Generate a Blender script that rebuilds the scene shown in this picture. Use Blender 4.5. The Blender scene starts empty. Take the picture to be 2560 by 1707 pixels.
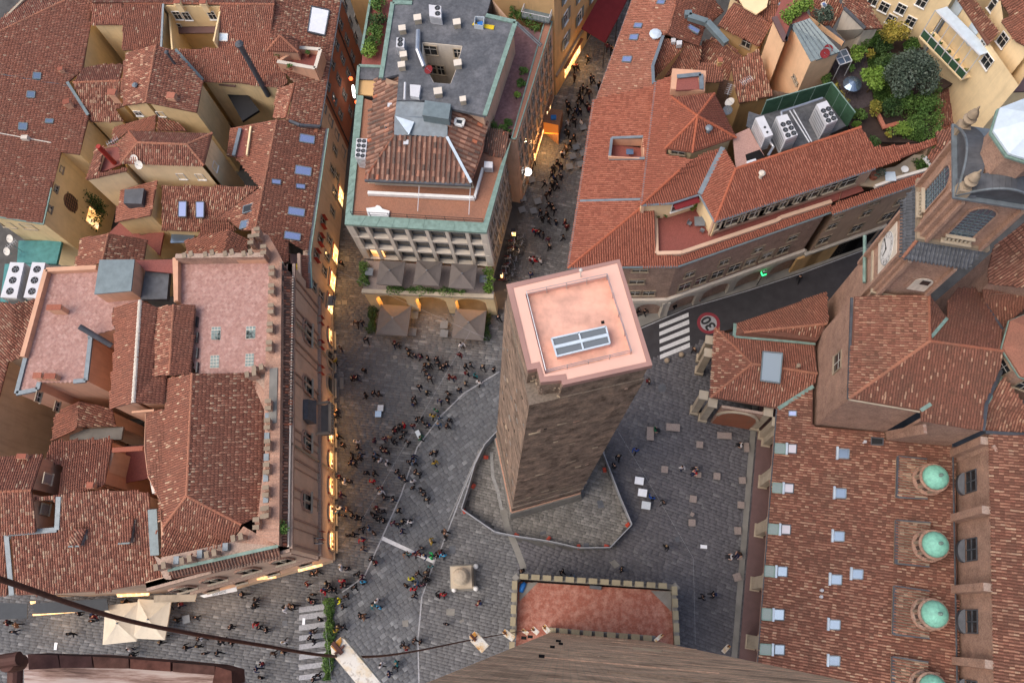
import bpy, bmesh, math, random
import numpy as np
from mathutils import Vector, Matrix
Ve=Vector
from mathutils.geometry import tessellate_polygon
ru=random.uniform;rr0=random.random;random.seed(7);rng=np.random.default_rng(7)
C=bpy.context.scene.collection
SC=bpy.context.scene
# ---------------------------------------------------------------- camera, sky, sun, exposure
CAM_H, F_PX, PW, PH=96.0, 2060.0, 2560.0, 1707.0
NAD=(1415.0, 1555.0)                     # where plumb lines meet in the photograph
_n=Ve((NAD[0]-PW/2, -(NAD[1]-PH/2), -F_PX)).normalized()
_up=-_n
_Y=(Ve((0,1,0)) - _up*_up.y).normalized()
_X=_Y.cross(_up)
RW=Matrix((_X, _Y, _up))                 # camera axes -> world axes
cam=bpy.data.cameras.new('camera');camo=bpy.data.objects.new('camera', cam);C.objects.link(camo)
cam.sensor_width=36.0;cam.lens=36.0*F_PX/PW;cam.clip_start=0.1;cam.clip_end=2000
camo.matrix_world=Matrix.Translation((0,0,CAM_H)) @ RW.to_4x4()
SC.camera=camo
SUN_EL, SUN_AZ=58.0, -110.0
w=bpy.data.worlds.new("World");SC.world=w;w.use_nodes=True
nt=w.node_tree;bg=nt.nodes['Background']
sky=nt.nodes.new('ShaderNodeTexSky');sky.sky_type='NISHITA';sky.sun_disc=False
sky.sun_elevation=math.radians(SUN_EL);sky.sun_rotation=math.radians(SUN_AZ)
sky.air_density=1.0;sky.dust_density=5.0;sky.ozone_density=1.0
nt.links.new(sky.outputs[0], bg.inputs[0]);bg.inputs[1].default_value=0.14
sun=bpy.data.lights.new('sun','SUN');suno=bpy.data.objects.new('sun', sun);C.objects.link(suno)
sun.energy=0.5;sun.angle=math.radians(60);sun.color=(1.0,.93,.86)
_e, _a=math.radians(SUN_EL), math.radians(SUN_AZ)
sdir=Ve((math.sin(_a)*math.cos(_e), math.cos(_a)*math.cos(_e), math.sin(_e)))   # towards the sun
suno.rotation_euler=sdir.to_track_quat('Z','Y').to_euler()
SC.view_settings.view_transform='Standard';SC.view_settings.look='None'
SC.view_settings.exposure=0.74;SC.view_settings.gamma=1.0;SC.view_settings.use_curve_mapping=False
SC.render.engine='CYCLES';SC.cycles.max_bounces=5;SC.cycles.diffuse_bounces=4
# ---------------------------------------------------------------- from picture points to places
def g(rc, x, y):
 r, c=divmod(rc, 10)
 return ((0,620,1240,1860)[c]+x*.29979, (0,420,830,1237)[r]+y*.29979)
ORG=Ve((0,0,CAM_H))
def ray(px): return RW @ Ve((px[0]-PW/2, -(px[1]-PH/2), -F_PX))
def P(px, z):
 d=ray(px);return ORG + d*((z-CAM_H)/d.z)
def proj(p):
 c=RW.transposed() @ (Ve(p)-ORG)
 return (PW/2 + F_PX*c.x/-c.z, PH/2 - F_PX*c.y/-c.z)
class Plane:
 def __init__(s, o, n): s.o, s.n=Ve(o), Ve(n).normalized()
 def at(s, px):
  d=ray(px);return ORG + d*((s.o-ORG).dot(s.n)/d.dot(s.n))
 def z(s, x, y): return s.o.z - (s.n.x*(x-s.o.x)+s.n.y*(y-s.o.y))/s.n.z
def pl(A, B, slope, side=1):
 """roof plane through the level line A-B, rising to the left (+1) or right (-1) of it"""
 e=(B-A);e.z=0;e.normalize()
 h=Ve((-e.y, e.x, 0))*side
 u=(h + Ve((0,0,slope)))
 n=e.cross(u);n=n if n.z > 0 else -n
 return Plane(A, n)
def vpl(A, B):
 e=B-A;return Plane(A, Ve((e.y, -e.x, 0)))
def newell(p):
 n=Ve()
 for a, b in zip(p, p[1:]+p[:1]): n+=Ve(((a.y-b.y)*(a.z+b.z), (a.z-b.z)*(a.x+b.x), (a.x-b.x)*(a.y+b.y)))
 return n.normalized()
def L(rc, z, s):
 """points of a picture crop: 'x y' at height z (or on plane z), 'x y h' at height h"""
 out=[]
 for t in s.split(','):
  v=[float(q) for q in t.split()]
  r=rc
  if len(v) > 2 and t.strip().startswith('@'): pass
  px=g(r, v[0], v[1])
  if len(v)==3: out.append(P(px, v[2]))
  elif isinstance(z, Plane): out.append(z.at(px))
  else: out.append(P(px, z))
 return out
def zof(top, base, zb):
 """height of picture point top that stands plumb over picture point base at height zb"""
 b=P(base, zb);lo, hi=zb, 90.0
 best=min(((Ve(proj((b.x,b.y,zb+k*.05)))-Ve(top)).length, zb+k*.05) for k in range(0,900))
 return best[1]
# ---------------------------------------------------------------- objects
def thing(name, label, cat, loc=(0,0,0), group=None):
 o=bpy.data.objects.new(name, None);C.objects.link(o);o.location=loc;o.empty_display_size=.3
 o['label']=label;o['category']=cat
 if group: o['group']=group
 return o
def tag(o, label, cat, group=None):
 o['label']=label;o['category']=cat
 if group: o['group']=group
 return o
def struct(o): o['kind']='structure';return o
def stuff(o): o['kind']='stuff';return o
def link(name, me, parent=None, M=None):
 o=bpy.data.objects.new(name, me);C.objects.link(o)
 if parent is not None:
  o.parent=parent
  if parent.type=='EMPTY' : o.matrix_parent_inverse=Matrix.Translation(-parent.location) if M is not None or parent.rotation_euler[2]==0 else Matrix()
 if M is not None: o.matrix_basis=M
 return o
def child(name, me, parent, M=None):
 """a child in its parent's own frame"""
 o=bpy.data.objects.new(name, me);C.objects.link(o);o.parent=parent
 if M is not None: o.matrix_basis=M
 return o
def copy_tree(o, parent=None):
 c=o.copy();C.objects.link(c);c.parent=parent
 for ch in KIDS(o): copy_tree(ch, c)
 return c
def KIDS(o): return list(o.children)
class MB:
 def __init__(s): s.v, s.f, s.m=[], [], []
 def add(s, vs, fs, m=0):
  o=len(s.v);s.v+=[tuple(x) for x in vs];s.f+=[tuple(i+o for i in f) for f in fs];s.m+=[m]*len(fs)
 def hexa(s, p, m=0):       # 8 corners: bottom 4 ccw, top 4 ccw
  s.add(p, [(3,2,1,0),(4,5,6,7),(0,1,5,4),(1,2,6,5),(2,3,7,6),(3,0,4,7)], m)
 def box(s, c, sx, sy, sz, rz=0, m=0):   # c=centre of the bottom
  ca, sa=math.cos(rz), math.sin(rz);q=[]
  for z in (0, sz):
   for x, y in ((-1,-1),(1,-1),(1,1),(-1,1)):
    a, b=x*sx/2, y*sy/2
    q.append((c[0]+a*ca-b*sa, c[1]+a*sa+b*ca, c[2]+z))
  s.hexa(q, m)
 def bar(s, A, B, w, h=None, up=(0,0,1), m=0):
  A, B=Ve(A), Ve(B);h=h or w
  d=(B-A).normalized();up=Ve(up)
  if abs(d.dot(up)) > .98: up=Ve((1,0,0))
  r=d.cross(up).normalized()*w/2;u=r.cross(d).normalized()*h/2
  s.hexa([A-r-u, A+r-u, B+r-u, B-r-u, A-r+u, A+r+u, B+r+u, B-r+u], m)
 def prism(s, poly, vec, m=0):
  n=len(poly);vec=Ve(vec);p=[Ve(a) for a in poly]
  if newell(p).dot(vec) > 0: p.reverse()
  s.add(p+[a+vec for a in p], [tuple(range(n)), tuple(range(2*n-1, n-1, -1))]+[(i,i+n,(i+1)%n+n,(i+1)%n) for i in range(n)], m)
 def tube(s, pts, r, n=8, m=0, caps=True):
  pts=[Ve(p) for p in pts];rs=r if isinstance(r, (list,tuple)) else [r]*len(pts)
  o=len(s.v);k=len(pts)
  for i, p in enumerate(pts):
   d=(pts[min(i+1,k-1)]-pts[max(i-1,0)]).normalized()
   a=d.orthogonal().normalized() if i==0 else (a - d*a.dot(d)).normalized()
   b=d.cross(a)
   for j in range(n):
    t=2*math.pi*j/n;s.v.append(tuple(p+(a*math.cos(t)+b*math.sin(t))*rs[i]))
  fs=[(o+i*n+j, o+i*n+(j+1)%n, o+(i+1)*n+(j+1)%n, o+(i+1)*n+j) for i in range(k-1) for j in range(n)]
  if caps: fs+=[tuple(o+j for j in range(n-1,-1,-1)), tuple(o+(k-1)*n+j for j in range(n))]
  s.f+=fs;s.m+=[m]*len(fs)
 def lathe(s, prof, c=(0,0,0), n=16, m=0):
  o=len(s.v);k=len(prof)
  for r, z in prof:
   for j in range(n):
    t=2*math.pi*j/n;s.v.append((c[0]+r*math.cos(t), c[1]+r*math.sin(t), c[2]+z))
  fs=[(o+i*n+j, o+i*n+(j+1)%n, o+(i+1)*n+(j+1)%n, o+(i+1)*n+j) for i in range(k-1) for j in range(n)]
  fs+=[tuple(o+j for j in range(n-1,-1,-1)), tuple(o+(k-1)*n+j for j in range(n))]
  s.f+=fs;s.m+=[m]*len(fs)
 def mesh(s, name, mats, smooth=False):
  me=bpy.data.meshes.new(name);me.from_pydata(s.v, [], s.f)
  for m in (mats if isinstance(mats, (list,tuple)) else [mats]): me.materials.append(m)
  if any(s.m): me.polygons.foreach_set('material_index', s.m)
  if smooth: me.polygons.foreach_set('use_smooth', [True]*len(me.polygons))
  me.update();return me
 def build(s, name, mats, parent=None, smooth=False): return link(name, s.mesh(name, mats, smooth), parent)
def np_mesh(name, V, quads, tint, mat):
 me=bpy.data.meshes.new(name);nq=len(quads)
 me.vertices.add(len(V));me.vertices.foreach_set('co', np.asarray(V, np.float32).ravel())
 me.loops.add(nq*4);me.loops.foreach_set('vertex_index', np.asarray(quads, np.int32).ravel())
 me.polygons.add(nq);me.polygons.foreach_set('loop_start', np.arange(0, nq*4, 4, dtype=np.int32))
 if tint is not None:
  a=me.attributes.new('tint', 'FLOAT', 'FACE');a.data.foreach_set('value', np.asarray(tint, np.float32))
 me.materials.append(mat);me.update(calc_edges=True);return me
def inside(px, py, poly):
 r=np.zeros(px.shape, bool);n=len(poly)
 for i in range(n):
  x1, y1=poly[i];x2, y2=poly[(i+1)%n]
  if y1==y2: continue
  c=((y1 > py) != (y2 > py)) & (px < (x2-x1)*(py-y1)/(y2-y1)+x1);r ^= c
 return r
def sheet(mb, poly, holes=(), th=.14, m=0, drop=None):
 """a slab with the outline poly (and holes), th thick downwards"""
 loops=[list(poly)]+[list(h) for h in holes]
 tri=tessellate_polygon(loops);fl=[p for l in loops for p in l];n=len(fl)
 nv=newell(list(poly));sgn=1 if nv.z > 0 else -1
 dn=Ve((0,0,-th));o=len(mb.v)
 mb.v+=[tuple(p) for p in fl]+[tuple(p+dn) for p in fl]
 for t in tri:
  a, b, c=[fl[i] for i in t]
  if (b-a).cross(c-a).z < 0: t=(t[0], t[2], t[1])
  mb.f+=[tuple(o+i for i in t), tuple(o+n+i for i in reversed(t))];mb.m+=[m, m]
 k=0
 for l in loops:
  q=len(l)
  for i in range(q): mb.f.append((o+k+i, o+k+(i+1)%q, o+n+k+(i+1)%q, o+n+k+i));mb.m.append(m)
  k+=q
# ---------------------------------------------------------------- materials
def nodes(name, rough=.85, spec=.25):
 m=bpy.data.materials.new(name);m.use_nodes=True;t=m.node_tree;b=t.nodes['Principled BSDF']
 b.inputs['Roughness'].default_value=rough;b.inputs['Specular IOR Level'].default_value=spec
 return m, t, b
def N(t, ty, **k):
 n=t.nodes.new(ty)
 for a, v in k.items():
  if a.startswith('i_'):
   key=a[2:];n.inputs[int(key) if key.isdigit() else key].default_value=v
  else: setattr(n, a, v)
 return n
def ramp(t, fac, stops, interp='LINEAR'):
 r=N(t, 'ShaderNodeValToRGB');r.color_ramp.interpolation=interp;e=r.color_ramp.elements
 while len(e) < len(stops): e.new(.5)
 for q, (p, c) in zip(e, stops): q.position=p;q.color=(*c, 1)
 t.links.new(fac, r.inputs[0]);return r.outputs[0]
def mix(t, fac, a, b, mode='MIX'):
 n=N(t, 'ShaderNodeMix', data_type='RGBA', blend_type=mode)
 for s, v in ((n.inputs[0], fac), (n.inputs[6], a), (n.inputs[7], b)):
  if hasattr(v, 'is_linked'): t.links.new(v, s)
  elif isinstance(v, (int, float)): s.default_value=v
  else: s.default_value=(*v, 1)
 return n.outputs[2]
def noise(t, scale, detail=4, rough=.55, vec=None, out=0):
 n=N(t, 'ShaderNodeTexNoise');n.inputs['Scale'].default_value=scale;n.inputs['Detail'].default_value=detail
 n.inputs['Roughness'].default_value=rough
 v=vec if vec is not None else N(t, 'ShaderNodeNewGeometry').outputs['Position']
 t.links.new(v, n.inputs['Vector']);return n.outputs[out]
def bump(t, b, h, s=.3, d=.03):
 n=N(t, 'ShaderNodeBump');n.inputs['Strength'].default_value=s;n.inputs['Distance'].default_value=d
 t.links.new(h, n.inputs['Height']);t.links.new(n.outputs[0], b.inputs['Normal'])
def wallvec(t):
 """(along the wall, height, 0) for any upright face"""
 ge=N(t, 'ShaderNodeNewGeometry')
 cr=N(t, 'ShaderNodeVectorMath', operation='CROSS_PRODUCT');cr.inputs[0].default_value=(0,0,1)
 t.links.new(ge.outputs['True Normal'], cr.inputs[1])
 nm=N(t, 'ShaderNodeVectorMath', operation='NORMALIZE');t.links.new(cr.outputs[0], nm.inputs[0])
 dt=N(t, 'ShaderNodeVectorMath', operation='DOT_PRODUCT');t.links.new(nm.outputs[0], dt.inputs[0]);t.links.new(ge.outputs['Position'], dt.inputs[1])
 sp=N(t, 'ShaderNodeSeparateXYZ');t.links.new(ge.outputs['Position'], sp.inputs[0])
 cb=N(t, 'ShaderNodeCombineXYZ');t.links.new(dt.outputs['Value'], cb.inputs[0]);t.links.new(sp.outputs[2], cb.inputs[1])
 return cb.outputs[0]
def scaled(t, vec, s):
 n=N(t, 'ShaderNodeVectorMath', operation='MULTIPLY');t.links.new(vec, n.inputs[0]);n.inputs[1].default_value=s;return n.outputs[0]
def solid(name, c, rough=.7, spec=.3, metal=0, var=.12, sc=1.5):
 m, t, b=nodes(name, rough, spec);b.inputs['Metallic'].default_value=metal
 n=noise(t, sc, 5, .6)
 t.links.new(ramp(t, n, [(.3, [v*(1-var) for v in c]), (.7, [min(1, v*(1+var)) for v in c])]), b.inputs['Base Color'])
 return m
def emit(name, c, s, var=None):
 m, t, b=nodes(name);b.inputs['Base Color'].default_value=(*c, 1)
 b.inputs['Emission Color'].default_value=(*c, 1);b.inputs['Emission Strength'].default_value=s
 if var:
  n=noise(t, var, 3, .6)
  t.links.new(ramp(t, n, [(.35, [v*.25 for v in c]), (.52, c), (.7, (1,.93,.75))]), b.inputs['Emission Color'])
 return m
def tintval(t):
 a=N(t, 'ShaderNodeAttribute', attribute_name='tint');oi=N(t, 'ShaderNodeObjectInfo')
 s=N(t, 'ShaderNodeMath', operation='ADD');t.links.new(a.outputs['Fac'], s.inputs[0]);t.links.new(oi.outputs['Random'], s.inputs[1])
 f=N(t, 'ShaderNodeMath', operation='FRACT');t.links.new(s.outputs[0], f.inputs[0]);return f.outputs[0]
def tinted(name, stops, stain=(.25,.16,.12), amt=.5, rough=.85, nsc=.35, fine=9):
 m, t, b=nodes(name, rough, .2)
 c=ramp(t, tintval(t), stops)
 n=noise(t, nsc, 6, .65);k=ramp(t, n, [(.42, (0,0,0)), (.72, (amt,amt,amt))])
 c=mix(t, k, c, stain)
 n2=noise(t, fine, 3, .6);c=mix(t, 1.0, c, ramp(t, n2, [(.25, (.72,.72,.72)), (.75, (1.2,1.2,1.2))]), 'MULTIPLY')
 t.links.new(c, b.inputs['Base Color']);bump(t, b, n2, .4, .02)
 return m
def plaster(name, c, dirt=(.16,.13,.10), amt=.45, var=.1):
 m, t, b=nodes(name, .9, .15)
 wv=wallvec(t)
 n=noise(t, .5, 6, .62);a=ramp(t, n, [(.3, [v*(1-var) for v in c]), (.7, [v*(1+var) for v in c])])
 st=noise(t, 1.0, 5, .65, scaled(t, wv, (1.6,.16,1)))
 a=mix(t, ramp(t, st, [(.5, (0,0,0)), (.8, (amt,amt,amt))]), a, dirt)
 t.links.new(a, b.inputs['Base Color']);bump(t, b, noise(t, 14, 3), .25, .01)
 return m
def bricks(name, c1, c2, mortar, bw=.28, bh=.075, dirt=(.10,.085,.075), amt=.6, dsc=.3, mort=.012, streak=(.9,.5), rugged=.35):
 m, t, b=nodes(name, .92, .12)
 wv=wallvec(t)
 br=N(t, 'ShaderNodeTexBrick');t.links.new(wv, br.inputs['Vector'])
 br.inputs['Color1'].default_value=(*c1,1);br.inputs['Color2'].default_value=(*c2,1);br.inputs['Mortar'].default_value=(*mortar,1)
 br.inputs['Scale'].default_value=1;br.inputs['Brick Width'].default_value=bw;br.inputs['Row Height'].default_value=bh
 br.inputs['Mortar Size'].default_value=mort;br.inputs['Mortar Smooth'].default_value=.3;br.inputs['Bias'].default_value=0
 n=noise(t, 1, 7, .7, scaled(t, wv, (dsc*streak[0], dsc*streak[1]*2, 1)))
 c=mix(t, ramp(t, n, [(.4, (0,0,0)), (.7, (amt,amt,amt))]), br.outputs['Color'], dirt)
 n3=noise(t, 1, 5, .75, scaled(t, wv, (.9, 6, 1) if bh > .1 else (2.6, 7, 1)))
 c=mix(t, ramp(t, n3, [(.6,(0,0,0)), (.72,(.6,.6,.6))]), c, [min(.5, v*1.35+.04) for v in c1])
 nb=noise(t, 1, 6, .72, scaled(t, wv, (.55,.8,1) if bh > .1 else (.75,.6,1)));c=mix(t, rugged, c, ramp(t, nb, [(.36,(.42,.40,.38)), (.5,(.95,.95,.95)), (.66,(1.5,1.42,1.32))]), 'MULTIPLY')
 n2=noise(t, 6, 4, .7);c=mix(t, 1.0, c, ramp(t, n2, [(.25,(.6,.6,.6)), (.75,(1.25,1.25,1.25))]), 'MULTIPLY')
 t.links.new(c, b.inputs['Base Color'])
 ad=N(t, 'ShaderNodeMath', operation='ADD');t.links.new(br.outputs['Fac'], ad.inputs[0]);ad.inputs[0].default_value=0
 sb=N(t, 'ShaderNodeMath', operation='SUBTRACT');t.links.new(n2, sb.inputs[0]);t.links.new(br.outputs['Fac'], sb.inputs[1])
 bump(t, b, sb.outputs[0], .5, .03)
 return m
def glassy(name, c, rough=.12, spec=.6, met=0):
 m, t, b=nodes(name, rough, spec);b.inputs['Metallic'].default_value=met;b.inputs['Base Color'].default_value=(*c, 1);return m
M={}
M['tile_old']=tinted('tile_old', [(0,(.210,.089,.062)),(.2,(.272,.110,.074)),(.55,(.332,.133,.087)),(.8,(.382,.161,.109)),(.93,(.465,.255,.170)),(1,(.598,.439,.298))], (.210,.116,.083), .4)
M['tile_bed']=tinted('tile_bed', [(0,(.136,.062,.043)),(1,(.165,.072,.050))], (.099,.056,.043), .4)
M['tile_church']=tinted('tile_church', [(0,(.178,.083,.057)),(.3,(.238,.102,.069)),(.7,(.294,.128,.087)),(.93,(.387,.202,.134)),(1,(.487,.324,.217))], (.138,.087,.062), .5)
M['tile_new']=tinted('tile_new', [(0,(.251,.083,.053)),(.25,(.304,.103,.066)),(.8,(.346,.122,.077)),(1,(.381,.147,.095))], (.225,.089,.059), .3)
M['tile_new_bed']=tinted('tile_new_bed', [(0,(.163,.060,.039)),(1,(.188,.066,.045))], (.120,.051,.035), .3)
M['tile_brown']=tinted('tile_brown', [(0,(.115,.075,.060)),(.35,(.207,.119,.088)),(.75,(.310,.163,.112)),(.93,(.437,.250,.175)),(1,(.483,.150,.075))], (.103,.094,.081), .6)
M['ridge_old']=tinted('ridge_old', [(0,(.280,.101,.061)),(1,(.380,.166,.102))], (.200,.110,.074), .6)
M['ridge_new']=tinted('ridge_new', [(0,(.350,.101,.053)),(1,(.420,.129,.070))], (.250,.083,.049), .3)
M['yellow']=plaster('wall_yellow', (.74,.56,.31), amt=.25)
M['cream']=plaster('wall_cream', (.80,.62,.37), amt=.2)
M['ochre']=plaster('wall_ochre', (.58,.37,.17))
M['peach']=plaster('wall_peach', (.58,.33,.215))
M['pinkwall']=plaster('wall_pink', (.58,.39,.275), amt=.35)
M['redwall']=plaster('wall_red', (.300,.115,.066))
M['tanwall']=plaster('wall_tan', (.506,.356,.253), amt=.5)
M['greywall']=plaster('wall_grey', (.460,.420,.356), amt=.5)
M['palewall']=plaster('wall_pale', (.616,.550,.462), amt=.5)
M['stone']=plaster('sandstone', (.33,.26,.185), (.12,.10,.085), .6, .2)
M['sandstone_light']=plaster('sandstone_light', (.42,.35,.26), (.16,.14,.11), .6, .15)
M['greystone']=plaster('grey_stone', (.2,.19,.17), (.1,.09,.08), .6, .2)
M['tower_brick']=bricks('tower_brick', (.326,.223,.167), (.257,.175,.127), (.238,.194,.156), .3, .085, (.148,.117,.098), .6, .25, .014, (.9,.5), 1.0)
M['tall_brick']=bricks('tall_tower_brick', (.920,.617,.400), (.750,.470,.306), (.630,.457,.306), .32, .22, (.300,.201,.135), .75, .5, .02, (.5,2.5), .9)
M['church_brick']=bricks('church_brick', (.470,.280,.202), (.403,.235,.168), (.426,.314,.246), .28, .08, (.302,.190,.146), .5)
M['brown_brick']=bricks('brown_brick', (.459,.297,.223), (.392,.250,.189), (.432,.338,.270), .3, .09, (.270,.189,.149), .4)
M['pink_floor']=tinted('pink_terrace_tile', [(0,(.354,.204,.170)),(.5,(.381,.232,.194)),(1,(.422,.272,.232))], (.306,.177,.150), .4, .8, .25)
M['red_floor']=tinted('red_terrace_tile', [(0,(.228,.071,.057)),(1,(.285,.095,.076))], (.190,.076,.062), .4, .7)
M['deck']=tinted('terracotta_deck', [(0,(.27,.12,.075)),(.5,(.31,.145,.09)),(1,(.36,.17,.11))], (.2,.12,.09), .4)
M['salmon']=plaster('salmon_render', (.734,.457,.368), (.626,.333,.249), .4, .04)
M['salmon_floor']=tinted('salmon_floor', [(0,(.688,.395,.302)),(1,(.705,.412,.319))], (.636,.302,.202), .45, .8, .25, 1)
M['pink_coping']=plaster('pink_coping', (.360,.210,.180), (.260,.160,.135), .5)
M['bitumen']=tinted('bitumen', [(0,(.055,.060,.070)),(.5,(.085,.090,.100)),(1,(.120,.125,.135))], (.190,.190,.200), .75, .75, .4, 3)
M['copper']=solid('copper_green', (.17,.255,.215), .6, .4, 0, .25, 2)
M['copper_dome']=solid('copper_dome', (.240,.550,.413), .55, .4, 0, .2, 2.5)
M['lead']=solid('lead_grey', (.17,.2,.22), .5, .5, .3, .2)
M['lead_dark']=solid('lead_dark', (.085,.09,.10), .55, .4, .2, .25)
M['zinc']=solid('zinc', (.15,.19,.2), .5, .4, .2, .15)
M['pale_metal']=solid('pale_metal', (.5,.58,.64), .55, .4, 0, .1)
M['cover_white']=solid('white_membrane', (.74,.76,.79), .6, .3, 0, .06)
M['white']=solid('white_paint', (.72,.71,.68), .5, .4, 0, .06)
M['offwhite']=solid('off_white', (.6,.56,.5), .6, .3, 0, .1)
M['white_metal']=solid('white_metal', (.544,.544,.558), .4, .5, 0, .05)
M['steel']=solid('steel', (.45,.46,.48), .3, .5, .8, .1)
M['black']=solid('black_metal', (.02,.02,.022), .5, .4, 0, .1)
M['dark']=solid('dark_void', (.012,.011,.011), .8, .1, 0, .1)
M['dark_glass']=glassy('dark_glass', (.025,.028,.03), .1, .5)
M['sky_glass']=glassy('sky_glass', (.42,.47,.66), .15, .8, .85)
M['blind']=solid('white_blind', (.546,.515,.544), .5, .5, 0, .04)
M['glass_blue']=glassy('glass_blue', (.18,.24,.32), .2, .7, .7);M['pale_glass']=glassy('pale_glass', (.3,.36,.39), .3, .7, .4);M['roof_glass']=glassy('roof_glass', (.17,.19,.2), .25, .6, .3)
M['glass_block']=solid('glass_block', (.180,.236,.220), .3, .5, 0, .12, 12)
M['fan_black']=solid('fan_black', (.015,.015,.017), .6, .3)
M['rust']=solid('rusty_iron', (.085,.035,.026), .7, .4, .3, .35, 20)
M['red_shutter']=solid('red_shutter', (.32,.03,.02), .6, .3)
M['red_cloth']=solid('red_fabric', (.17,.022,.025), .85, .15)
M['wood']=solid('wood', (.22,.12,.07), .7, .3, 0, .25, 6)
M['grey_wood']=solid('grey_wood', (.26,.21,.185), .75, .25, 0, .2, 8)
M['brownsheet']=solid('brown_metal_sheet', (.13,.075,.07), .5, .4, 0, .1)
M['umbrella']=solid('taupe_canvas', (.140,.120,.109), .85, .15, 0, .06)
M['cream_canvas']=solid('cream_canvas', (.612,.534,.412), .85, .15, 0, .05)
M['grey_canvas']=solid('grey_canvas', (.07,.075,.08), .85, .15, 0, .08)
M['plastic_grey']=solid('grey_plastic', (.14,.155,.17), .5, .4)
M['green_screen']=solid('green_screen', (.036,.088,.050), .75, .3, 0, .2)
M['teal']=solid('teal_roof', (.065,.22,.215), .6, .3, 0, .2)
M['asphalt']=solid('asphalt', (.035,.032,.035), .6, .35, 0, .25, .8)
M['mortar']=solid('mortar_ground', (.085,.083,.08), .9, .1, 0, .25, .7)
M['paint']=solid('road_paint', (.55,.55,.55), .7, .3, 0, .12, 4)
M['paint_grey']=solid('worn_paint', (.30,.30,.31), .7, .3, 0, .25, 6)
M['paint_red']=solid('red_road_paint', (.22,.03,.04), .7, .3, 0, .15)
M['paint_black']=solid('black_road_paint', (.02,.02,.022), .7, .3)
pst=[(0,(.112,.112,.114)),(.5,(.128,.128,.13)),(.85,(.148,.148,.149)),(.96,(.19,.19,.19)),(1,(.24,.24,.235))]
M['paver_road']=tinted('paver_road', [(p,(c[0]*.95,c[1]*.98,c[2]*1.02)) for p,c in pst], (.125,.122,.12), .4, .75)
M['paver_brown']=tinted('paver_brown', [(p,(c[0]*1.0,c[1]*.99,c[2]*.99)) for p,c in pst], (.115,.11,.104), .4, .75)
M['paver_dark']=tinted('paver_dark', [(0,(.093,.089,.096)),(.5,(.109,.104,.112)),(.95,(.128,.123,.130)),(1,(.157,.152,.155))], (.085,.082,.087), .4, .7)
M['paver_pale']=tinted('paver_pale', [(0,(.135,.128,.117)),(.5,(.180,.171,.158)),(1,(.243,.230,.211))], (.108,.099,.090), .5, .8)
M['kerb']=solid('kerb_stone', (.24,.235,.225), .8, .2, 0, .2, 3)
M['blue']=solid('blue_tarp', (.02,.14,.42), .6, .3)
M['orange']=solid('orange_plastic', (.45,.05,.02), .5, .4)
M['yellow_plastic']=solid('yellow_plastic', (.6,.42,.01), .5, .3)
M['barrier']=solid('grey_hoarding', (.30,.31,.33), .7, .3, 0, .1)
M['silver']=solid('silver_box', (.5,.54,.56), .4, .5, 0, .12, 6)
M['lamp_warm']=emit('warm_shop_light', (1,.56,.19), 1.35, 2.2)
M['lamp_soft']=emit('soft_warm_glow', (1,.5,.16), 1.0, .7)
M['lamp_dim']=emit('dim_shop_light', (1,.6,.25), .75, 3)
M['lamp_white']=emit('white_sign_light', (1,.95,.88), 3.5)
M['lamp_red']=emit('red_neon', (1,.12,.03), 2.5)
M['lamp_green']=emit('green_signal', (.05,1,.25), 1.6)
def leafmat(name, c1, c2, c3):
 m, t, b=nodes(name, .7, .25)
 c=ramp(t, tintval(t), [(0,c1),(.5,c2),(1,c3)]);t.links.new(c, b.inputs['Base Color']);return m
M['leaf']=leafmat('leaf_green', (.039,.086,.017), (.070,.140,.030), (.117,.195,.043))
M['leaf_bright']=leafmat('leaf_bright', (.078,.156,.021), (.133,.226,.034), (.187,.281,.051))
M['leaf_grey']=leafmat('leaf_grey', (.047,.070,.047), (.078,.105,.076), (.133,.160,.123))
M['leaf_yellow']=leafmat('leaf_yellow', (.140,.140,.025), (.242,.211,.034), (.343,.257,.051))
M['leaf_dark']=leafmat('leaf_dark', (.02,.05,.015), (.04,.08,.022), (.07,.12,.035))
M['lawn']=solid('lawn', (.035,.065,.018), .9, .1, 0, .3, 3)
M['bark']=solid('bark', (.09,.065,.045), .9, .1)
M['soil']=solid('soil', (.05,.035,.03), .9, .1)
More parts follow.
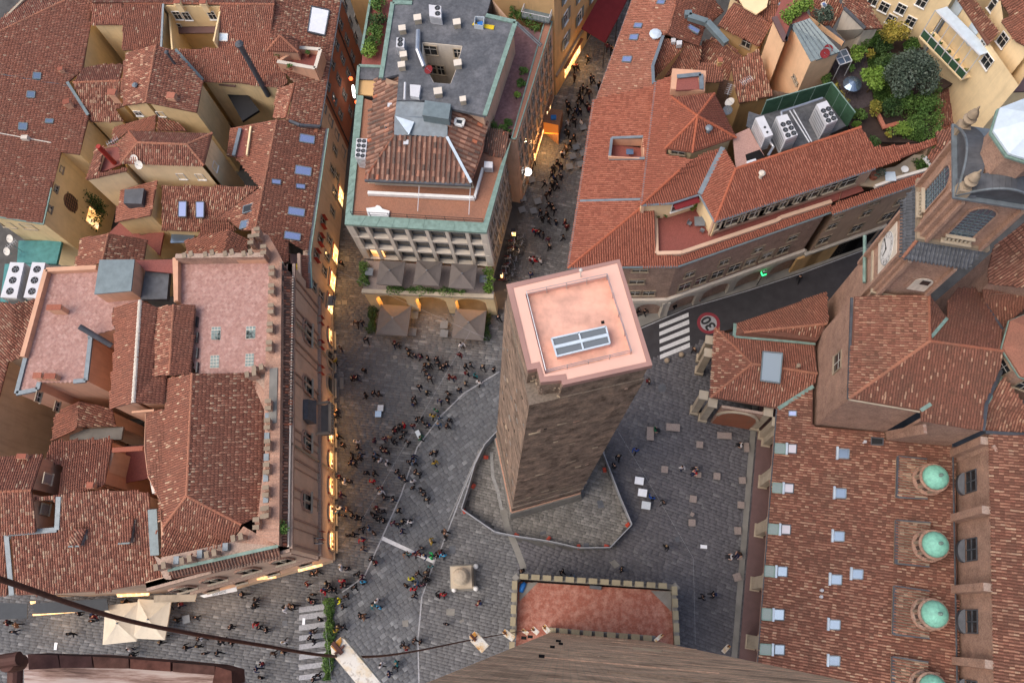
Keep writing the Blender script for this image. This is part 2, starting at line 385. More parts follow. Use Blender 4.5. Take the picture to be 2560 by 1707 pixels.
# ---------------------------------------------------------------- roofs, walls, windows
def frame2(poly):
 n=newell(poly);n=n if n.z > 0 else -n
 u=Ve((0,0,1)).cross(n)
 u=u.normalized() if u.length > 1e-4 else Ve((1,0,0))
 v=n.cross(u)
 if v.z > 0: u, v=-u, -v
 return n, u, v
def tile_arrays(poly, holes=(), pu=.25, pv=.36, h=.085, flip=False):
 n, u, v=frame2(poly);o=poly[0]
 if flip: u, v=v, -u
 to2=lambda p: ((p-o).dot(u), (p-o).dot(v))
 q=[to2(p) for p in poly];hq=[[to2(p) for p in hh] for hh in holes]
 a0, a1=min(x for x,_ in q), max(x for x,_ in q);b0, b1=min(y for _,y in q), max(y for _,y in q)
 A, B=np.meshgrid(np.arange(a0+pu*.5, a1, pu), np.arange(b0+pv*.45, b1+pv*.2, pv));A, B=A.ravel(), B.ravel()
 k=inside(A, B, q)
 for hh in hq: k &= ~inside(A, B, hh)
 A, B=A[k], B[k];m=len(A)
 dz=np.zeros(m);fl=[p for l in [list(poly)]+[list(x) for x in holes] for p in l]
 cx=o.x+A*u.x+B*v.x;cy=o.y+A*u.y+B*v.y;cz=o.z+A*u.z+B*v.z
 for t in tessellate_polygon([list(poly)]+[list(x) for x in holes]):
  p, q_, r=[fl[i] for i in t];dt=(q_.y-r.y)*(p.x-r.x)+(r.x-q_.x)*(p.y-r.y)
  if abs(dt) < 1e-6: continue
  l1=((q_.y-r.y)*(cx-r.x)+(r.x-q_.x)*(cy-r.y))/dt;l2=((r.y-p.y)*(cx-r.x)+(p.x-r.x)*(cy-r.y))/dt;l3=1-l1-l2
  ins=(l1 > -.01) & (l2 > -.01) & (l3 > -.01);dz[ins]=(l1*p.z+l2*q_.z+l3*r.z-cz)[ins]
 A=A+rng.normal(0,.010,m);B=B+rng.normal(0,.018,m)
 w=pu*.32
 prof=np.array([(-1,0),(-.55,1),(.55,1),(1,0)])
 up, vp, np_=np.array(u), np.array(v), np.array(n);o_=np.array(o)
 V=np.zeros((m, 8, 3))
 hh=h*(1+rng.normal(0,.12,m));tw=rng.normal(0,.012,m)
 for e, (bb, ws, lift) in enumerate(((-.56,.9,.0),(.52,1.08,.028))):
  for j in range(4):
   a=A + prof[j,0]*w*ws + (tw if e else -tw);b=B+bb*pv;c=prof[j,1]*hh+lift
   V[:, e*4+j]=o_ + a[:,None]*up + b[:,None]*vp + c[:,None]*np_;V[:, e*4+j, 2]+=dz
 base=(np.arange(m)*8)[:,None]
 Q=np.array([(0,1,5,4),(1,2,6,5),(2,3,7,6),(4,5,6,7)])
 quads=(base[:,:,None] + Q[None]).reshape(-1,4)
 # quads face away from the sheet: check one and flip if needed
 if m:
  a, b_, c_=V[0,1], V[0,2], V[0,6]
  if np.dot(np.cross(b_-a, c_-b_), np_) < 0: quads=quads[:, ::-1]
 t=np.clip(rng.beta(4,4,m),0,.9)
 big=rng.random(m) < .016;t[big]=.9+rng.random(big.sum())*.09
 return V.reshape(-1,3), quads, np.repeat(t,4)
def roof(parent, poly, mat='tile_old', bed='tile_bed', holes=(), pu=.25, pv=.36, h=.085, th=.16, name='roof', tiles=True, flip=False):
 mb=MB();sheet(mb, poly, holes, th);r=mb.build(name, M[bed], parent)
 if tiles:
  V, q, t=tile_arrays(poly, holes, pu, pv, h, flip)
  if len(q): stuff(link('roof_tiles', np_mesh('roof_tiles', V, q, t, M[mat]), r))
 return r
def flat(parent, poly, mat, holes=(), th=.2, name='flat_roof'):
 mb=MB();sheet(mb, poly, holes, th);return mb.build(name, M[mat] if isinstance(mat,str) else mat, parent)
def walls(parent, poly, z0, mat, inset=.22, top=-.12, name='wall', closed=True):
 """upright walls under the outline, set in from the eaves, from each corner down to z0"""
 p=list(poly);n=len(p)
 ar=sum(a.x*b.y-b.x*a.y for a,b in zip(p, p[1:]+p[:1]))
 if ar < 0: p.reverse()
 q=[]
 for i in range(n):
  a, b, c=p[i-1], p[i], p[(i+1)%n]
  e1=Ve((b.x-a.x, b.y-a.y));e2=Ve((c.x-b.x, c.y-b.y))
  if e1.length < 1e-6 or e2.length < 1e-6: q.append(b.copy());continue
  e1.normalize();e2.normalize();n1=Ve((-e1.y, e1.x));n2=Ve((-e2.y, e2.x))
  s=n1+n2;k=1/max(.4, 1+n1.dot(n2))
  q.append(Ve((b.x+s.x*k*inset, b.y+s.y*k*inset, b.z)))
 vs=[(a.x,a.y,a.z+top) for a in q]+[(a.x,a.y,z0) for a in q]
 mb=MB();mb.add(vs, [(i, i+n, (i+1)%n+n, (i+1)%n) for i in range(n if closed else n-1)])
 return mb.build(name, M[mat], parent)
def ridge(parent, A, B, mat='ridge_old', r=.15, name='ridge'):
 d=B-A;L_=d.length;k=max(2, int(L_/.42));mb=MB();d.normalize()
 s=d.cross(Ve((0,0,1))).normalized();u=s.cross(d)
 for i in range(k):
  a, b=A+d*(L_*i/k-.03), A+d*(L_*(i+1)/k+.02)
  vs=[]
  for P0, rr, lf in ((a, r*.88, .02), (b, r*1.1, .05)):
   for c, sn in ((-1,-.15),(-.6,.7),(0,1),(.6,.7),(1,-.15)): vs.append(P0+s*c*rr+u*(sn*rr*.75+lf))
  mb.add(vs, [(0,1,6,5),(1,2,7,6),(2,3,8,7),(3,4,9,8),(5,6,7,8,9)])
 return mb.build(name, M[mat], parent)
def strip(parent, pts, w, mat, h=.06, name='flashing', lift=.06):
 mb=MB()
 for a, b in zip(pts, pts[1:]): mb.bar(a+Ve((0,0,lift)), b+Ve((0,0,lift)), w, h)
 return mb.build(name, M[mat], parent)
def gutter(parent, A, B, mat='lead', name='gutter', r=.09):
 mb=MB();mb.tube([A+Ve((0,0,-.05)), B+Ve((0,0,-.05))], r, 6);return mb.build(name, M[mat], parent)
_wc={}
def win_meshes(w, h, style):
 k=(round(w,2), round(h,2), style)
 if k in _wc: return _wc[k]
 fm={'dark':'stone','white':'white','red':'sandstone_light','grey':'greystone','wood':'wood','shut':'stone','redshut':'sandstone_light'}[style.split('_')[0]]
 f=MB();t, d=(.07 if style=='white' else .12), .10
 # x along the wall, y outwards, z up, origin at the window's centre
 f.box((0,d/2,h/2),w+2*t,d,t);f.box((0,d/2+.04,-h/2-t),w+2*t+.12,d+.12,t)
 for s in (-1,1): f.box((s*(w+t)/2,d/2,-h/2),t,d,h)
 p=MB();p.box((0,.015,-h/2),w,.03,h)
 bars=MB();bars.box((0,.045,-h/2),.06,.03,h)
 bars.box((0,.045,h*.12),w,.028,.05)
 fr=f.mesh('window_frame', M[fm]);pm=p.mesh('window_pane', M['dark_glass']);bm_=bars.mesh('window_bars', M['offwhite'])
 sh=None
 if style.endswith('shut'):
  s=MB();s.box((0,.05,-h/2+.02),w-.04,.04,h-.04)
  for i in range(int(h/.16)): s.box((0,.072,-h/2+.06+i*.16),w-.12,.02,.05)
  sh=s.mesh('shutter', M['red_shutter' if style=='redshut' else 'grey_wood'])
 _wc[k]=(fr, pm, bm_, sh);return _wc[k]
def wallM(p, nrm):
 n=Ve((nrm.x, nrm.y, 0)).normalized();x=n.cross(Ve((0,0,1)))*-1
 x=Ve((n.y, -n.x, 0))
 m=Matrix((x, n, Ve((0,0,1)))).transposed().to_4x4();m.translation=p;return m
def window(parent, p, nrm, w=1.0, h=1.6, style='dark'):
 fr, pm, bm_, sh=win_meshes(w, h, style)
 o=link('window', fr, parent, wallM(p, nrm))
 if sh: child('shutter', sh, o)
 else: child('pane', pm, o);child('glazing_bar', bm_, o)
 return o
def outward(A, B, ref):
 n=Ve(((B-A).y, -(B-A).x, 0)).normalized()
 return n if n.dot(ref-A) > 0 else -n
def wins_at(parent, A, B, rc, s, w=1.0, h=1.6, style='dark', off=.24):
 """windows on the wall under eave A-B, at the picture points s"""
 n=outward(A, B, Ve((0,0,0)));pln=vpl(A-n*off, B-n*off)
 for t in s.split(','):
  v=[float(q) for q in t.split()];p=pln.at(g(rc, v[0], v[1]));window(parent, p, n, w, h, style)
def wins_row(parent, A, B, fr, zs, w=1.0, h=1.6, style='dark', off=.2, n=None):
 n=n or outward(A, B, Ve((0,0,0)))
 for z in zs:
  for f in fr:
   p=A.lerp(B, f) - n*off;p.z=z;window(parent, p, n, w, h, style)
def skylight(parent, poly, frame='lead', pane='sky_glass', lift=.2, t=.10):
 """a roof window lying on the roof: a raised frame and its pane"""
 n=newell(poly);n=n if n.z > 0 else -n
 f=MB();c=sum(poly, Ve())/len(poly)
 for a, b in zip(poly, poly[1:]+poly[:1]): f.bar(a+n*lift*.5, b+n*lift*.5, t, lift, n)
 o=f.build('skylight', M[frame], parent)
 p=MB();p.prism([q.lerp(c,.06)+n*(lift*.8) for q in poly], n*.02);p.build('pane', M[pane], o)
 return o
def roof_rect(pln, c, w, l, ang=None):
 """rectangle on a plane centred on 3-d point c: w along the eave, l down the slope"""
 n=pln.n;u=Ve((0,0,1)).cross(n);u=u.normalized() if u.length > 1e-4 else Ve((1,0,0));v=n.cross(u)
 if ang: u, v=u*math.cos(ang)+v*math.sin(ang), v*math.cos(ang)-u*math.sin(ang)
 return [c-u*w/2-v*l/2, c+u*w/2-v*l/2, c+u*w/2+v*l/2, c-u*w/2+v*l/2]
def chimney(parent, p, sx, sy, h, rz=0, mat='peach', cap='tile_new', name='chimney'):
 m=MB();m.box((p.x,p.y,p.z-.6),sx,sy,h+.6,rz);m.box((p.x,p.y,p.z+h),sx+.14,sy+.14,.08,rz)
 o=m.build(name, M[mat], parent);c=MB()
 k=max(1, int(max(sx,sy)/.3))
 ca, sa=math.cos(rz), math.sin(rz)
 for i in range(k):
  t=(i+.5)/k-.5;dx, dy=(t*sx,0) if sx >= sy else (0,t*sy)
  c.box((p.x+dx*ca-dy*sa, p.y+dx*sa+dy*ca, p.z+h+.08),.16,.16,.16,rz)
 m2=min(sx,sy)+.1
 c.box((p.x,p.y,p.z+h+.24),sx+.12,sy+.12,.05,rz)
 c.build('chimney_cap', M[cap], o);return o
def flue(parent, p, h, r=.12, mat='lead_dark', name='flue', d=(0,0,1)):
 m=MB();d=Ve(d);m.tube([p-d*.3, p+d*h], r, 10);m.lathe([(r*1.7,0),(r*1.8,.05),(r*.9,.22)], p+d*(h+.06), 10)
 m.tube([p+d*(h-.01), p+d*(h+.08)], r*.7, 8)
 return m.build(name, M[mat], parent)
# ---------------------------------------------------------------- the ground
def G(s, z=0.0): return [P((float(a.split()[0]), float(a.split()[1])), z) for a in s.split(',')]
mb=MB();mb.add([(-400,-300,-.02),(400,-300,-.02),(400,500,-.02),(-400,500,-.02)], [(0,1,2,3)])
ground=struct(mb.build('ground', M['mortar']))
def xy(p): return [(q.x, q.y) for q in p]
PAV=[]
def pave(name, px, mat, sx, sy, ang, z, jit=.1, row_jit=True):
 poly=G(px);p2=xy(poly);a=math.radians(ang);ca, sa=math.cos(a), math.sin(a)
 mb=MB();sheet(mb, [Ve((q.x,q.y,z)) for q in poly], (), .02);base=struct(mb.build(name, M['mortar']))
 loc=[(x*ca+y*sa, -x*sa+y*ca) for x, y in p2]
 u0, u1=min(q[0] for q in loc), max(q[0] for q in loc);v0, v1=min(q[1] for q in loc), max(q[1] for q in loc)
 U, V, SX, SY=[], [], [], []
 v=v0;r=0
 while v < v1:
  h=sy*(1+ru(-jit, jit));u=u0-rr0()*sx
  while u < u1:
   l=sx*(1+ru(-2*jit, 2*jit));U.append(u+l/2);V.append(v+h/2);SX.append(l-.017);SY.append(h-.017);u+=l
  v+=h;r+=1
 U, V, SX, SY=map(np.array, (U, V, SX, SY));X=U*ca-V*sa;Y=U*sa+V*ca
 k=inside(X, Y, p2)
 vis=np.array([-30 < proj((x,y,0))[0] < 2590 and -30 < proj((x,y,0))[1] < 1740 if kk else False for x, y, kk in zip(X, Y, k)])
 k &= vis
 for q in zip(X[k], Y[k], SX[k], SY[k]): PAV.append((base, mat, a, z, *q))
 return base
Aline="855 1480,911 1441,956 1342,1003 1237,1043 1118,1102 1040,1160 983,1249 929"
Bline="1242 1080,1199 1130,1181 1172,1157 1229,1130 1300,1103 1369,1088 1399,1055 1491,1045 1597,1048 1725"
rev=lambda s: ','.join(reversed(s.split(',')))
pave('road_paving', "830 1730,835 1500,"+Aline+",1300 905,1340 990,"+Bline, 'paver_road', .66, .48, 38, .012)
pave('piazza_pavement', "-60 1740,-60 1485,300 1480,600 1440,850 1390,825 1200,828 850,860 560,900 560,945 780,1240 790,1290 905,"+rev(Aline)+",835 1500,830 1740", 'paver_brown', .85, .32, -6, .004)
pave('street_paving', "1250 800,1270 700,1300 550,1310 440,1345 380,1385 225,1450 100,1520 -30,1640 -30,1560 100,1510 250,1480 400,1450 600,1440 800", 'paver_brown', .7, .3, -14, .008)
pave('side_pavement', Bline.replace('1048 1725','1048 1740')+",1300 1740,1290 1440,1305 1400,1290 1350,1190 1290,1165 1270,1195 1130", 'paver_brown', .7, .34, -12, .016)
pave('square_paving', "1290 1440,1300 1352,1440 1378,1530 1370,1575 1315,1515 1140,1500 960,1640 890,1762 850,1800 980,1900 1040,1900 1740,1300 1740", 'paver_dark', .7, .37, -20, .020)
pave('tower_apron', "1195 1130,1165 1270,1250 1325,1440 1372,1530 1365,1572 1312,1510 1140,1480 1000,1300 1000", 'paver_pale', .6, .33, -14, .024)
def build_paving():
 # the 300 stones that show largest are objects, the rest one mesh for each pavement
 def size(q):
  p=Ve((q[4], q[5], 0));d=(ORG-p)
  px=proj(p);vis=0 < px[0] < 2560 and 0 < px[1] < 1707
  hid=(1290 < px[0] < 1700 and px[1] > 1440) or px[1] > 1600 or px[0] < 830
  return q[6]*q[7]/d.length_squared*(1 if vis and not hid else .0)
 order=sorted(range(len(PAV)), key=lambda i: -size(PAV[i]))
 top=set(order[:300]);unit={}
 groups={}
 for i, (base, mat, a, z, x, y, sx, sy) in enumerate(PAV):
  h=.03+rng.normal(0,.0015)
  if i in top:
   if mat not in unit:
    m=MB();m.add([(-.5,-.5,0),(.5,-.5,0),(.5,.5,0),(-.5,.5,0),(-.47,-.46,1),(.47,-.46,1),(.47,.46,1),(-.47,.46,1)], [(4,5,6,7),(0,1,5,4),(1,2,6,5),(2,3,7,6),(3,0,4,7)])
    unit[mat]=m.mesh('paving_stone', M[mat])
   child('paving_stone', unit[mat], base, Matrix.Translation((x,y,z)) @ Matrix.Rotation(a,4,'Z') @ Matrix.Diagonal((sx,sy,h,1)))
  else: groups.setdefault((base.name, mat), (base, []))[1].append((a,z,x,y,sx,sy,h))
 for (bn, mat), (base, ls) in groups.items():
  a=np.array(ls);m=len(a);ca, sa=np.cos(a[:,0]), np.sin(a[:,0]);V=np.zeros((m,8,3))
  for j, (ux, uy, uz, ins) in enumerate(((-.5,-.5,0,0),(.5,-.5,0,0),(.5,.5,0,0),(-.5,.5,0,0),(-.5,-.5,1,.02),(.5,-.5,1,.02),(.5,.5,1,.02),(-.5,.5,1,.02))):
   du=ux*a[:,4]-np.sign(ux)*ins;dv=uy*a[:,5]-np.sign(uy)*ins
   V[:,j,0]=a[:,2]+du*ca-dv*sa;V[:,j,1]=a[:,3]+du*sa+dv*ca;V[:,j,2]=a[:,1]+uz*a[:,6]
  Q=np.array([(4,5,6,7),(0,1,5,4),(1,2,6,5),(2,3,7,6),(3,0,4,7)])
  quads=((np.arange(m)*8)[:,None,None]+Q[None]).reshape(-1,4)
  stuff(link('paving_stones', np_mesh('paving_stones', V.reshape(-1,3), quads, np.repeat(rng.random(m)*.98,5), M[mat]), base))
build_paving()
ZP=.062    # painted markings and kerbs lie over the stones
def band(name, pts, w, mat, z=ZP, parent=None):
 mb=MB();n=len(pts);vs=[]
 for i, p in enumerate(pts):
  d=(pts[min(i+1,n-1)]-pts[max(i-1,0)]);d.z=0;d.normalize();s=Ve((-d.y,d.x,0))*w/2
  vs+=[Ve((p.x,p.y,z))+s, Ve((p.x,p.y,z))-s]
 mb.add(vs, [(2*i, 2*i+1, 2*i+3, 2*i+2) for i in range(n-1)])
 return struct(mb.build(name, M[mat], parent))
band('road_line', G(Aline), .16, 'paint_grey');band('road_line', G(Bline), .15, 'paint_grey')
band('kerb', G("1245 1075,1196 1133,1176 1175,1152 1232,1122 1300"), .1, 'kerb', ZP+.004)
# asphalt road with its crossing and painted speed roundel
asph="1440 950,1430 900,1560 842,1600 822,1720 771,1860 730,2000 685,2180 620,2330 540,2380 600,2160 715,1950 790,1860 818,1762 857,1615 905,1480 955"
mb=MB();sheet(mb, [Ve((p.x,p.y,.045)) for p in G(asph)], (), .03);struct(mb.build('road', M['asphalt']))
band('road_line', [p for p in G("1560 842,1600 822,1720 771,1860 730,2000 685,2180 618")], .12, 'paint_grey', .055)
mb=MB();sheet(mb, [Ve((p.x,p.y,.14)) for p in G("1430 880,1560 838,1600 818,1720 768,1860 727,2000 682,2180 615,2170 595,1990 655,1850 690,1700 745,1580 800,1430 860")], (), .16)
struct(mb.build('sidewalk', M['greystone']))
for a, rc in (("1362 1305,1605 1205,1607 1240,1362 1337",12),("1362 1368,1610 1262,1612 1300,1362 1400",12),("1364 1430,1612 1328,1614 1366,1364 1464",12),("1365 1497,1614 1396,1616 1434,1365 1531",12),("1366 192,1616 88,1617 126,1368 226",22)):
 q=L(rc, .056, a);mb=MB();mb.add(q, [(0,1,2,3)]);struct(mb.build('crossing_stripe', M['paint']))
def disc(name, c, r, z, mat, n=40, r0=0):
 mb=MB();o=[(c.x+r*math.cos(2*math.pi*i/n), c.y+r*math.sin(2*math.pi*i/n), z) for i in range(n)]
 if r0:
  i_=[(c.x+r0*math.cos(2*math.pi*i/n), c.y+r0*math.sin(2*math.pi*i/n), z) for i in range(n)]
  mb.add(o+i_, [(i, (i+1)%n, (i+1)%n+n, i+n) for i in range(n)])
 else: mb.add(o, [tuple(range(n))])
 return mb.build(name, M[mat])
c=P(g(12,1772,1294), 0)
rr=(P(g(12,1868,1294),0)-c).length
struct(disc('speed_roundel', c, rr, .056, 'paint_red', 40, rr*.72));struct(disc('speed_roundel', c, rr*.72, .056, 'paint_grey'))
def text_mesh(s, size, mat, depth=0.0, bold=False):
 cu=bpy.data.curves.new('lettering','FONT');cu.body=s;cu.size=size;cu.align_x='CENTER';cu.align_y='CENTER';cu.extrude=depth
 if bold: cu.offset=size*.03
 o=bpy.data.objects.new('lettering', cu);C.objects.link(o);bpy.context.view_layer.update()
 me=bpy.data.meshes.new_from_object(o.evaluated_get(bpy.context.evaluated_depsgraph_get()))
 bpy.data.objects.remove(o);me.materials.clear();me.materials.append(M[mat]);me.name='lettering';return me
d1, d2=P(g(12,1790,1322),0), P(g(12,1752,1268),0)
ta=math.atan2((d2-d1).y, (d2-d1).x)
struct(link('speed_number', text_mesh('30', rr*1.25, 'paint_black', 0, True), None, Matrix.Translation((c.x,c.y,.060)) @ Matrix.Rotation(ta,4,'Z')))
# worn zebra crossing in the lower street
for y, h in ((942,46),(1005,46),(1092,46),(1178,44),(1252,44),(1335,44),(1422,42),(1508,42)):
 q=L(31, ZP, f"428 {y-h/2+16},650 {y-h/2-14},654 {y+h/2-14},424 {y+h/2+16}");mb=MB();mb.add(q, [(0,1,2,3)]);struct(mb.build('crossing_stripe', M['paint_grey']))
q=L(31, ZP, "1125 343,1560 545,1548 572,1115 375");mb=MB();mb.add(q, [(0,1,2,3)]);struct(mb.build('stop_line', M['paint']))
# pale slabs and drain covers set in the stone
for rc, s in ((21,"1205 200,1235 192,1248 215,1215 232"),(21,"1318 280,1335 275,1345 292,1325 304"),(21,"765 380,795 376,798 470,768 472"),(21,"765 540,795 536,797 597,767 600"),(21,"835 300,880 295,882 318,838 322"),
 (11,"805 740,845 738,846 775,808 778"),(11,"745 1108,772 1106,774 1136,747 1138"),(11,"783 1104,825 1102,826 1136,785 1138"),(11,"838 1195,880 1190,885 1212,842 1216"),(31,"1655 950,1725 948,1722 1005,1652 1000"),
 (31,"1285 1045,1335 1042,1338 1095,1290 1098"),(22,"1355 445,1400 430,1425 470,1380 495"),(31,"1760 1048,1795 1030,1805 1050,1772 1070")):
 q=L(rc, ZP, s);mb=MB();sheet(mb, q, (), .03);struct(mb.build('paving_slab', M['greystone']))
for rc, s in ((31,"1675 425,1730 423,1732 485,1677 486"),(22,"840 1405,885 1398,905 1460,855 1468"),(32,"1495 350,1530 348,1532 388,1497 390"),(31,"285 1045,328 1045,328 1088,285 1088"),(11,"1535 1225,1590 1225,1588 1262,1535 1262"),(11,"890 1190,920 1190,922 1222,892 1224"),(32,"365 310,415 295,420 320,375 335"),(32,"730 400,775 400,775 438,730 438")):
 q=L(rc, ZP+.004, s);mb=MB();sheet(mb, q, (), .03);struct(mb.build('drain_cover', M['lead_dark']))
struct(disc('drain_cover', P(g(22,1385,465),0), .5, ZP+.004, 'lead_dark', 20));q=L(32, ZP, "945 560,990 538,1035 585,990 612");mb=MB();sheet(mb, q, (), .03);struct(mb.build('paving_slab', M['greystone']))
# pale cobble strip beside the apron
band('kerb', [P(g(21,x,y),0) for x,y in ((2030,1000),(2040,1200),(2085,1330),(2110,1460),(2150,1568))], .35, 'kerb', ZP+.004)
band('kerb', [P(g(32,x,y),0) for x,y in ((60,120),(90,260),(140,370),(180,470),(235,620))], .7, 'greystone', ZP+.009)
# ---------------------------------------------------------------- the tall brick tower the picture is taken from
VPD=ray((1430,1558));VPD=VPD/VPD.z        # the tower's own lean: its corners run along this
tower=thing('tall_tower', 'tall leaning brick tower face filling the bottom edge of the picture', 'tower', P((1500,1600),0))
zt=7.4;bl, br=P((1376,1580),zt), P((1650,1604),zt)
def up_to(p, z): return p+VPD*(z-p.z)
e=(br-bl);e.z=0;back=Ve((e.y,-e.x,0)).normalized()*8.5
mb=MB();b0=[up_to(p,0) for p in (bl, br, br+back, bl+back)];b1=[up_to(p,91.5) for p in (bl, br, br+back, bl+back)]
cen=sum(b1, Ve())/4;b1=[p for p in b1]
mb.hexa([b0[0],b0[3],b0[2],b0[1],b1[0],b1[3],b1[2],b1[1]]);tower_wall=mb.build('wall', M['tall_brick'], tower)
# ledges, putlog holes and iron cramps on the face
fn=Ve((-e.y, e.x, 0)).normalized()
face=Plane(bl, fn);fu=e.normalized()
def on_face(px):
 # leaning face: contains VPD and fu
 n=fu.cross(VPD);n=n if n.dot(fn) > 0 else -n
 return Plane(bl, n).at(px)
for rc, x, y, s in ((32,380,1355,.16),(32,470,1275,.13),(32,540,1248,.12),(32,520,1225,.14),(32,285,1185,.14),(32,232,1195,.14),(33,420,1345,.0)):
 if not s: continue
 p=on_face(g(rc,x,y));mb=MB();q=s*(96-p.z)/24
 mb.bar(p-fn*.05, p+fn*min(.12,q*.5), min(.5,q), min(.3,q*.8));mb.build('putlog_hole', M['dark'], tower)
for rc, x0, y0, x1, y1 in ((32,1140,1285,1385,1312),):
 A, B=on_face(g(rc,x0,y0)), on_face(g(rc,x1,y1));mb=MB();mb.bar(A, B, .05, .25, fn);mb.build('ledge', M['stone'], tower)
# string courses and broken brick bands that stand a little proud
for i, z in enumerate((20,33,46,56,64,70,75,79,82,84.5)):
 a, b=up_to(bl,z), up_to(br,z);mb=MB()
 f0=ru(0,.5);f1=min(1, f0+ru(.3,.6))
 mb.bar(a.lerp(b,f0)+fn*.01, a.lerp(b,f1)+fn*.01, .05, .12+.1*rr0(), (0,0,1));mb.build('brick_course', M['tall_brick'], tower)
# lightning cable on white brackets
cab_px=[((0,1447),91.9),((330,1553),90.0),((640,1610),88.2),((866,1641),85.9),((1020,1630),80),((1182,1598),73),((1262,1584),62.5),((1312,1576),48),((1345,1573),34)]
cab=[P(a,z) for a,z in cab_px]
def smooth(pts, k=6):
 out=[]
 for i in range(len(pts)-1):
  p0, p1, p2, p3=pts[max(i-1,0)], pts[i], pts[i+1], pts[min(i+2,len(pts)-1)]
  for j in range(k):
   t=j/k;out.append(.5*((2*p1)+(p2-p0)*t+(2*p0-5*p1+4*p2-p3)*t*t+(3*p1-p0-3*p2+p3)*t**3))
 return out+[pts[-1]]
mb=MB();mb.tube([P((-120,1395),92.6)]+smooth(cab), .016, 8)
tag(mb.build('lightning_cable', M['rust'], None, True), 'rusty iron cable sagging across the bottom left of the picture to white brackets', 'cable')
def marble():
 m, t, b=nodes('stained_marble', .6, .3)
 n=noise(t, 5, 5, .6);c=ramp(t, n, [(.42,(.64,.62,.57)),(.56,(.6,.5,.35)),(.66,(.5,.25,.06)),(.8,(.3,.12,.03))])
 n2=noise(t, 22, 4, .7);c=mix(t, ramp(t, n2, [(.56,(0,0,0)),(.62,(.6,.6,.6))]), c, (.3,.27,.24));t.links.new(c, b.inputs['Base Color']);return m
M['marble']=marble()
def ledge_stone():
 m, t, b=nodes('ledge_stone', .7, .3);v=scaled(t, N(t, 'ShaderNodeNewGeometry').outputs['Position'], (3,34,3))
 n=noise(t, 1, 6, .7, v);t.links.new(ramp(t, n, [(.34,(.06,.028,.02)),(.46,(.24,.15,.12)),(.56,(.4,.31,.27)),(.7,(.46,.4,.36)),(.8,(.18,.1,.07))]), b.inputs['Base Color']);return m
M['rust_stain']=solid('rust_stain', (.5,.24,.05), .7, .2, 0, .45, 14)
for i, (tip, end, w, z, lab) in enumerate((((835,1605),(935,1725),46,86.4,'largest white marble bracket, orange rust at its tip, at the bottom of the picture'),
 ((1178,1585),(1213,1622),26,73.5,'second white bracket, rust streaked, at the left edge of the tower face'),
 ((1258,1577),(1284,1597),15,63,'third white bracket, split at its end, down the cable'),
 ((1305,1573),(1320,1584),9,49,'fourth small rusty bracket over the red terrace'),
 ((1330,1569),(1345,1583),12,38,'fifth small white bracket over the red terrace'),
 ((1358,1563),(1372,1580),13,26,'last small white bracket low on the tower over the red terrace'),
 ((1657,1585),(1637,1602),8,40,'small white bracket on the right side over the red terrace'),
 ((1824,1612),(1808,1630),10,66,'white bracket at the right edge of the tower face over the dark paving'))):
 a, b=P(tip,z), P(end,z-.15);t=thing('wall_bracket', lab, 'bracket', a, 'white brackets on the tower')
 d=(b-a);ln=d.length;d.normalize();s=d.cross(Ve((0,0,1))).normalized()
 wd=w*(96-z)/2181;m=MB();h=wd*.55
 q=[a-s*wd*.42, a+s*wd*.28, a+d*wd*.35+s*wd*.5, b+s*wd*.5, b-s*wd*.5, a+d*wd*.25-s*wd*.5]
 m.prism([p+Ve((0,0,-.02)) for p in q], (0,0,-h));m.build('block', M['marble'], t);m=MB();m.prism([q[0]+d*wd*.04, q[1]-s*wd*.02+d*wd*.04, q[1]+d*wd*(.5+.3*(i%3))-s*wd*.05, q[0]+d*wd*(.25+.2*(i%2))+s*wd*.08], (0,0,-.004));m.build('rust_stain', M['rust_stain'], t)
 m=MB();cpt=a+d*wd*.5;m.bar(cpt-d*wd*.55+s*wd*.05+Ve((0,0,.004)), cpt+d*wd*.25+s*wd*.05+Ve((0,0,.004)), wd*.22, .03)
 m.bar(cpt-s*wd*.3, cpt+s*wd*.35, wd*.12, wd*.12);m.build('iron_clamp', M['rust'], t)
# parapet ledge close to the camera
def near(rc, z, s): return L(rc, z, s)
t=thing('parapet_ledge', 'blurred brick and marble ledge of the tower top in the bottom left corner', 'ledge', P((250,1690),92.5))
mb=MB();mb.prism(near(30,92.9,"200 1335,760 1335,1060 1362,1480 1395,1800 1425,1935 1465,1945 1570,2050 1660,200 1660"), (0,0,-.12));mb.build('marble_slab', ledge_stone(), t)
bz=[(230,1325,480,1335,500,1440,240,1455),(492,1335,760,1345,775,1440,505,1440),(772,1345,1070,1362,1075,1445,785,1440),(1085,1365,1420,1392,1420,1470,1085,1447),(1440,1395,1790,1425,1790,1500,1440,1472),(1800,1428,1930,1465,1935,1580,1770,1570)]
bm3=[solid('old_brick_dark',(.045,.022,.02),.9,.1,0,.3,30), solid('old_brick_red',(.09,.038,.028),.9,.1,0,.35,30), solid('old_brick_brown',(.07,.034,.026),.9,.1,0,.35,30)]
for i, q in enumerate(bz):
 p=near(30,93.0,','.join(f'{q[2*k]} {q[2*k+1]}' for k in range(4)));mb=MB();mb.prism(p, (0,0,-.12));mb.build('brick', bm3[(0,0,2,1,2,1)[i]], t)
t=thing('iron_fitting', 'dark brown iron post head in the bottom left corner on the ledge', 'iron post', P((30,1660),93))
a, b=P(g(30,-80,1400),93.25), P(g(30,160,1360),93.25);mb=MB();mb.tube([a,b], [.022,.022], 12);mb.build('rail', M['rust'], t)
mb=MB();q=P(g(30,110,1400),93.2);mb.lathe([(.0,-.05),(.026,-.04),(.03,0),(.026,.035),(.0,.045)], q, 16);mb.build('knob', M['rust'], t)
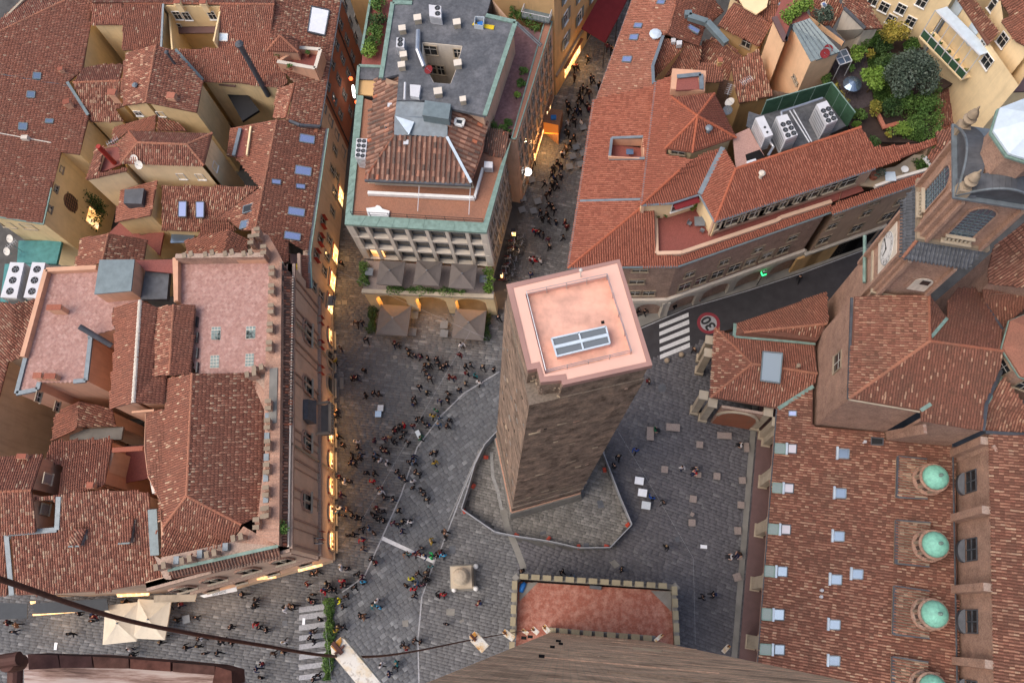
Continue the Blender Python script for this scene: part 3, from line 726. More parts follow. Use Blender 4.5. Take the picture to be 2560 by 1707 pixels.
mb=MB();mb.tube([P(g(30,130,1400),93.1), P(g(30,120,1700),93.1)], .024, 12);mb.build('post', M['rust'], t)
# ---------------------------------------------------------------- crenellated red terrace at the tall tower's foot
zt=7.5
roc=thing('tower_bastion', 'low crenellated stone bastion with red tiled terrace at the foot of the tall tower', 'bastion', P((1490,1530),0))
rq=L(32, zt-1.1, "170 720,1465 800,1480 1230,1480 1420,150 1420,170 1180")
flat(roc, rq, 'red_brick_floor' if 'red_brick_floor' in M else 'red_floor', name='terrace')
for r_ in roc.children: r_.data.materials[0]=tinted('mottled_terrace', [(0,(.23,.08,.055)),(1,(.27,.095,.064))], (.45,.25,.19), .75, .85, 1.6, 5)
outer=L(32, zt-.45, "205 680,1480 765,1512 1240,1512 1420,130 1420,150 1165,160 720")
mb=MB()
def wallband(mb, pts, th, z0, z1, closed=False):
 for a, b in zip(pts, pts[1:]+(pts[:1] if closed else [])):
  mb.bar(Ve((a.x,a.y,(z0+z1)/2)), Ve((b.x,b.y,(z0+z1)/2)), th, z1-z0)
wallband(mb, [outer[5], outer[6], outer[0], outer[1], outer[2], outer[3]], .5, 0, zt-.45);mb.build('wall', M['greystone'], roc)
unit=MB();unit.box((0,0,0),.78,.46,.75);unit.box((0,0,.75),.86,.54,.10);me=unit.mesh('merlon', M['sandstone_light'])
mossy=plaster('mossy_stone', (.27,.23,.15), (.09,.075,.05), .7, .2);me.materials[0]=mossy
def merlons(A, B, step=1.18, start=.4):
 d=(B-A);d.z=0;n=int((d.length-start)/step)+1;a=math.atan2(d.y, d.x);d.normalize()
 for i in range(n):
  p=A+d*(start+i*step);link('merlon', me, roc, Matrix.Translation((p.x,p.y,zt-.45)) @ Matrix.Rotation(a,4,'Z'))
merlons(outer[0], outer[1]);merlons(outer[1], outer[3]);merlons(outer[6], outer[4])
inn=L(32, zt-.45, "440 1125,1330 1195");mb=MB();wallband(mb, inn, .5, 0, zt-.45);mb.build('wall', M['greystone'], roc)
merlons(inn[0], inn[1], 1.2, .3)
for s, nm in (("195 735,350 725,195 885",'corner_slab'),("1290 795,1462 800,1462 970",'corner_slab')):
 mb=MB();sheet(mb, L(32, zt-1.02, s), (), .06);mb.build(nm, M['greystone'], roc)
for x, y in ((172,690),(1492,770)):
 p=P(g(32,x,y), zt-.4);mb=MB();mb.box((p.x,p.y,zt-.5),.7,.7,.5,.78);mb.box((p.x,p.y,zt),.5,.5,.3,.78);mb.build('corner_post', M['greystone'], roc)
p=P(g(32,230,768), zt-1.0)
mb=MB();mb.tube([p+Ve((-.25,-.5,.15)), p+Ve((-.1,.1,.2)), p+Ve((.15,.45,.16))], [.22,.3,.2], 8);tag(mb.build('tarpaulin_bundle', M['blue'], None, True), 'bright blue tarpaulin bundle on the corner slab of the bastion terrace', 'tarpaulin')
p=L(32, zt-.98, "780 765,878 775");mb=MB();mb.bar(p[0]+Ve((0,0,.1)), p[1]+Ve((0,0,.1)), .35, .2);tag(mb.build('floor_vent', M['lead_dark']), 'dark metal vent box on the red terrace behind the merlons', 'vent')
# ---------------------------------------------------------------- the shorter leaning tower
gar=thing('leaning_tower', 'squat leaning medieval brick tower with pink flat top, centre of the square', 'tower', P((1340,1180),0))
ZT=48.0
TL, TR, BR=P(g(12,85,970),ZT), P(g(12,1030,760),ZT), P(g(22,1305,275),ZT)
BL=BR+(TL-TR)*1.02
nt_=[P(g(22,*q),ZT) for q in ((556,441),(543,402),(371,418),(341,303),(262,318))]
outl=[TL, nt_[4], nt_[3], nt_[2], nt_[1], nt_[0], BR, TR]
q0=[P(q,2.6) for q in ((1241,1098),(1279,1280),(1447,1233))];q0.append(q0[0]+q0[2]-q0[1])
# body: brick up to just under the coping;outline of the top mapped to the foot
def foot(p, z=2.6):
 u=(TR-TL);v=(BL-TL);d=p-TL
 m=Matrix(((u.x,v.x),(u.y,v.y))).inverted() @ Ve((d.x,d.y))
 U, V=(q0[3]-q0[0]), (q0[1]-q0[0]);r=q0[0]+U*m.x+V*m.y;r.z=z;return r
full=[TL, BL, BR, TR]
lo=[foot(p) for p in full]
cut=45.2                                    # the notched corner is broken away above this height
f_=(cut-2.6)/(ZT-2.6)
mid=[l.lerp(t, f_) for l, t in zip(lo, full)]
mb=MB();mb.hexa([lo[0],lo[1],lo[2],lo[3],mid[0],mid[1],mid[2],mid[3]]);mb.build('shaft', M['tower_brick'], gar)
topo=outl;mo=[foot(p).lerp(p, f_+.0) for p in topo];to=[foot(p).lerp(p, .987) for p in topo]
sh=lambda ps, k: [p+((sum(ps,Ve())/len(ps))-p)*k for p in ps]
mo=sh(mo,.03);to2=sh(to,.03)
mb=MB();n=len(topo);mb.add(mo+to2, [(i,(i+1)%n,(i+1)%n+n,i+n) for i in range(n)]+[tuple(range(n,2*n))]);mb.build('upper_shaft', M['tower_brick'], gar)
inn=[P(g(12,245,1055),ZT-.15), P(g(22,410,355),ZT-.15), P(g(22,1137,185),ZT-.15), P(g(12,930,905),ZT-.15)]
pale=[P(g(*q),ZT) for q in ((12,140,998),(22,290,262),(22,360,248),(22,400,372),(22,580,348),(22,590,395),(22,1255,248),(12,1010,792))]
mb=MB();sheet(mb, outl, [pale], .6);mb.build('brick_coping', M['pink_coping'], gar)
mb=MB();sheet(mb, [p-Ve((0,0,.05)) for p in pale], [[Ve((p.x,p.y,ZT-.05)) for p in inn]], .55);mb.build('parapet', M['salmon'], gar)
fl=[Ve((p.x,p.y,ZT-.5)) for p in inn];mb=MB();sheet(mb, sh(fl,-.06), (), .2);mb.build('roof_terrace', M['salmon_floor'], gar)
# roof light
sk=L(12, ZT+.1, "463 1425,915 1325,950 1466");sk.append(P(g(22,508,205),ZT+.1));
mb=MB();mb.prism([p-Ve((0,0,.0)) for p in sk], (0,0,-.7));o=mb.build('roof_light', M['salmon'], gar)
c_=sum(sk, Ve())/4;up1=Ve((0,0,.06))
for i in range(2):
 for j in range(2):
  a=lambda s_, t_: (sk[0].lerp(sk[1],s_)).lerp(sk[3].lerp(sk[2],s_),t_)
  s0, s1, t0, t1=i*.5+.02, i*.5+.48, j*.5+.05, j*.5+.45
  mb=MB();mb.prism([a(s0,t0)+up1*.5, a(s1,t0)+up1*.5, a(s1,t1)+up1*.5, a(s0,t1)+up1*.5], (0,0,.02));mb.build('pane', M['roof_glass'], o)
mb=MB()
for (s0,t0,s1,t1) in ((0,0,1,0),(1,0,1,1),(1,1,0,1),(0,1,0,0),(.5,0,.5,1)): mb.bar(a(s0,t0)+up1, a(s1,t1)+up1, .1, .12)
mb.bar(a(0,.5)+up1*1.4, a(1,.5)+up1*1.4, .2, .1)
mb.build('roof_light_frame', M['pale_metal'], o)
# railing pipes round the sunken terrace
mb=MB();rr_=[Ve((p.x,p.y,ZT+.0)) for p in sh(fl,.03)]
for h in (.12,.5):
 for a_, b_ in zip(rr_, rr_[1:]+rr_[:1]): mb.tube([a_+Ve((0,0,h)), b_+Ve((0,0,h))], .022, 5)
mb.build('railing', M['steel'], gar)
mb=MB()
for a_, b_ in zip(rr_, rr_[1:]+rr_[:1]):
 for k in range(4):
  p=a_.lerp(b_, k/4);mb.tube([p-Ve((0,0,.5)), p+Ve((0,0,.52))], .025, 5)
mb.build('railing_posts', M['steel'], gar)
p=P(g(12,890,1287),ZT-.5);mb=MB();mb.box((p.x,p.y,p.z),.2,.2,.02,.2);mb.build('drain', M['dark'], gar)
p=P(g(12,705,905),ZT+.0);mb=MB();mb.tube([p, p+Ve((0,0,.9))], .04, 6);mb.lathe([(.09,0),(.12,.06),(.1,.16),(.0,.2)], p+Ve((0,0,.9)), 10);mb.build('lightning_rod', M['offwhite'], gar)
# stone footing, ledges, holes, plants
ft=[P(g(*q),0) for q in ((32,78,262),(32,690,122))]
mb=MB();k0=[sum(q0,Ve())/4+(p-sum(q0,Ve())/4)*1.10 for p in q0];k1=[sum(q0,Ve())/4+(p-sum(q0,Ve())/4)*1.045 for p in q0]
for p in k0: p.z=0
mb.hexa([k0[0],k0[1],k0[2],k0[3],*[Ve((p.x,p.y,2.6)) for p in k1]]);mb.build('stone_footing', M['greystone'], gar)
nS=9
for (a_, b_) in ((k0[1],k0[2]),(k0[0],k0[1])):
 for r_ in range(4):
  off=.5*(r_%2)
  for i in range(nS):
   f0, f1=(i+off)/nS+.006, (i+1+off)/nS-.006
   if f1 > 1: continue
   m=MB();ff=(r_*.62+.05)/2.6
   out=(Ve((a_.x+b_.x,a_.y+b_.y,0))/2-Ve((*(sum(q0,Ve())/4).xy,0))).normalized()*(.03+.02*rr0())
   aa, bb=a_.lerp(b_,f0), a_.lerp(b_,f1);i0={id(k0[1]):k1[1],id(k0[0]):k1[0]}[id(a_)];i1={id(k0[2]):k1[2],id(k0[1]):k1[1]}[id(b_)]
   ta, tb=Ve((*i0.lerp(i1,f0).xy,2.6)), Ve((*i0.lerp(i1,f1).xy,2.6))
   za, zb=(r_*.64+.02)/2.6, (r_*.64+.60)/2.6
   m.hexa([aa.lerp(ta,za), bb.lerp(tb,za), bb.lerp(tb,za)+out, aa.lerp(ta,za)+out, aa.lerp(ta,zb), bb.lerp(tb,zb), bb.lerp(tb,zb)+out, aa.lerp(ta,zb)+out]);m.build('footing_stone', M['greystone'], gar)
def shaft_at(s, z, side):     # point on a shaft face: side 0 front (towards the camera), 1 left
 a_, b_=((1,2),(0,1))[side];t_=(z-2.6)/(ZT-2.6)
 return lo[a_].lerp(full[a_],t_).lerp(lo[b_].lerp(full[b_],t_), s)
def face_n(side): a_, b_=((1,2),(0,1))[side];d=lo[b_]-lo[a_];return Ve((d.y,-d.x,0)).normalized()
for z, h_ in ((6.0,.16),(9.2,.14),(2.75,.3)):
 mb=MB();o_=face_n(0)*.05;mb.bar(shaft_at(-.005,z,0)+o_, shaft_at(1.005,z,0)+o_, .16, h_);o_=face_n(1)*.05;mb.bar(shaft_at(-.005,z,1)+o_, shaft_at(1.0,z,1)+o_, .16, h_);mb.build('string_course', M['church_brick'] if z<3 else M['tower_brick'], gar)
for side, s, z in [(0,.2,38),(0,.62,33),(0,.43,29),(0,.78,22),(0,.5,19),(0,.3,14),(0,.8,12),(1,.3,40),(1,.6,36),(1,.25,31),(1,.7,30),(1,.5,24),(1,.3,20),(1,.75,17),(1,.4,12),(1,.55,8),(1,.2,26),(1,.8,42)]:
 p=shaft_at(s,z,side);m=MB();nn=face_n(side);m.bar(p-nn*.1, p+nn*.03, .22, .26);m.build('putlog_hole', M['dark'], gar)
for side, s, z, w_ in [(0,.1,37.5,.9),(0,.5,26,.5),(0,.28,21,.9),(0,.62,23.5,.9),(0,.75,20,.6),(0,.42,11,.8),(0,.2,9.8,.6),(0,.55,31,.5),(0,.35,33,.4),(0,.85,27,.5),(1,.4,22,.4),(1,.5,28,.35),(1,.3,34,.4),(1,.6,14,.4),(1,.45,18,.35)]:
 p=shaft_at(s,z,side);nn=face_n(side);d=Ve((-nn.y,nn.x,0));m=MB();m.bar(p-d*w_/2+nn*.03, p+d*w_/2+nn*.03, .1, .34, (0,0,1));m.build('patch_stone', M['stone'], gar)
for i in range(70):
 side=i%2;s, z=ru(.05,.95), ru(4,44 if side==0 and rr0() > .2 else 40);w_=ru(.2,.7);q_=shaft_at(s,z,side);nn=face_n(side);d=Ve((-nn.y,nn.x,0));m=MB();m.bar(q_-d*w_/2+nn*.012, q_+d*w_/2+nn*.012, .06, ru(.1,.3));m.build('worn_brick', M[('stone','tower_brick','church_brick','greystone')[i%4]], gar)
# rough broken rubble in the notched corner
for i in range(150):
 a_=rr0();z=38.5+rr0()*8
 e_=random.choice((0,1,2,3));pa, pb=outl[1+e_], outl[2+e_];p=pa.lerp(pb, a_);p=foot(p).lerp(p, (z-2.6)/(ZT-2.6));cc=sum(full,Ve())/4
 p=p + (Ve((cc.x,cc.y,p.z))-p).normalized()*ru(.05,.16)
 if z > 46.8: continue
 m=MB();s_=ru(.1,.24);m.box((p.x,p.y,p.z), s_, s_*.8, s_*.5, rr0()*3);m.build('rubble_stone', M[random.choice(('tower_brick','stone','tower_brick'))], gar)
# ---------------------------------------------------------------- the church on the right
def seg(name, parent, pts, w, h, mat, up=(0,0,1)):
 mb=MB()
 for a, b in zip(pts, pts[1:]): mb.bar(a, b, w, h, up)
 return mb.build(name, M[mat], parent)
ch=thing('church', 'brick church with long tiled aisle roof, green domes and a tall nave wall, right edge', 'church', P((2200,1400),0))
CE=8.0
A, B=P((1942,1052),CE), P((1897,1639),CE)
aisle=pl(A, B, .27, 1)
AN=[aisle.at(p) for p in ((1942,1022),(2032,971),(2031,1062),(2040,1066),(2209,1080),(2209,1099),(2384,1113),(2389,1237),(2396,1760),(1887,1760))]
lan_px=[(23,(1265,1045),(1510,1065),(1515,1395),(1255,1385),(1628,1197),(1490,1240)),(33,(1250,215),(1540,235),(1530,600),(1245,575),(1627,405),(1480,425)),
   (33,(1235,760),(1530,800),(1530,1195),(1225,1160),(1622,990),(1475,985)),(33,(1220,1345),(1520,1390),(1520,1650),(1220,1640),(1610,1620),(1465,1570))]
r_ai=roof(ch, AN, 'tile_church', 'tile_bed', pu=.27, pv=.38)
walls(ch, [AN[i] for i in (0,3,6,7,8,9)], 4.9, 'church_brick', .5, name='aisle_wall')
gutter(ch, aisle.at((1942,1022)), aisle.at((1887,1760)), 'lead_dark')
# portico: stone piers with brick arches, step along the square
p0, p1=P((1921,1020),0), P((1866,1720),0)
eA, eB=aisle.at((1942,1022)), aisle.at((1887,1760));fd=(eB-eA);fd.z=0;fd.normalize();fo=Ve((-fd.y, fd.x, 0));fo=fo if fo.x < 0 else -fo
base0=Ve((eA.x, eA.y, 0))
def fpt(px):                       # ground point on the portico front, from the foot of a pier
 q=P(px,0);return base0+fd*((q-base0).dot(fd))-fo*.7
pier_s=sorted((fpt(g(*q))-fpt(g(22,2190,900))).dot(fd) for q in ((22,2165,1245),(32,2130,290),(32,2105,735),(32,2060,1215)))
s0=fpt(g(22,2190,900));pp=[0]+pier_s+[pier_s[-1]+5.6, pier_s[-1]+11]
for s in pp:
 c=s0+fd*s;an=math.atan2(fd.y, fd.x)
 m=MB();m.box((c.x,c.y,0),1.5,1.0,.5,an);m.box((c.x,c.y,.5),1.25,.8,5.6,an);m.box((c.x,c.y,6.1),1.5,1.0,.35,an);m.build('pier', M['sandstone_light'], ch)
for a, b in zip(pp, pp[1:]):
 c=s0+fd*((a+b)/2);w=b-a;h=w/2-.6;n=14;vs=[]
 for dz in (-.3,.3):
  arc=[(-w/2,7.7),(w/2,7.7),(w/2,4.2)]+[(h*math.cos(t)*1.0, 4.2+h*.95*math.sin(t)) for t in [math.pi*i/n for i in range(n+1)]]+[(-w/2,4.2)]
  vs.append([c+fd*x+fo*dz+Ve((0,0,z)) for x, z in arc])
 m=MB();k=len(vs[0]);f0, f1=vs
 tri=tessellate_polygon([f0]);m.add(f0+f1, [tuple(t) for t in tri]+[tuple(k+i for i in reversed(t)) for t in tri]+[(i,(i+1)%k,(i+1)%k+k,i+k) for i in range(k)])
 m.build('arch', M['church_brick'], ch)
 m=MB();q=c-fo*2.6;m.box((q.x,q.y,0),w,.2,6.5,math.atan2(fd.y,fd.x));m.build('portico_wall', M['redwall'], ch)
m=MB();m.bar(s0-fd*4+fo*1.5+Ve((0,0,.09)), s0+fd*34+fo*1.5+Ve((0,0,.09)), .6, .18);m.build('step', M['greystone'], ch)
m=MB();m.bar(s0-fd*4-fo*.9+Ve((0,0,.1)), s0+fd*34-fo*.9+Ve((0,0,.1)), 3.8, .24);m.build('portico_floor', M['brownsheet'], ch)
# lantern domes on low tiled bases
for i, (rc, a, b, c, d, dome, base) in enumerate(lan_px):
 q=[aisle.at(g(rc,*p)) for p in (a,b,c,d)]
 up=Ve((0,0,.55));bed=MB();top=[q[0]+up*1.25, q[1]+up*.9, q[2]+up*.9, q[3]+up*1.25]
 bed.hexa([*[p-Ve((0,0,.4)) for p in q], *[p-Ve((0,0,.08)) for p in top]]);ob=bed.build('lantern_base', M['stone'], ch)
 rr_=[t.lerp(sum(top,Ve())/4,.05) for t in top]
 V, qd, t_=tile_arrays(rr_, pu=.27, pv=.38);stuff(link('roof_tiles', np_mesh('roof_tiles', V, qd, t_, M['tile_church']), ob))
 m=MB();m.bar(top[0], top[3], .28, .12);m.bar(top[0], top[1], .12, .1);m.bar(top[3], top[2], .12, .1);m.build('flashing', M['lead_dark'], ob)
 bz=aisle.at(g(rc,*base)).z+.5
 c0=P(g(rc,*dome), bz+2.6);c0.z=bz-.9
 lan=MB();R_=1.13
 lan.lathe([(R_*1.28,0),(R_*1.28,.9),(R_*1.36,.95),(R_*1.36,1.05),(R_*1.05,1.1),(R_*1.0,2.2),(R_*1.22,2.25),(R_*1.25,2.42),(R_*1.02,2.46),(R_*1.0,2.6)], c0, 24);o=lan.build('lantern_drum', M['church_brick'], ch)
 for k in range(8):
  an=k*math.pi/4+.2;dv=Ve((math.cos(an),math.sin(an),0));p=c0+dv*R_*1.0+Ve((0,0,1.18))
  m=MB();m.box((p.x,p.y,p.z),.36,.2,.85,an+math.pi/2);m.build('lantern_window', M['dark_glass'], o)
  an+=math.pi/8;dv=Ve((math.cos(an),math.sin(an),0));p=c0+dv*R_*1.1+Ve((0,0,1.08))
  m=MB();m.box((p.x,p.y,p.z),.2,.26,1.15,an+math.pi/2);m.build('pilaster', M['stone'], o)
 m=MB();m.lathe([(R_*1.36*math.cos(t)*.78, 2.58+1.15*math.sin(t)) for t in [j*math.pi/2/10 for j in range(10)]]+[(.09,3.74)], c0, 32);dm=m.build('dome', M['copper_dome'], ch, True)
 m=MB()
 for k in range(16):
  an=k*math.pi/8;m.tube([c0+Ve((R_*1.07*math.cos(t)*math.cos(an), R_*1.07*math.cos(t)*math.sin(an), 2.58+1.165*math.sin(t))) for t in [j*math.pi/2/7 for j in range(7)]], .018, 4)
 m.build('dome_seams', M['copper_dome'], dm)
 m=MB();m.lathe([(.17,3.68),(.17,3.84),(.1,3.9),(.14,4.02),(.16,4.12),(.1,4.22),(.03,4.26)], c0, 12);m.build('finial', M['copper'], dm)
# roof windows: pairs with a green glazed front near the eave, single ones above
def on_ai(rc, *q): return [aisle.at(g(rc,*p)) for p in q]
for rc, gx, gy, gw, gh, bx, bw, pane in ((23,262,930,82,85,370,70,'blind'),(23,242,1258,75,85,340,75,'blind'),(33,208,242,80,88,315,75,'blind'),(33,178,590,78,92,283,80,'glass_blue'),(33,155,945,78,100,252,85,'glass_blue'),(33,138,1240,90,92,258,82,'glass_blue')):
 skylight(ch, on_ai(rc,(gx,gy),(gx+gw,gy+6),(gx+gw-4,gy+gh),(gx-4,gy+gh-6)), 'copper', 'glass_block')
 skylight(ch, on_ai(rc,(bx,gy+6),(bx+bw,gy+10),(bx+bw-4,gy+gh),(bx-4,gy+gh-5)), 'lead_dark', pane, .2)
 m=MB();a, b=on_ai(rc,(gx+gw+10,gy-4),(gx+gw+6,gy+gh+8));m.bar(a+Ve((0,0,.2)), b+Ve((0,0,.2)), .2, .22);m.build('skylight_kerb', M['pale_metal'], ch)
for rc, x, y in ((23,790,975),(23,765,1305),(33,750,305),(33,728,665),(33,905,620),(33,715,1040),(33,712,1340)):
 skylight(ch, on_ai(rc,(x,y),(x+88,y+4),(x+84,y+82),(x-4,y+78)), 'lead', 'glass_blue', .2)
 m=MB();a, b=on_ai(rc,(x-14,y-18),(x-18,y+88));m.bar(a+Ve((0,0,.15)), b+Ve((0,0,.15)), .2, .25);m.build('skylight_kerb', M['pale_metal'], ch)
skylight(ch, on_ai(23,(375,660),(438,662),(436,702),(373,700)), 'lead', 'sky_glass');skylight(ch, on_ai(23,(1062,880),(1160,890),(1158,942),(1060,940)), 'lead_dark', 'dark_glass')
for rc, x, y in ((33,637,795),(33,632,848),(23,995,922)):
 p=aisle.at(g(rc,x,y));flue(ch, p, .5, .1, 'white_metal', 'vent_pipe')
# nave wall and nave roof
zb0, zb1=aisle.at(g(23,1785,1050)).z, aisle.at(g(33,1775,1395)).z
zN=zof(g(23,2055,960), g(23,1785,1050), zb0)
nA, nB=P(g(23,2050,955), zN), P(g(33,2092,1450), zN)
nd=(nB-nA);nd.z=0;nd.normalize();no=Ve((nd.y,-nd.x,0));no=no if no.x < 0 else -no
nave=pl(nA, nB, .3, 1);nS_=nA+nd*((nB-nA).length*1.4)
NN=[nA, nS_]+[nave.at(p) for p in ((2700,1800),(2700,1085),(2470,1088))]
roof(ch, NN, 'tile_church', 'tile_bed', pu=.27, pv=.4)
wl=MB();a, b=nA-no*.35-nd*1.5, nS_-no*.35;wl.bar(Ve((a.x,a.y,(zN+4)/2-.1)), Ve((b.x,b.y,(zN+4)/2-.1)), .4, zN-4-.2);nw=wl.build('nave_wall', M['church_brick'], ch)
def nav(px): return Plane(nA-no*.15, no).at(px)
for y, rc in ((190,33),(795,33),(1395,33),(1000,23)):
 p=nav(g(rc,1850,y));m=MB();q=Ve((p.x,p.y,0))+no*.15;m.bar(q+Ve((0,0,6)), q+Ve((0,0,zN-.1)), 1.5, .7, nd);m.build('buttress', M['church_brick'], ch)
for rc, x, y in ((23,1900,1245),(33,1905,455),(33,1910,1055),(33,1905,1650)):
 p=nav(g(rc,x,y));M_=wallM(p+no*.04, no)
 m=MB();w_, h_=2.0, 2.0;m.box((0,.01,-h_/2),w_,.04,h_);o=link('window', m.mesh('window', M['dark_glass']), ch, M_)
 m=MB();m.box((0,.06,-h_/2),.12,.06,h_);m.box((0,.062,-.06),w_,.06,.12)
 for s in (-1,1): m.box((s*w_/2,.06,-h_/2),.1,.1,h_)
 m.box((0,.06,h_/2),w_+.1,.1,.1);child('window_frame', m.mesh('window_frame', M['lead_dark']), o)
 m=MB();n=12;half=[Ve((w_*.62*math.cos(t), .12, -h_*.5-.05)) for t in (0,)]
 pr=[(w_*.54*math.cos(math.pi*j/n), .05+.55*math.sin(math.pi*j/n)) for j in range(n+1)]
 m.add([(x_,y_,-h_/2-.25-.45*y_) for x_,y_ in pr]+[(x_,y_,-h_/2-.9-.2*y_) for x_,y_ in pr], [tuple(range(n+1))]+[(j,j+n+1,j+n+2,j+1) for j in range(n)]);child('sill', m.mesh('sill', M['lead_dark']), o)
gutter(ch, aisle.at((2384,1113))+Ve((-.1,0,.1)), aisle.at((2396,1760))+Ve((-.1,0,.1)), 'lead_dark')
# ---------------------------------------------------------------- tall transept block north of the aisle
zt0=aisle.at(g(23,600,780)).z
zT=zof((2121,996), (2040,1063), zt0)
tr=thing('church_transept', 'tall brick church wing with hipped tiled roof beside the clock tower', 'church wing', P((2200,850),0))
wA, wB=P(g(23,878,552),zT), P(g(13,905,1075),zT)
wpl=pl(wB, wA, .3, 1)
sA, sB=wA, P(g(23,1475,655),zT);spl=pl(sA, sB, .3, 1)
pk=P(g(23,1550,75), wpl.at(g(23,1550,75)).z)
Wp=[wA, pk, wpl.at(g(13,1540,1052)), wpl.at(g(13,920,1072))]
roof(tr, Wp, 'tile_church')
Sp=[wA, sB]+[spl.at(g(23,*q)) for q in ((1480,740),(1985,822),(2005,600),(2140,300),(2165,158))]+[pk]
roof(tr, Sp, 'tile_church');ridge(tr, wA, pk);ridge(tr, pk, spl.at(g(23,2160,158)))
Ep=[pk, spl.at(g(23,2160,158))]+[P(g(*q), pk.z-h) for q,h in (((13,2150,1350),.9),((13,1990,1090),2.2),((13,1985,1010),2.6),((13,1785,1000),2.4),((13,1700,1105),1.5),((13,1695,1255),.9),((13,1545,1050),.3))]
roof(tr, Ep, 'tile_church');ridge(tr, P(g(13,1545,1060), pk.z), pk)
# west and south walls, the stepped south wall and its buttresses
m=MB()
def wallq(a, b, z0, mat='church_brick', off=.2, nm='wall', par=tr):
 n=outward(a, b, Ve((0,0,0)));a, b=a-n*off, b-n*off;m=MB();m.bar(Ve((a.x,a.y,(a.z+z0)/2-.1)), Ve((b.x,b.y,(b.z+z0)/2-.1)), .3, a.z-z0-.1);return m.build(nm, M[mat], par)
wallq(wA, wB, 3);wallq(sA, sB, 3);s2=spl.at(g(23,1480,740));s3=spl.at(g(23,1985,822));s2.z=s3.z=min(s2.z,s3.z);wallq(s2, s3, 3);wallq(sB, s2, 3)
s4=spl.at(g(23,2005,830));wallq(s3, s3+(nA-s3)*1.0, 3)
p=[vpl(wA,wB).at(g(23,*q)) for q in ((715,250),(850,280))]
m=MB();q0_=vpl(wA,wB).at(g(23,780,250));nW=outward(wA,wB,Ve((0,0,0)))
window(tr, q0_+nW*(-.03), nW, 1.7, 2.2, 'dark')
seg('cornice', tr, [wA-Ve((0,0,.25)), wB-Ve((0,0,.25))], .25, .22, 'lead_dark');seg('cornice', tr, [sA-Ve((0,0,.25)), sB-Ve((0,0,.25))], .25, .22, 'sandstone_light')
a, b=spl.at(g(23,1470,655)), spl.at(g(23,1555,600));seg('flashing', tr, [a+Ve((0,0,.1)), b+Ve((0,0,.1))], .35, .1, 'copper')
a, b=P(g(13,1690,1255),pk.z-.8), P(g(13,1560,1410),pk.z-.1);seg('flashing', tr, [a+Ve((0,0,.1)), b+Ve((0,0,.1))], .3, .1, 'copper')
wfar=P(g(13,710,1050),0)
# lower roofs further right
far=thing('church_choir', 'group of stepped church roofs with green gutters at the right edge', 'church wing', P((2560,900),0))
zc=pk.z-2.2
r1=L(13, zc, f"1990 1010 {zc+.8},2335 985 {zc+1.2},2600 1000 {zc+1},2600 1200,2335 1170,2160 1345,2000 1120");roof(far, r1, 'tile_church')
zq=zc+2.5
r2=L(13, zq, f"2040 960,2040 830,2080 665,2335 455 {zq+2.5},2800 300 {zq+4},2800 1000 {zq+2},2335 995 {zq+.3}");roof(far, r2, 'tile_church');walls(far, r2, 0, 'church_brick')
seg('gutter', far, L(13, zc, "2000 1130,2155 1355")+L(23, zc, "2170 160,2140 330,2020 580,1990 820"), .35, .2, 'lead_dark')
r3=L(23, zc-1, f"2165 375 {zc+.5},2335 600 {zc},2600 620 {zc},2600 830,2015 830,1995 800,2005 620");roof(far, r3, 'tile_church');walls(far, r1+[], 0, 'church_brick', .5)
seg('gutter', far, L(23, zc-.8, "2010 835,2335 855,2600 850"), .3, .25, 'lead_dark');seg('flashing', far, [p+Ve((0,0,.15)) for p in L(23, zc-.6, "1990 815,2005 620,2160 370")], .3, .1, 'copper')
# octagonal drum with green window
oc=P(g(23,2520,130), zc+2.5);m=MB();R_=(P(g(23,2190,130),zc+2.5)-oc).length
m.lathe([(R_,-12),(R_,-.3)], oc, 8);o=m.build('drum', M['church_brick'], far)
m=MB();m.lathe([(R_+.3,-.3),(R_+.3,0),(.1,2.2)], oc, 8);m.build('drum_roof', M['tile_church'], far)
m=MB();m.lathe([(R_+.38,-.45),(R_+.38,-.25),(R_+.2,-.25)], oc, 8);m.build('gutter', M['copper'], far)
for k in (4,5,6):
 an=(k+.5)*math.pi/4;dv=Ve((math.cos(an),math.sin(an),0));p=oc+dv*(R_*.925)-Ve((0,0,2.2));window(far, p, dv, 1.2, 1.9, 'dark')
# ---------------------------------------------------------------- clock tower
ck=thing('clock_tower', 'brick church tower with round white clock face and arched windows at the right edge', 'clock tower', P((2300,680),0))
zk0=wpl.at(g(13,1090,1050)).z
z1=zof(g(13,1330,745), g(13,1090,1050), zk0)
SW, SE, NW=P(g(13,1330,745),z1), P(g(13,1850,830),z1), P(g(13,1335,285),z1)
u1, v1=(SE-SW), (NW-SW);v1=v1.normalized()*u1.length*1.05;ud, vd=u1.normalized(), v1.normalized()
def stage(nm, sw, lu, lv, za, zb, mat='church_brick'):
 q=[sw, sw+ud*lu, sw+ud*lu+vd*lv, sw+vd*lv];m=MB();m.hexa([Ve((p.x,p.y,za)) for p in q]+[Ve((p.x,p.y,zb)) for p in q]);return m.build(nm, M[mat], ck)
lu, lv=u1.length, v1.length
stage('lower_stage', SW+ud*.25+vd*.25, lu-.5, lv-.5, 0, z1-.3)
for z, e_, h_, mt in ((z1-.35,.05,.3,'church_brick'),(z1-.06,.3,.14,'sandstone_light'),(zk0-.8,.15,.35,'sandstone_light')):
 stage('cornice', SW-ud*e_-vd*e_+ud*.25+vd*.25, lu-.5+2*e_, lv-.5+2*e_, z, z+h_, mt)
wn, sn=outward(SW, NW, Ve()), outward(SW, SE, Ve())
def kface(px, o, n): return Plane(o, n).at(px)
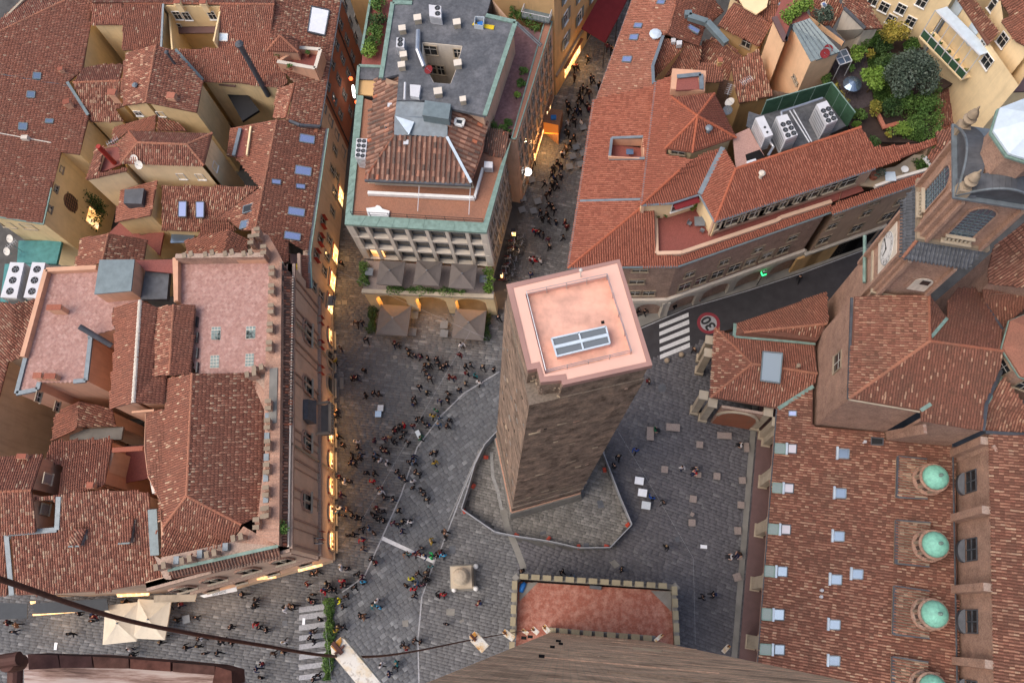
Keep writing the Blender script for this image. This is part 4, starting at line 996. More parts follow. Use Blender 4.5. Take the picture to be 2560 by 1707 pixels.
# corner pilasters
for o_, d_, n_ in ((SW,ud,sn),(SW,vd,wn)):
 for t in (.7, (lu if d_ is ud else lv)-.7):
  p=o_+d_*t-n_*.25;m=MB();m.bar(Ve((p.x,p.y,zk0-4)), Ve((p.x,p.y,z1-.4)), .9, .3, d_);m.build('pilaster', M['church_brick'], ck)
# clock face on the west side
wplane=Plane(SW-wn*.25, wn);cc=wplane.at(g(13,1204,672));Rk=1.55
top_=wplane.at(g(13,1226,520));bot_=wplane.at(g(13,1175,828));Rk=(top_-bot_).length/2*.93
Mk=wallM(cc, wn)
m=MB();m.box((0,.06,-Rk*1.5),Rk*2.45,.08,Rk*2.9);link('clock_panel', m.mesh('clock_panel', M['palewall']), ck, Mk)
def wdisc(r, y, mat, n=48, d=.05):
 m=MB();m.add([(r*math.cos(2*math.pi*i/n), yy, r*math.sin(2*math.pi*i/n)) for yy in (y,y+d) for i in range(n)], [tuple(range(n,2*n))]+[(i,(i+1)%n,(i+1)%n+n,i+n) for i in range(n)]);return m.mesh('clock_face', M[mat])
cf=link('clock_face', wdisc(Rk,.12,'white'), ck, Mk)
m=MB()
for r0, r1_ in ((.985,.95),(.66,.64)):
 n=48;m.add([(Rk*r*math.cos(2*math.pi*i/n), .182, Rk*r*math.sin(2*math.pi*i/n)) for r in (r0,r1_) for i in range(n)], [(i,(i+1)%n,(i+1)%n+n,i+n) for i in range(n)])
child('dial_rings', m.mesh('dial_rings', M['lead']), cf)
rom=['XII','I','II','III','IIII','V','VI','VII','VIII','IX','X','XI']
for k in range(12):
 an=math.pi/2-k*math.pi/6;me=text_mesh(rom[k], Rk*.26, 'black')
 child('numeral', me, cf, Matrix.Translation((-Rk*.8*math.cos(an), .186, Rk*.8*math.sin(an))) @ Matrix.Rotation(math.pi,4,'Z') @ Matrix.Rotation(math.pi/2,4,'X') @ Matrix.Rotation(an-math.pi/2,4,'Z'))
hm=((.66,wplane.at(g(13,1190,590))),(.62,wplane.at(g(13,1175,735))))
for wd, tip in hm:
 v=tip-cc;x_=v.dot(Mk.to_3x3().col[0]);z_=v.z;m=MB();m.bar((0,.21,0),(x_,.21,z_),.11,.02,(0,1,0));child('clock_hand', m.mesh('clock_hand', M['black']), cf)
m=MB();m.lathe([(.13,0),(.13,.03)], (0,0,0), 12);child('clock_boss', m.mesh('clock_boss', M['black']), cf, Matrix.Translation((0,.24,0)) @ Matrix.Rotation(-math.pi/2,4,'X'))
# niche on the south side
sp=Plane(SW-sn*.25, sn);nc=sp.at(g(13,1480,960));Mn=wallM(nc, sn)
m=MB();m.box((0,.04,-1.3),2.2,.06,2.2);link('niche_panel', m.mesh('niche_panel', M['church_brick']), ck, Mn)
pr=[(-.8,-1.4),(.8,-1.4)]+[(.8*math.cos(math.pi*j/12), .5+.8*math.sin(math.pi*j/12)) for j in range(13)]
m=MB();m.prism([Ve((x_,.1,z_)) for x_,z_ in pr], (0,.05,0));o=link('niche', m.mesh('niche', M['palewall']), ck, Mn)
m=MB();m.box((-.15,.18,.1),.75,.05,.8);child('grille', m.mesh('grille', M['dark_glass']), o)
# tiled skirt roofs round the upper stage
S2=P(g(13,1450,592), z1+.75);S2e=P(g(13,2000,745), z1+.75);l2=(S2e-S2).dot(ud);d2=l2
sk=[SW-vd*.1-ud*.1, SE-vd*.1+ud*.1, SE+vd*(lv+.1)+ud*.1, SW+vd*(lv+.1)-ud*.1];s2q=[S2, S2+ud*l2, S2+ud*l2+vd*d2, S2+vd*d2]
for i in range(4):
 if i==1: pass
 q=[sk[i]+Ve((0,0,.1)), sk[(i+1)%4]+Ve((0,0,.1)), s2q[(i+1)%4]+Ve((0,0,.05)), s2q[i]+Ve((0,0,.05))]
 if newell(q).z < 0: q.reverse()
 roof(ck, q, 'lead_dark', 'lead_dark', name='skirt_roof', pu=.32, pv=.5)
ridge(ck, sk[0]+Ve((0,0,.12)), s2q[0]+Ve((0,0,.12)))
# upper stage
z2=zof(g(13,1880,262), g(13,1455,590), z1+.75)
stage('upper_stage', S2, l2, d2, z1-.5, z2-.5)
for z, e_, h_, mt in ((z1+.78,.25,.45,'stone'),(z2-.9,.12,.4,'church_brick'),(z2-.5,.4,.3,'sandstone_light'),(z2-.2,.6,.2,'lead')):
 stage('cornice', S2-ud*e_-vd*e_, l2+2*e_, d2+2*e_, z, z+h_, mt)
for o_, d_, n_ in ((S2,ud,sn),(S2,vd,wn)):
 for t in (.55, l2-.55):
  p=o_+d_*t+n_*.06;m=MB();m.bar(Ve((p.x,p.y,z1+1.2)), Ve((p.x,p.y,z2-.8)), .8, .25, d_);m.build('pilaster', M['church_brick'], ck)
def arch_window(n_, mid, w_, zc0, zc1):
 c=Ve((mid.x, mid.y, zc0));Mw=wallM(c, n_);H=zc1-zc0;r=w_/2
 def prof(k): return [(-r*k,0),(r*k,0)]+[(r*k*math.cos(math.pi*j/14), H-r+r*k*math.sin(math.pi*j/14)) for j in range(15)]
 m=MB();m.prism([Ve((x_,.0,z_)) for x_,z_ in prof(1)], (0,.05,0));o=link('arched_window', m.mesh('arched_window', M['glass_blue']), ck, Mw)
 m=MB();a, b=prof(1), prof(1.16);k=len(a)
 m.add([(x_,.16,z_) for x_,z_ in a]+[(x_,.16,z_) for x_,z_ in b]+[(x_,.0,z_) for x_,z_ in a]+[(x_,.0,z_) for x_,z_ in b], [(i,(i+1)%k,(i+1)%k+k,i+k) for i in range(k)]+[(i,i+2*k,(i+1)%k+2*k,(i+1)%k) for i in range(k)]+[(i+k,(i+1)%k+k,(i+1)%k+3*k,i+3*k) for i in range(k)])
 child('arch_frame', m.mesh('arch_frame', M['church_brick']), o)
 m=MB()
 for x_ in (-.5,0,.5): m.box((x_*r,.07,.0),.09,.06,H-.15*r if x_==0 else H-.35*r)
 for i in range(9): m.box((0,.075,.3+i*(H-r)/9),w_*.97,.05,.05)
 child('window_bars', m.mesh('window_bars', M['zinc']), o)
 m=MB();m.box((0,.3,-.55),w_*1.25,.5,.18);m.box((0,.3,.35),w_*1.2,.3,.12)
 for i in range(7): m.lathe([(.07,0),(.12,.2),(.06,.45),(.09,.72)], (-w_*.5+i*w_/6,.3,-.37), 8)
 child('balustrade', m.mesh('balustrade', M['sandstone_light']), o)
 return o
sw_c=Plane(S2, sn).at(g(13,1860,560));ww_c=Plane(S2, wn).at(g(13,1620,240))
arch_window(sn, S2+ud*l2*.5, l2*.36, z1+2.2, z2-1.6);arch_window(wn, S2+vd*d2*.5, d2*.36, z1+2.2, z2-1.6)
# curved pediments in lead, stone finials, and the pale lead roof of the lantern
for o_, d_, n_, ln_ in ((S2,ud,sn,l2),(S2,vd,wn,d2)):
 a, b=o_-d_*.4, o_+d_*(ln_+.4);n=16;hgt=1.9
 pts=[a.lerp(b,t/n)+Ve((0,0,z2+.05-a.lerp(b,t/n).z+hgt*math.sin(math.pi*t/n))) for t in range(n+1)]
 m=MB();fl_=[p+n_*.25 for p in pts];m.add(fl_+[p-n_*.9 for p in pts], [tuple(range(n+1)), tuple(range(2*n+1,n,-1))]);m.build('pediment', M['lead_dark'], ck)
 m=MB()
 for p, q in zip(pts, pts[1:]): m.bar(p-n_*.3, q-n_*.3, 1.5, .14, (0,0,1))
 m.build('pediment_roof', M['lead_dark'], ck)
 m=MB()
 for p, q in zip(pts, pts[1:]): m.bar(p+n_*.42+Ve((0,0,.1)), q+n_*.42+Ve((0,0,.1)), .14, .16, (0,0,1))
 m.build('pediment_edge', M['lead'], ck)
fz=S2+Ve((0,0,z2-S2.z))
for q in (S2, S2+ud*l2, S2+vd*d2):
 c=Ve((q.x,q.y,z2));m=MB();m.box((c.x,c.y,z2),.9,.9,.9,math.atan2(ud.y,ud.x));m.lathe([(.32,.9),(.3,1.2),(.45,1.5),(.52,1.75),(.3,1.95),(.42,2.2),(.3,2.6),(.12,2.9),(.05,3.3)], c, 14);m.build('finial', M['stone'], ck)
zl=z2+5.2
oc=S2+ud*l2*.5+vd*d2*.5
m=MB();R_=l2*.40;m.lathe([(R_,z2-.3),(R_,zl-.6),(R_+.25,zl-.5),(R_+.3,zl-.2)], (oc.x,oc.y,0), 8);m.build('lantern', M['church_brick'], ck)
m=MB();m.lathe([(R_+.5,zl-.3),(R_+.5,zl-.1),(R_*.3,zl+1.3),(.05,zl+1.6)], (oc.x,oc.y,0), 8);m.build('lantern_roof', M['pale_metal'], ck)
m=MB();m.lathe([(R_+.62,zl-.6),(R_+.62,zl-.4),(R_+.4,zl-.4)], (oc.x,oc.y,0), 8);m.build('gutter', M['copper'], ck)
m=MB();p=SW-ud*.2+vd*lv*.1;a=wplane.at(g(13,1032,570));b=wplane.at(g(13,1030,960));m.tube([Ve((a.x,a.y,a.z))-ud*.3, Ve((b.x,b.y,b.z))-ud*.3], .18, 8);m.build('downpipe', M['copper'], ck)
# ---------------------------------------------------------------- corner pavilion of the portico
pv=thing('portico_pavilion', 'low corner pavilion with hipped tiled roof and big glazed roof light', 'building', P((1850,900),0))
zp=8.0
a, b, c_=P(g(12,1828,1335),zp), P(g(22,1790,545),zp), P(g(23,283,640),zp)
sp_=pl(b, c_, .26, 1);pkp=sp_.at(g(22,2136,263))
rE=sp_.at(g(23,612,345));rE.z=pkp.z
roof(pv, [b, c_, sp_.at(g(23,578,460)), rE, pkp], 'tile_old')
roof(pv, [a, b, pkp], 'tile_old')
nn=[P(g(12,1985,1405),zp+.5), P(g(13,590,1468),zp+.5)]
roof(pv, [pkp, rE, nn[1], nn[0], a], 'tile_old')
for q in (a, b): ridge(pv, q, pkp)
ridge(pv, pkp, rE)
tri=[P(g(12,1992,1300),zp+.3), P(g(12,1975,1400),zp+.5), nn[1]+Ve((0,0,.1)), P(g(13,600,1430),zp+1.6), P(g(13,700,1300),zp+1.9), P(g(13,690,1035),zp+.4)]
rdg=P(g(13,0,1370),zp+1.2)
roof(pv, [tri[0], rdg, P(g(13,600,1305),zp+2.1), P(g(13,705,1290),zp+2.1), tri[5]], 'tile_old', pu=.25)
roof(pv, [tri[0], nn[0]+Ve((0,0,.1)), nn[1]+Ve((0,0,.1)), P(g(13,610,1440),zp+1.2), P(g(13,690,1300),zp+2.1), rdg], 'tile_old')
ridge(pv, rdg, P(g(13,690,1300),zp+2.1))
seg('gutter', pv, [tri[0]+Ve((0,0,.12)), nn[0]+Ve((0,0,.12)), nn[1]+Ve((0,0,.2))], .35, .14, 'copper')
seg('flashing', pv, [c_+Ve((0,0,.12)), sp_.at(g(23,575,455))+Ve((0,0,.15))], .4, .1, 'copper')
walls(pv, [a, b, c_, P(g(23,600,100),zp), P(g(13,690,1035),zp)], 6.6, 'church_brick', .6)
sq=[sp_.at(g(23,*q))+Ve((0,0,.35)) for q in ((150,170),(310,185),(288,435),(130,412))]
o=skylight(pv, sq, 'zinc', 'pale_glass', .3, .12)
m=MB()
for t in (1/3,2/3): m.bar(sq[0].lerp(sq[1],t)+Ve((0,0,.1)), sq[3].lerp(sq[2],t)+Ve((0,0,.1)), .06, .06)
m.bar(sq[0].lerp(sq[3],.5)+Ve((0,0,.1)), sq[1].lerp(sq[2],.5)+Ve((0,0,.1)), .08, .07);m.build('glazing_bar', M['zinc'], o)
flue(pv, sp_.at(g(23,445,290)), .5, .14, 'stone', 'vent_pipe')
# its piers and arch on the square side
for rc, x, y in ((22,1720,720),(22,2150,790),(22,2215,870),(22,1650,660),(22,1690,330),(22,1700,230)):
 q=P(g(rc,x,y),0);m=MB();an=math.atan2((c_-b).y,(c_-b).x);m.box((q.x,q.y,0),1.0,1.0,.7,an);m.box((q.x,q.y,.7),.75,.75,6.4,an);m.box((q.x,q.y,7.1),1.0,1.0,.3,an);m.build('pier', M['sandstone_light'], pv)
q1, q2=P(g(22,1790,745),0), P(g(22,2120,800),0)
m=MB();m.bar(q1+Ve((0,0,3.6)), q2+Ve((0,0,3.6)), .3, 7.2);m.build('portico_wall', M['church_brick'], pv)
mid=q1.lerp(q2,.5);nrm=outward(q1,q2,Ve((0,0,0)));Mw=wallM(mid+nrm*.16, nrm);wd=(q2-q1).length*.46
pr=[(-wd,0),(wd,0)]+[(wd*math.cos(math.pi*j/14), 4.2+2.4*math.sin(math.pi*j/14)) for j in range(15)]
m=MB();m.prism([Ve((x_,0,z_)) for x_,z_ in pr], (0,.04,0));link('arch_infill', m.mesh('arch_infill', M['redwall']), pv, Mw)
m=MB();pts=[Ve((x_*1.04,.08,z_*1.02)) for x_,z_ in pr[2:]]
for p, q in zip(pts, pts[1:]): m.bar(p,q,.3,.25,(0,1,0))
link('arch', m.mesh('arch', M['sandstone_light']), pv, Mw)
# ---------------------------------------------------------------- brick building with new terracotta roofs, right of centre
bb=thing('corner_building', 'brick corner building with terracotta roofs, red roof terrace and pyramid roofed turret', 'building', P((1500,560),0))
ZE=15.0
wN, wS=P(g(2,815,830),ZE), P(g(12,600,835),ZE);WP=pl(wN, wS, .28, 1)
s1, s2, s3=P(g(12,1520,822),ZE), P(g(12,2335,545),ZE), P(g(13,728,370),ZE)
SP1=pl(wS, s1, .28, 1);SP2=pl(s1, s3, .28, 1)
hp=WP.at(g(12,1205,335))
hole=[WP.at(g(2,*q)) for q in ((945,1330),(965,1155),(1225,1145),(1240,1325))]
W_=[wN, wS, hp, WP.at(g(12,1212,300)), WP.at(g(2,1325,690)), WP.at(g(2,1318,712))]
roof(bb, W_, 'tile_new', 'tile_new_bed', [hole])
roof(bb, [wS, s1, SP1.at(g(12,1535,735)), SP1.at(g(12,1335,722)), P(g(12,1322,338),hp.z-.1), hp], 'tile_new', 'tile_new_bed')
strip_top=[SP2.at(g(*q)) for q in ((13,722,290),(13,300,425),(12,2335,448),(12,1545,715))]
roof(bb, [s1, s3]+strip_top, 'tile_new', 'tile_new_bed')
ridge(bb, wS, hp, 'ridge_new')
for a, b in ((wN,wS),(wS,s1),(s1,s3)): gutter(bb, a, b, 'zinc', r=.12)
a, b=WP.at(g(12,700,278)), WP.at(g(12,1205,265));seg('flashing', bb, [a+Ve((0,0,.08)), b+Ve((0,0,.08))], .25, .12, 'lead')
# sunken terrace in the west slope
zf=hole[0].z-1.2
m=MB()
for a, b in zip(hole, hole[1:]+hole[:1]): m.bar(Ve((a.x,a.y,(a.z+zf)/2)), Ve((b.x,b.y,(b.z+zf)/2)), .12, a.z-zf+.1)
m.build('terrace_wall', M['peach'], bb);flat(bb, [Ve((p.x,p.y,zf)) for p in hole], 'red_floor', name='terrace')
seg('flashing', bb, [p+Ve((0,0,.1)) for p in (hole[2],hole[1],hole[0],hole[3])], .3, .08, 'lead')
c=Ve((0,0,0))+P(g(2,1112,1295),zf);m=MB();m.box((c.x,c.y,zf+.7),.8,.7,.05);m.box((c.x,c.y,zf),.1,.1,.7);tag(m.build('table', M['glass_blue']), 'small blue table on the sunken terrace cut into the terracotta roof', 'table')
# red terrace and the set-back attic floor
ZTe=strip_top[3].z-.35
tq=L(12, ZTe, "1325 330,1335 720,1560 722,2335 448")+L(13, ZTe, "300 425,722 288,1000 190,940 110,800 130,300 300")+L(12, ZTe, "2335 300,1800 560,1700 200,1450 290")
flat(bb, [tq[i] for i in (0,1,2,3,4,5,6,7,8,9,10,11,12,13)], 'red_floor', name='terrace', th=.3)
seg('parapet', bb, [p+Ve((0,0,.0)) for p in [P(g(12,1330,335),ZTe+.3)]+[P(g(12,1338,718),ZTe+.3)]+[strip_top[3]+Ve((0,0,.1)), strip_top[2]+Ve((0,0,.1)), strip_top[1]+Ve((0,0,.1)), strip_top[0]+Ve((0,0,.1))]], .4, .6, 'pinkwall')
zA=zof(g(12,1825,455), g(12,1757,572), ZTe)
e0, e1, e2, e3, e4, e5=P(g(2,1332,680),zA), P(g(12,1212,310),zA), P(g(12,1470,295),zA), P(g(12,1697,222),zA), P(g(12,1825,452),zA), P(g(13,1095,5),zA)
UW, US1, US2, UV, UE=pl(e0,e1,.28,1), pl(e1,e2,.28,1), pl(e2,e3,.28,1), pl(e3,e4,.28,1), pl(e4,e5,.28,1)
h1=UW.at(g(12,1530,20));
roof(bb, [e0, e1, h1, UW.at(g(2,1640,1330)), UW.at(g(2,1420,1290)), UW.at(g(2,1480,790)), UW.at(g(2,1505,618))], 'tile_new', 'tile_new_bed')
vv=US2.at(g(2,1890,1235));us_top=[US2.at(g(2,1640,1325))]
roof(bb, [e1, e2, e3, vv, us_top[0], h1], 'tile_new', 'tile_new_bed');ridge(bb, e1, h1, 'ridge_new')
tp=UE.at(g(2,2000,1408));te=[UE.at(g(3,*q)) for q in ((0,1385),(560,1195),(975,1062),(1090,1230),(1480,1195),(1610,1140),(1630,1195))]
roof(bb, [e3, e4, tp, UV.at(g(2,1905,1245))], 'tile_new', 'tile_new_bed')
roof(bb, [e4, e5, te[6], te[5], te[4], te[3], te[2], te[1], te[0], tp], 'tile_new', 'tile_new_bed')
ridge(bb, e4, tp, 'ridge_new');ridge(bb, tp, te[2], 'ridge_new')
seg('flashing', bb, [e3+Ve((0,0,.12)), vv+Ve((0,0,.12))], .5, .1, 'lead')
for a, b in ((e1,e2),(e2,e3),(e3,e4),(e4,e5),(e0,e1)): gutter(bb, a, b, 'lead', r=.12)
for i, (a, b) in enumerate(((e1,e2),(e2,e3),(e3,e4),(e4,e5))): wallq(a, b, ZTe-1, 'cream' if i < 3 else 'pinkwall', .3, 'attic_wall', bb)
wallq(e0, e1, ZTe-1, 'pinkwall', .2, 'attic_wall', bb)
n_=outward(e4, e5, Ve((0,0,0)))
for t in (.05,.12,.2,.27,.36,.45,.54,.63,.74,.85): window(bb, Ve((*e4.lerp(e5,t).xy, zA-1.35))-n_*.12, n_, 2.2 if t not in (.05,.2) else 1.0, 1.7, 'red')
n_=outward(e2, e3, Ve((0,0,0)));window(bb, Ve((*e2.lerp(e3,.45).xy, zA-1.35))-n_*.12, n_, 2.4, 1.7, 'white')
m=MB();a, b=e2.lerp(e3,.05), e2.lerp(e3,.95);m.bar(a+n_*.35-Ve((0,0,.35)), b+n_*.35-Ve((0,0,.35)), .7, .06);m.build('awning', M['red_cloth'], bb)
# pyramid roofed turret
zt_=UW.at(g(2,1480,790)).z+.9
py=[P(g(2,*q),zt_) for q in ((1470,815),(1412,1240),(1638,1272),(2003,1148),(1822,780))]
ap=P(g(2,1680,968), zt_+1.9)
tu=thing('roof_turret', 'square roof turret with tiled pyramid roof and small window', 'turret', P(g(2,1680,968),0))
for i, (a, b) in enumerate(zip(py, py[1:]+py[:1])):
 roof(tu, [a, b, ap], 'tile_new', 'tile_new_bed');ridge(tu, a, ap, 'ridge_new')
walls(tu, py, ZE+1, 'cream', .35);n_=outward(py[1], py[2], Ve((0,0,0)))
window(tu, Ve((*py[1].lerp(py[2],.5).xy, zt_-.75))-n_*.3, n_, 1.3, .7, 'dark')
flue(tu, ap.lerp(py[2].lerp(py[3],.55),.55)+Ve((0,0,.1)), .5, .22, 'lead')
m=MB();m.lathe([(.12,0),(.18,.12),(.05,.25)], ap, 8);m.build('finial', M['ridge_new'], tu)
m=MB();q=P(g(2,1600,690),zt_-.3);m.box((q.x,q.y,q.z-1.5),3.6,2.6,2.0,-.1);bx=m.build('roof_access', M['peach'], tu)
fl_=L(2, zt_+.3, "1510 660,1680 640,1700 745,1500 755");flat(tu, fl_, 'red_floor', name='access_terrace');seg('flashing', tu, L(2, zt_+.5, "1510 640,1710 620,1715 745"), .45, .12, 'lead')
# flat tiled terrace and machine yard with green screens
fq=L(2, zA+.9, "1975 1130,2112 1068,2245 1312,2000 1400");flat(bb, fq, 'pink_floor', name='terrace')
q=L(2, zA+.95, "2080 1290,2200 1248,2245 1312,2095 1358");m=MB();sheet(m, q, (), .05);m.build('hatch', M['dark'], bb)
m=MB();q=L(2, zA+1.2, "2090 1345,2165 1322,2175 1345,2095 1368");m.prism(q, (0,0,-.3));m.build('white_box', M['white_metal'], bb)
yz=zA-.2
yq=L(3, yz, "130 960,690 730,880 1035,600 1180,320 1260,20 1050,40 930");flat(bb, yq, 'bitumen', name='plant_yard')
scn=thing('screen_fence', 'tall green mesh screens round the rooftop cooling units', 'fence', yq[0])
def screens(A, B, n, h, z):
 for i in range(n):
  a, b=A.lerp(B,(i+.02)/n), A.lerp(B,(i+.98)/n);m=MB();m.bar(Ve((a.x,a.y,z+h/2)), Ve((b.x,b.y,z+h/2)), .06, h);m.build('screen_panel', M['green_screen'], scn)
  m=MB();m.tube([Ve((a.x,a.y,z)), Ve((a.x,a.y,z+h+.05))], .05, 6);m.build('post', M['copper'], scn)
 m=MB();m.bar(Ve((A.x,A.y,z+h)), Ve((B.x,B.y,z+h)), .1, .08);m.build('rail', M['copper'], scn)
sa, sb, sc_=P(g(3,140,960),yz), P(g(3,672,812),yz), P(g(3,862,1060),yz);screens(sa, sb, 4, 2.6, yz);screens(sb, sc_, 3, 2.6, yz)
# cooling units: casing with fans on top
def fan_on(par, c, r):
 m=MB();m.lathe([(r,0),(r*1.02,.05),(r*.9,.06),(r*.9,.012)], c, 18);f=m.build('fan', M['fan_black'], par) if False else child('fan', m.mesh('fan', M['fan_black']), par)
 m=MB()
 for k in range(5):
  a=k*2*math.pi/5;d=Ve((math.cos(a),math.sin(a),0));s=Ve((-d.y,d.x,0));c_=Ve(c)
  m.add([c_+d*.05+Ve((0,0,.03)), c_+d*r*.85-s*r*.18+Ve((0,0,.025)), c_+d*r*.85+s*r*.18+Ve((0,0,.05))], [(0,1,2)])
 m.lathe([(r*.22,.0),(r*.22,.07),(.01,.075)], c, 10)
 child('fan_blades', m.mesh('fan_blades', M['plastic_grey']), f)
def unit_box(name, label, rc, quad, zt, h, fans, group, side='steel', top='white_metal'):
 """a roof machine: its four top corners in the picture at height zt, standing h tall;fans as (s, t, radius)"""
 q=[P(g(rc,*p), zt) for p in quad]
 if newell(q).z < 0: q.reverse()
 t=thing(name, label, 'air conditioner', Ve((q[0].x,q[0].y,zt-h)), group)
 m=MB();m.hexa([p-Ve((0,0,h)) for p in q]+q);c=m.build('casing', M[top], t)
 m=MB();cc=sum(q,Ve())/4
 for a, b in ((q[0],q[1]),(q[1],q[2]),(q[2],q[3]),(q[3],q[0])):
  for k in range(5):
   aa, bb_=a.lerp(b,.06), a.lerp(b,.94);o_=(aa.lerp(bb_,.5)-cc);o_.z=0;o_.normalize();z_=Ve((0,0,-h*(.2+.15*k)));m.bar(aa+o_*.012+z_, bb_+o_*.012+z_, .03, h*.07)
 gl=child('grille', m.mesh('grille', M[side]), c)
 for s, u, r in fans: p=q[0].lerp(q[1],s).lerp(q[3].lerp(q[2],s),u)+Ve((0,0,.005));fan_on(c, p, r)
 return t
six=[((i+.5)/2,.12+j*.19,.36) for i in range(2) for j in range(3)]
zu=yz+3.0
unit_box('cooling_unit','big rooftop cooling unit with six fans at the right end of the green screened yard',3,[(605,870),(690,840),(782,1000),(690,1040)],zu,2.9,[(.27,.13,.27),(.75,.13,.27),(.27,.37,.27),(.75,.37,.27),(.27,.61,.27),(.75,.61,.27)],'rooftop cooling units')
unit_box('cooling_unit','big rooftop cooling unit with six fans in the middle of the green screened yard',3,[(268,975),(360,952),(450,1125),(350,1165)],zu,2.9,[(.27,.13,.27),(.75,.13,.27),(.27,.37,.27),(.75,.37,.27),(.27,.61,.27),(.75,.61,.27)],'rooftop cooling units')
unit_box('boiler_unit','tall white rooftop boiler box with silver pipes beside the flat terrace',3,[(95,985),(165,965),(243,1125),(175,1150)],zu,2.6,[(.5,.2,.12),(.5,.45,.12)],None)
m=MB()
for s in ("380 925,545 1190","410 915,565 1185"):
 a=L(3, yz+2.2, s);m.tube(a, .09, 8)
for s in ("310 935,655 820","310 935,320 1000"): m.tube(L(3, yz+2.3, s), .14, 8)
m.tube(L(3, yz+1.5, "205 1170,245 1225,200 1300"), .16, 8)
t=thing('roof_pipes','silver insulated pipes running between the cooling units','pipes',P(g(3,400,1000),yz));m.build('pipe', M['steel'], t)
# upright facade: stone ground floor with arches, brick floors above
oW=[wN, wS, s1, s3]
walls(bb, [wN, wS, s1, s3, s3+Ve((2,14,0)), wN+Ve((14,3,0))], 0, 'brown_brick', .35)
def facade(a, b, off=.35):
 n=outward(a, b, Ve((0,0,0)));return n, Plane(a-n*off, n)
n1, f1=facade(s1, s3);n0, f0=facade(wS, s1)
for rc, x, y, w_, h_ in ((12,1615,882,1.1,1.3),(12,1900,782,1.1,1.3),(12,2192,678,1.1,1.3),(13,115,678,1.1,1.3),(13,405,578,1.1,1.3),
 (12,1570,985,1.4,2.0),(12,1705,935,1.4,2.0),(12,1845,882,1.4,2.0),(12,1985,830,1.4,2.0),(12,2120,775,1.4,2.0),(12,2255,722,1.4,2.0),(13,50,785,1.4,2.0),(13,190,730,1.4,2.0),(13,325,680,1.4,2.0)):
 window(bb, f1.at(g(rc,x,y))+n1*.01, n1, w_, h_, 'dark')
for x, y, w_, h_ in ((1175,945,1.6,1.1),(1200,850,1.6,.8),(1160,1040,1.1,1.3),(1275,1040,1.3,1.3)): window(bb, f0.at(g(12,x,y))+n0*.01, n0, w_, h_, 'dark')
for a, b, n in ((wS,s1,n0),(s1,s3,n1)):
 aa, bb_=a-n*.2, b-n*.2;m=MB();m.bar(Ve((aa.x,aa.y,4.9)), Ve((bb_.x,bb_.y,4.9)), .4, .7);m.build('stone_band', M['palewall'], bb)
 ln=(bb_-aa).length;k=max(2, round(ln/4.6));d=(bb_-aa).normalized()
 for i in range(k+1):
  p=aa.lerp(bb_, i/k);m=MB();m.box((p.x,p.y,0), .9, .5, 4.6, math.atan2(d.y,d.x));m.build('pier', M['greywall'], bb)
 for i in range(k):
  c=aa.lerp(bb_, (i+.5)/k);w_=ln/k;h=w_/2-.45;nn=12
  prof=[(-w_/2,4.6),(w_/2,4.6),(w_/2,2.6)]+[(h*math.cos(math.pi*j/nn), 2.6+1.6*math.sin(math.pi*j/nn)) for j in range(nn+1)]+[(-w_/2,2.6)]
  Mw=wallM(Ve((c.x,c.y,0)), n);m=MB();v=[Ve((x_,-.1,z_)) for x_,z_ in prof];tri=tessellate_polygon([v]);kk=len(v)
  v2=[Ve((x_,.22,z_)) for x_,z_ in prof];m.add(v+v2, [tuple(t) for t in tri]+[tuple(kk+q for q in t) for t in tri]+[(q,(q+1)%kk,(q+1)%kk+kk,q+kk) for q in range(kk)])
  link('arch', m.mesh('arch', M['greywall']), bb, Mw)
  m=MB();m.box((0,-.28,0),w_,.1,4.4);link('shop_front', m.mesh('shop_front', M['ochre']), bb, Mw)
flue(bb, UE.at(g(13,135,80)), .8, .2, 'palewall', 'chimney');
for px in ((3,140,1470),): pass
# tan house next along the road, with its planted roof terrace
th=thing('tan_house', 'tan plastered house with a planted roof terrace beside the clock tower', 'house', P((2150,500),0))
tA, tB=P(g(13,738,388),ZE+.3), P(g(13,1500,120),ZE+.3);TPn=pl(tA, tB, .28, 1)
ts=[tA, tB, TPn.at(g(13,1600,0)), TPn.at(g(13,1060,200)), TPn.at(g(13,722,322))]
roof(th, ts, 'tile_new', 'tile_new_bed');gutter(th, tA, tB, 'zinc', r=.13)
walls(th, [tA, tB, tB+Ve((3,9,0)), tA+Ve((3,9,0))], 0, 'tanwall', .35)
n2, f2=facade(tA, tB)
for x, y, w_, h_ in ((735,480,1.1,1.4),(1020,372,1.1,1.4),(1300,275,1.1,1.4),(660,600,1.4,1.9),(935,500,1.4,1.9),(1190,400,1.4,1.9),(790,400,1.1,.4),(1085,292,1.1,.4)): window(th, f2.at(g(13,x,y))+n2*.01, n2, w_, h_, 'dark')
m=MB();aa, bb_=tA-n2*.2, tB-n2*.2;m.bar(Ve((aa.x,aa.y,4.7)), Ve((bb_.x,bb_.y,4.7)), .4, .4);m.build('stone_band', M['greywall'], th)
for i in range(5):
 c=aa.lerp(bb_, (i+.5)/6);m=MB();m.box((0,-.05,.0),3.2,.3,4.1);link('shop_front', m.mesh('shop_front', M['ochre'] if i in (0,1,2) else M['dark']), th, wallM(Ve((c.x,c.y,0)), n2))
zg=ts[3].z-.2
gq=L(3, zg, "960 1545,1000 1440,1260 1390,1420 1290,1510 1290,1580 1400,1260 1490,1090 1560");flat(th, gq, 'stone', name='terrace')
seg('parapet', th, L(3, zg+.4, "1090 1560,1260 1495,1585 1400"), .3, .5, 'offwhite');seg('parapet', th, L(3, zg+.8, "1505 1315,1580 1400"), .5, .2, 'white')
r4=L(3, ZE+3, f"1530 1300,1600 1420,1780 1230 {ZE+4},1810 1060 {ZE+5},1600 1100 {ZE+4.5},1620 1195 {ZE+4.2}");roof(th, r4, 'tile_old')
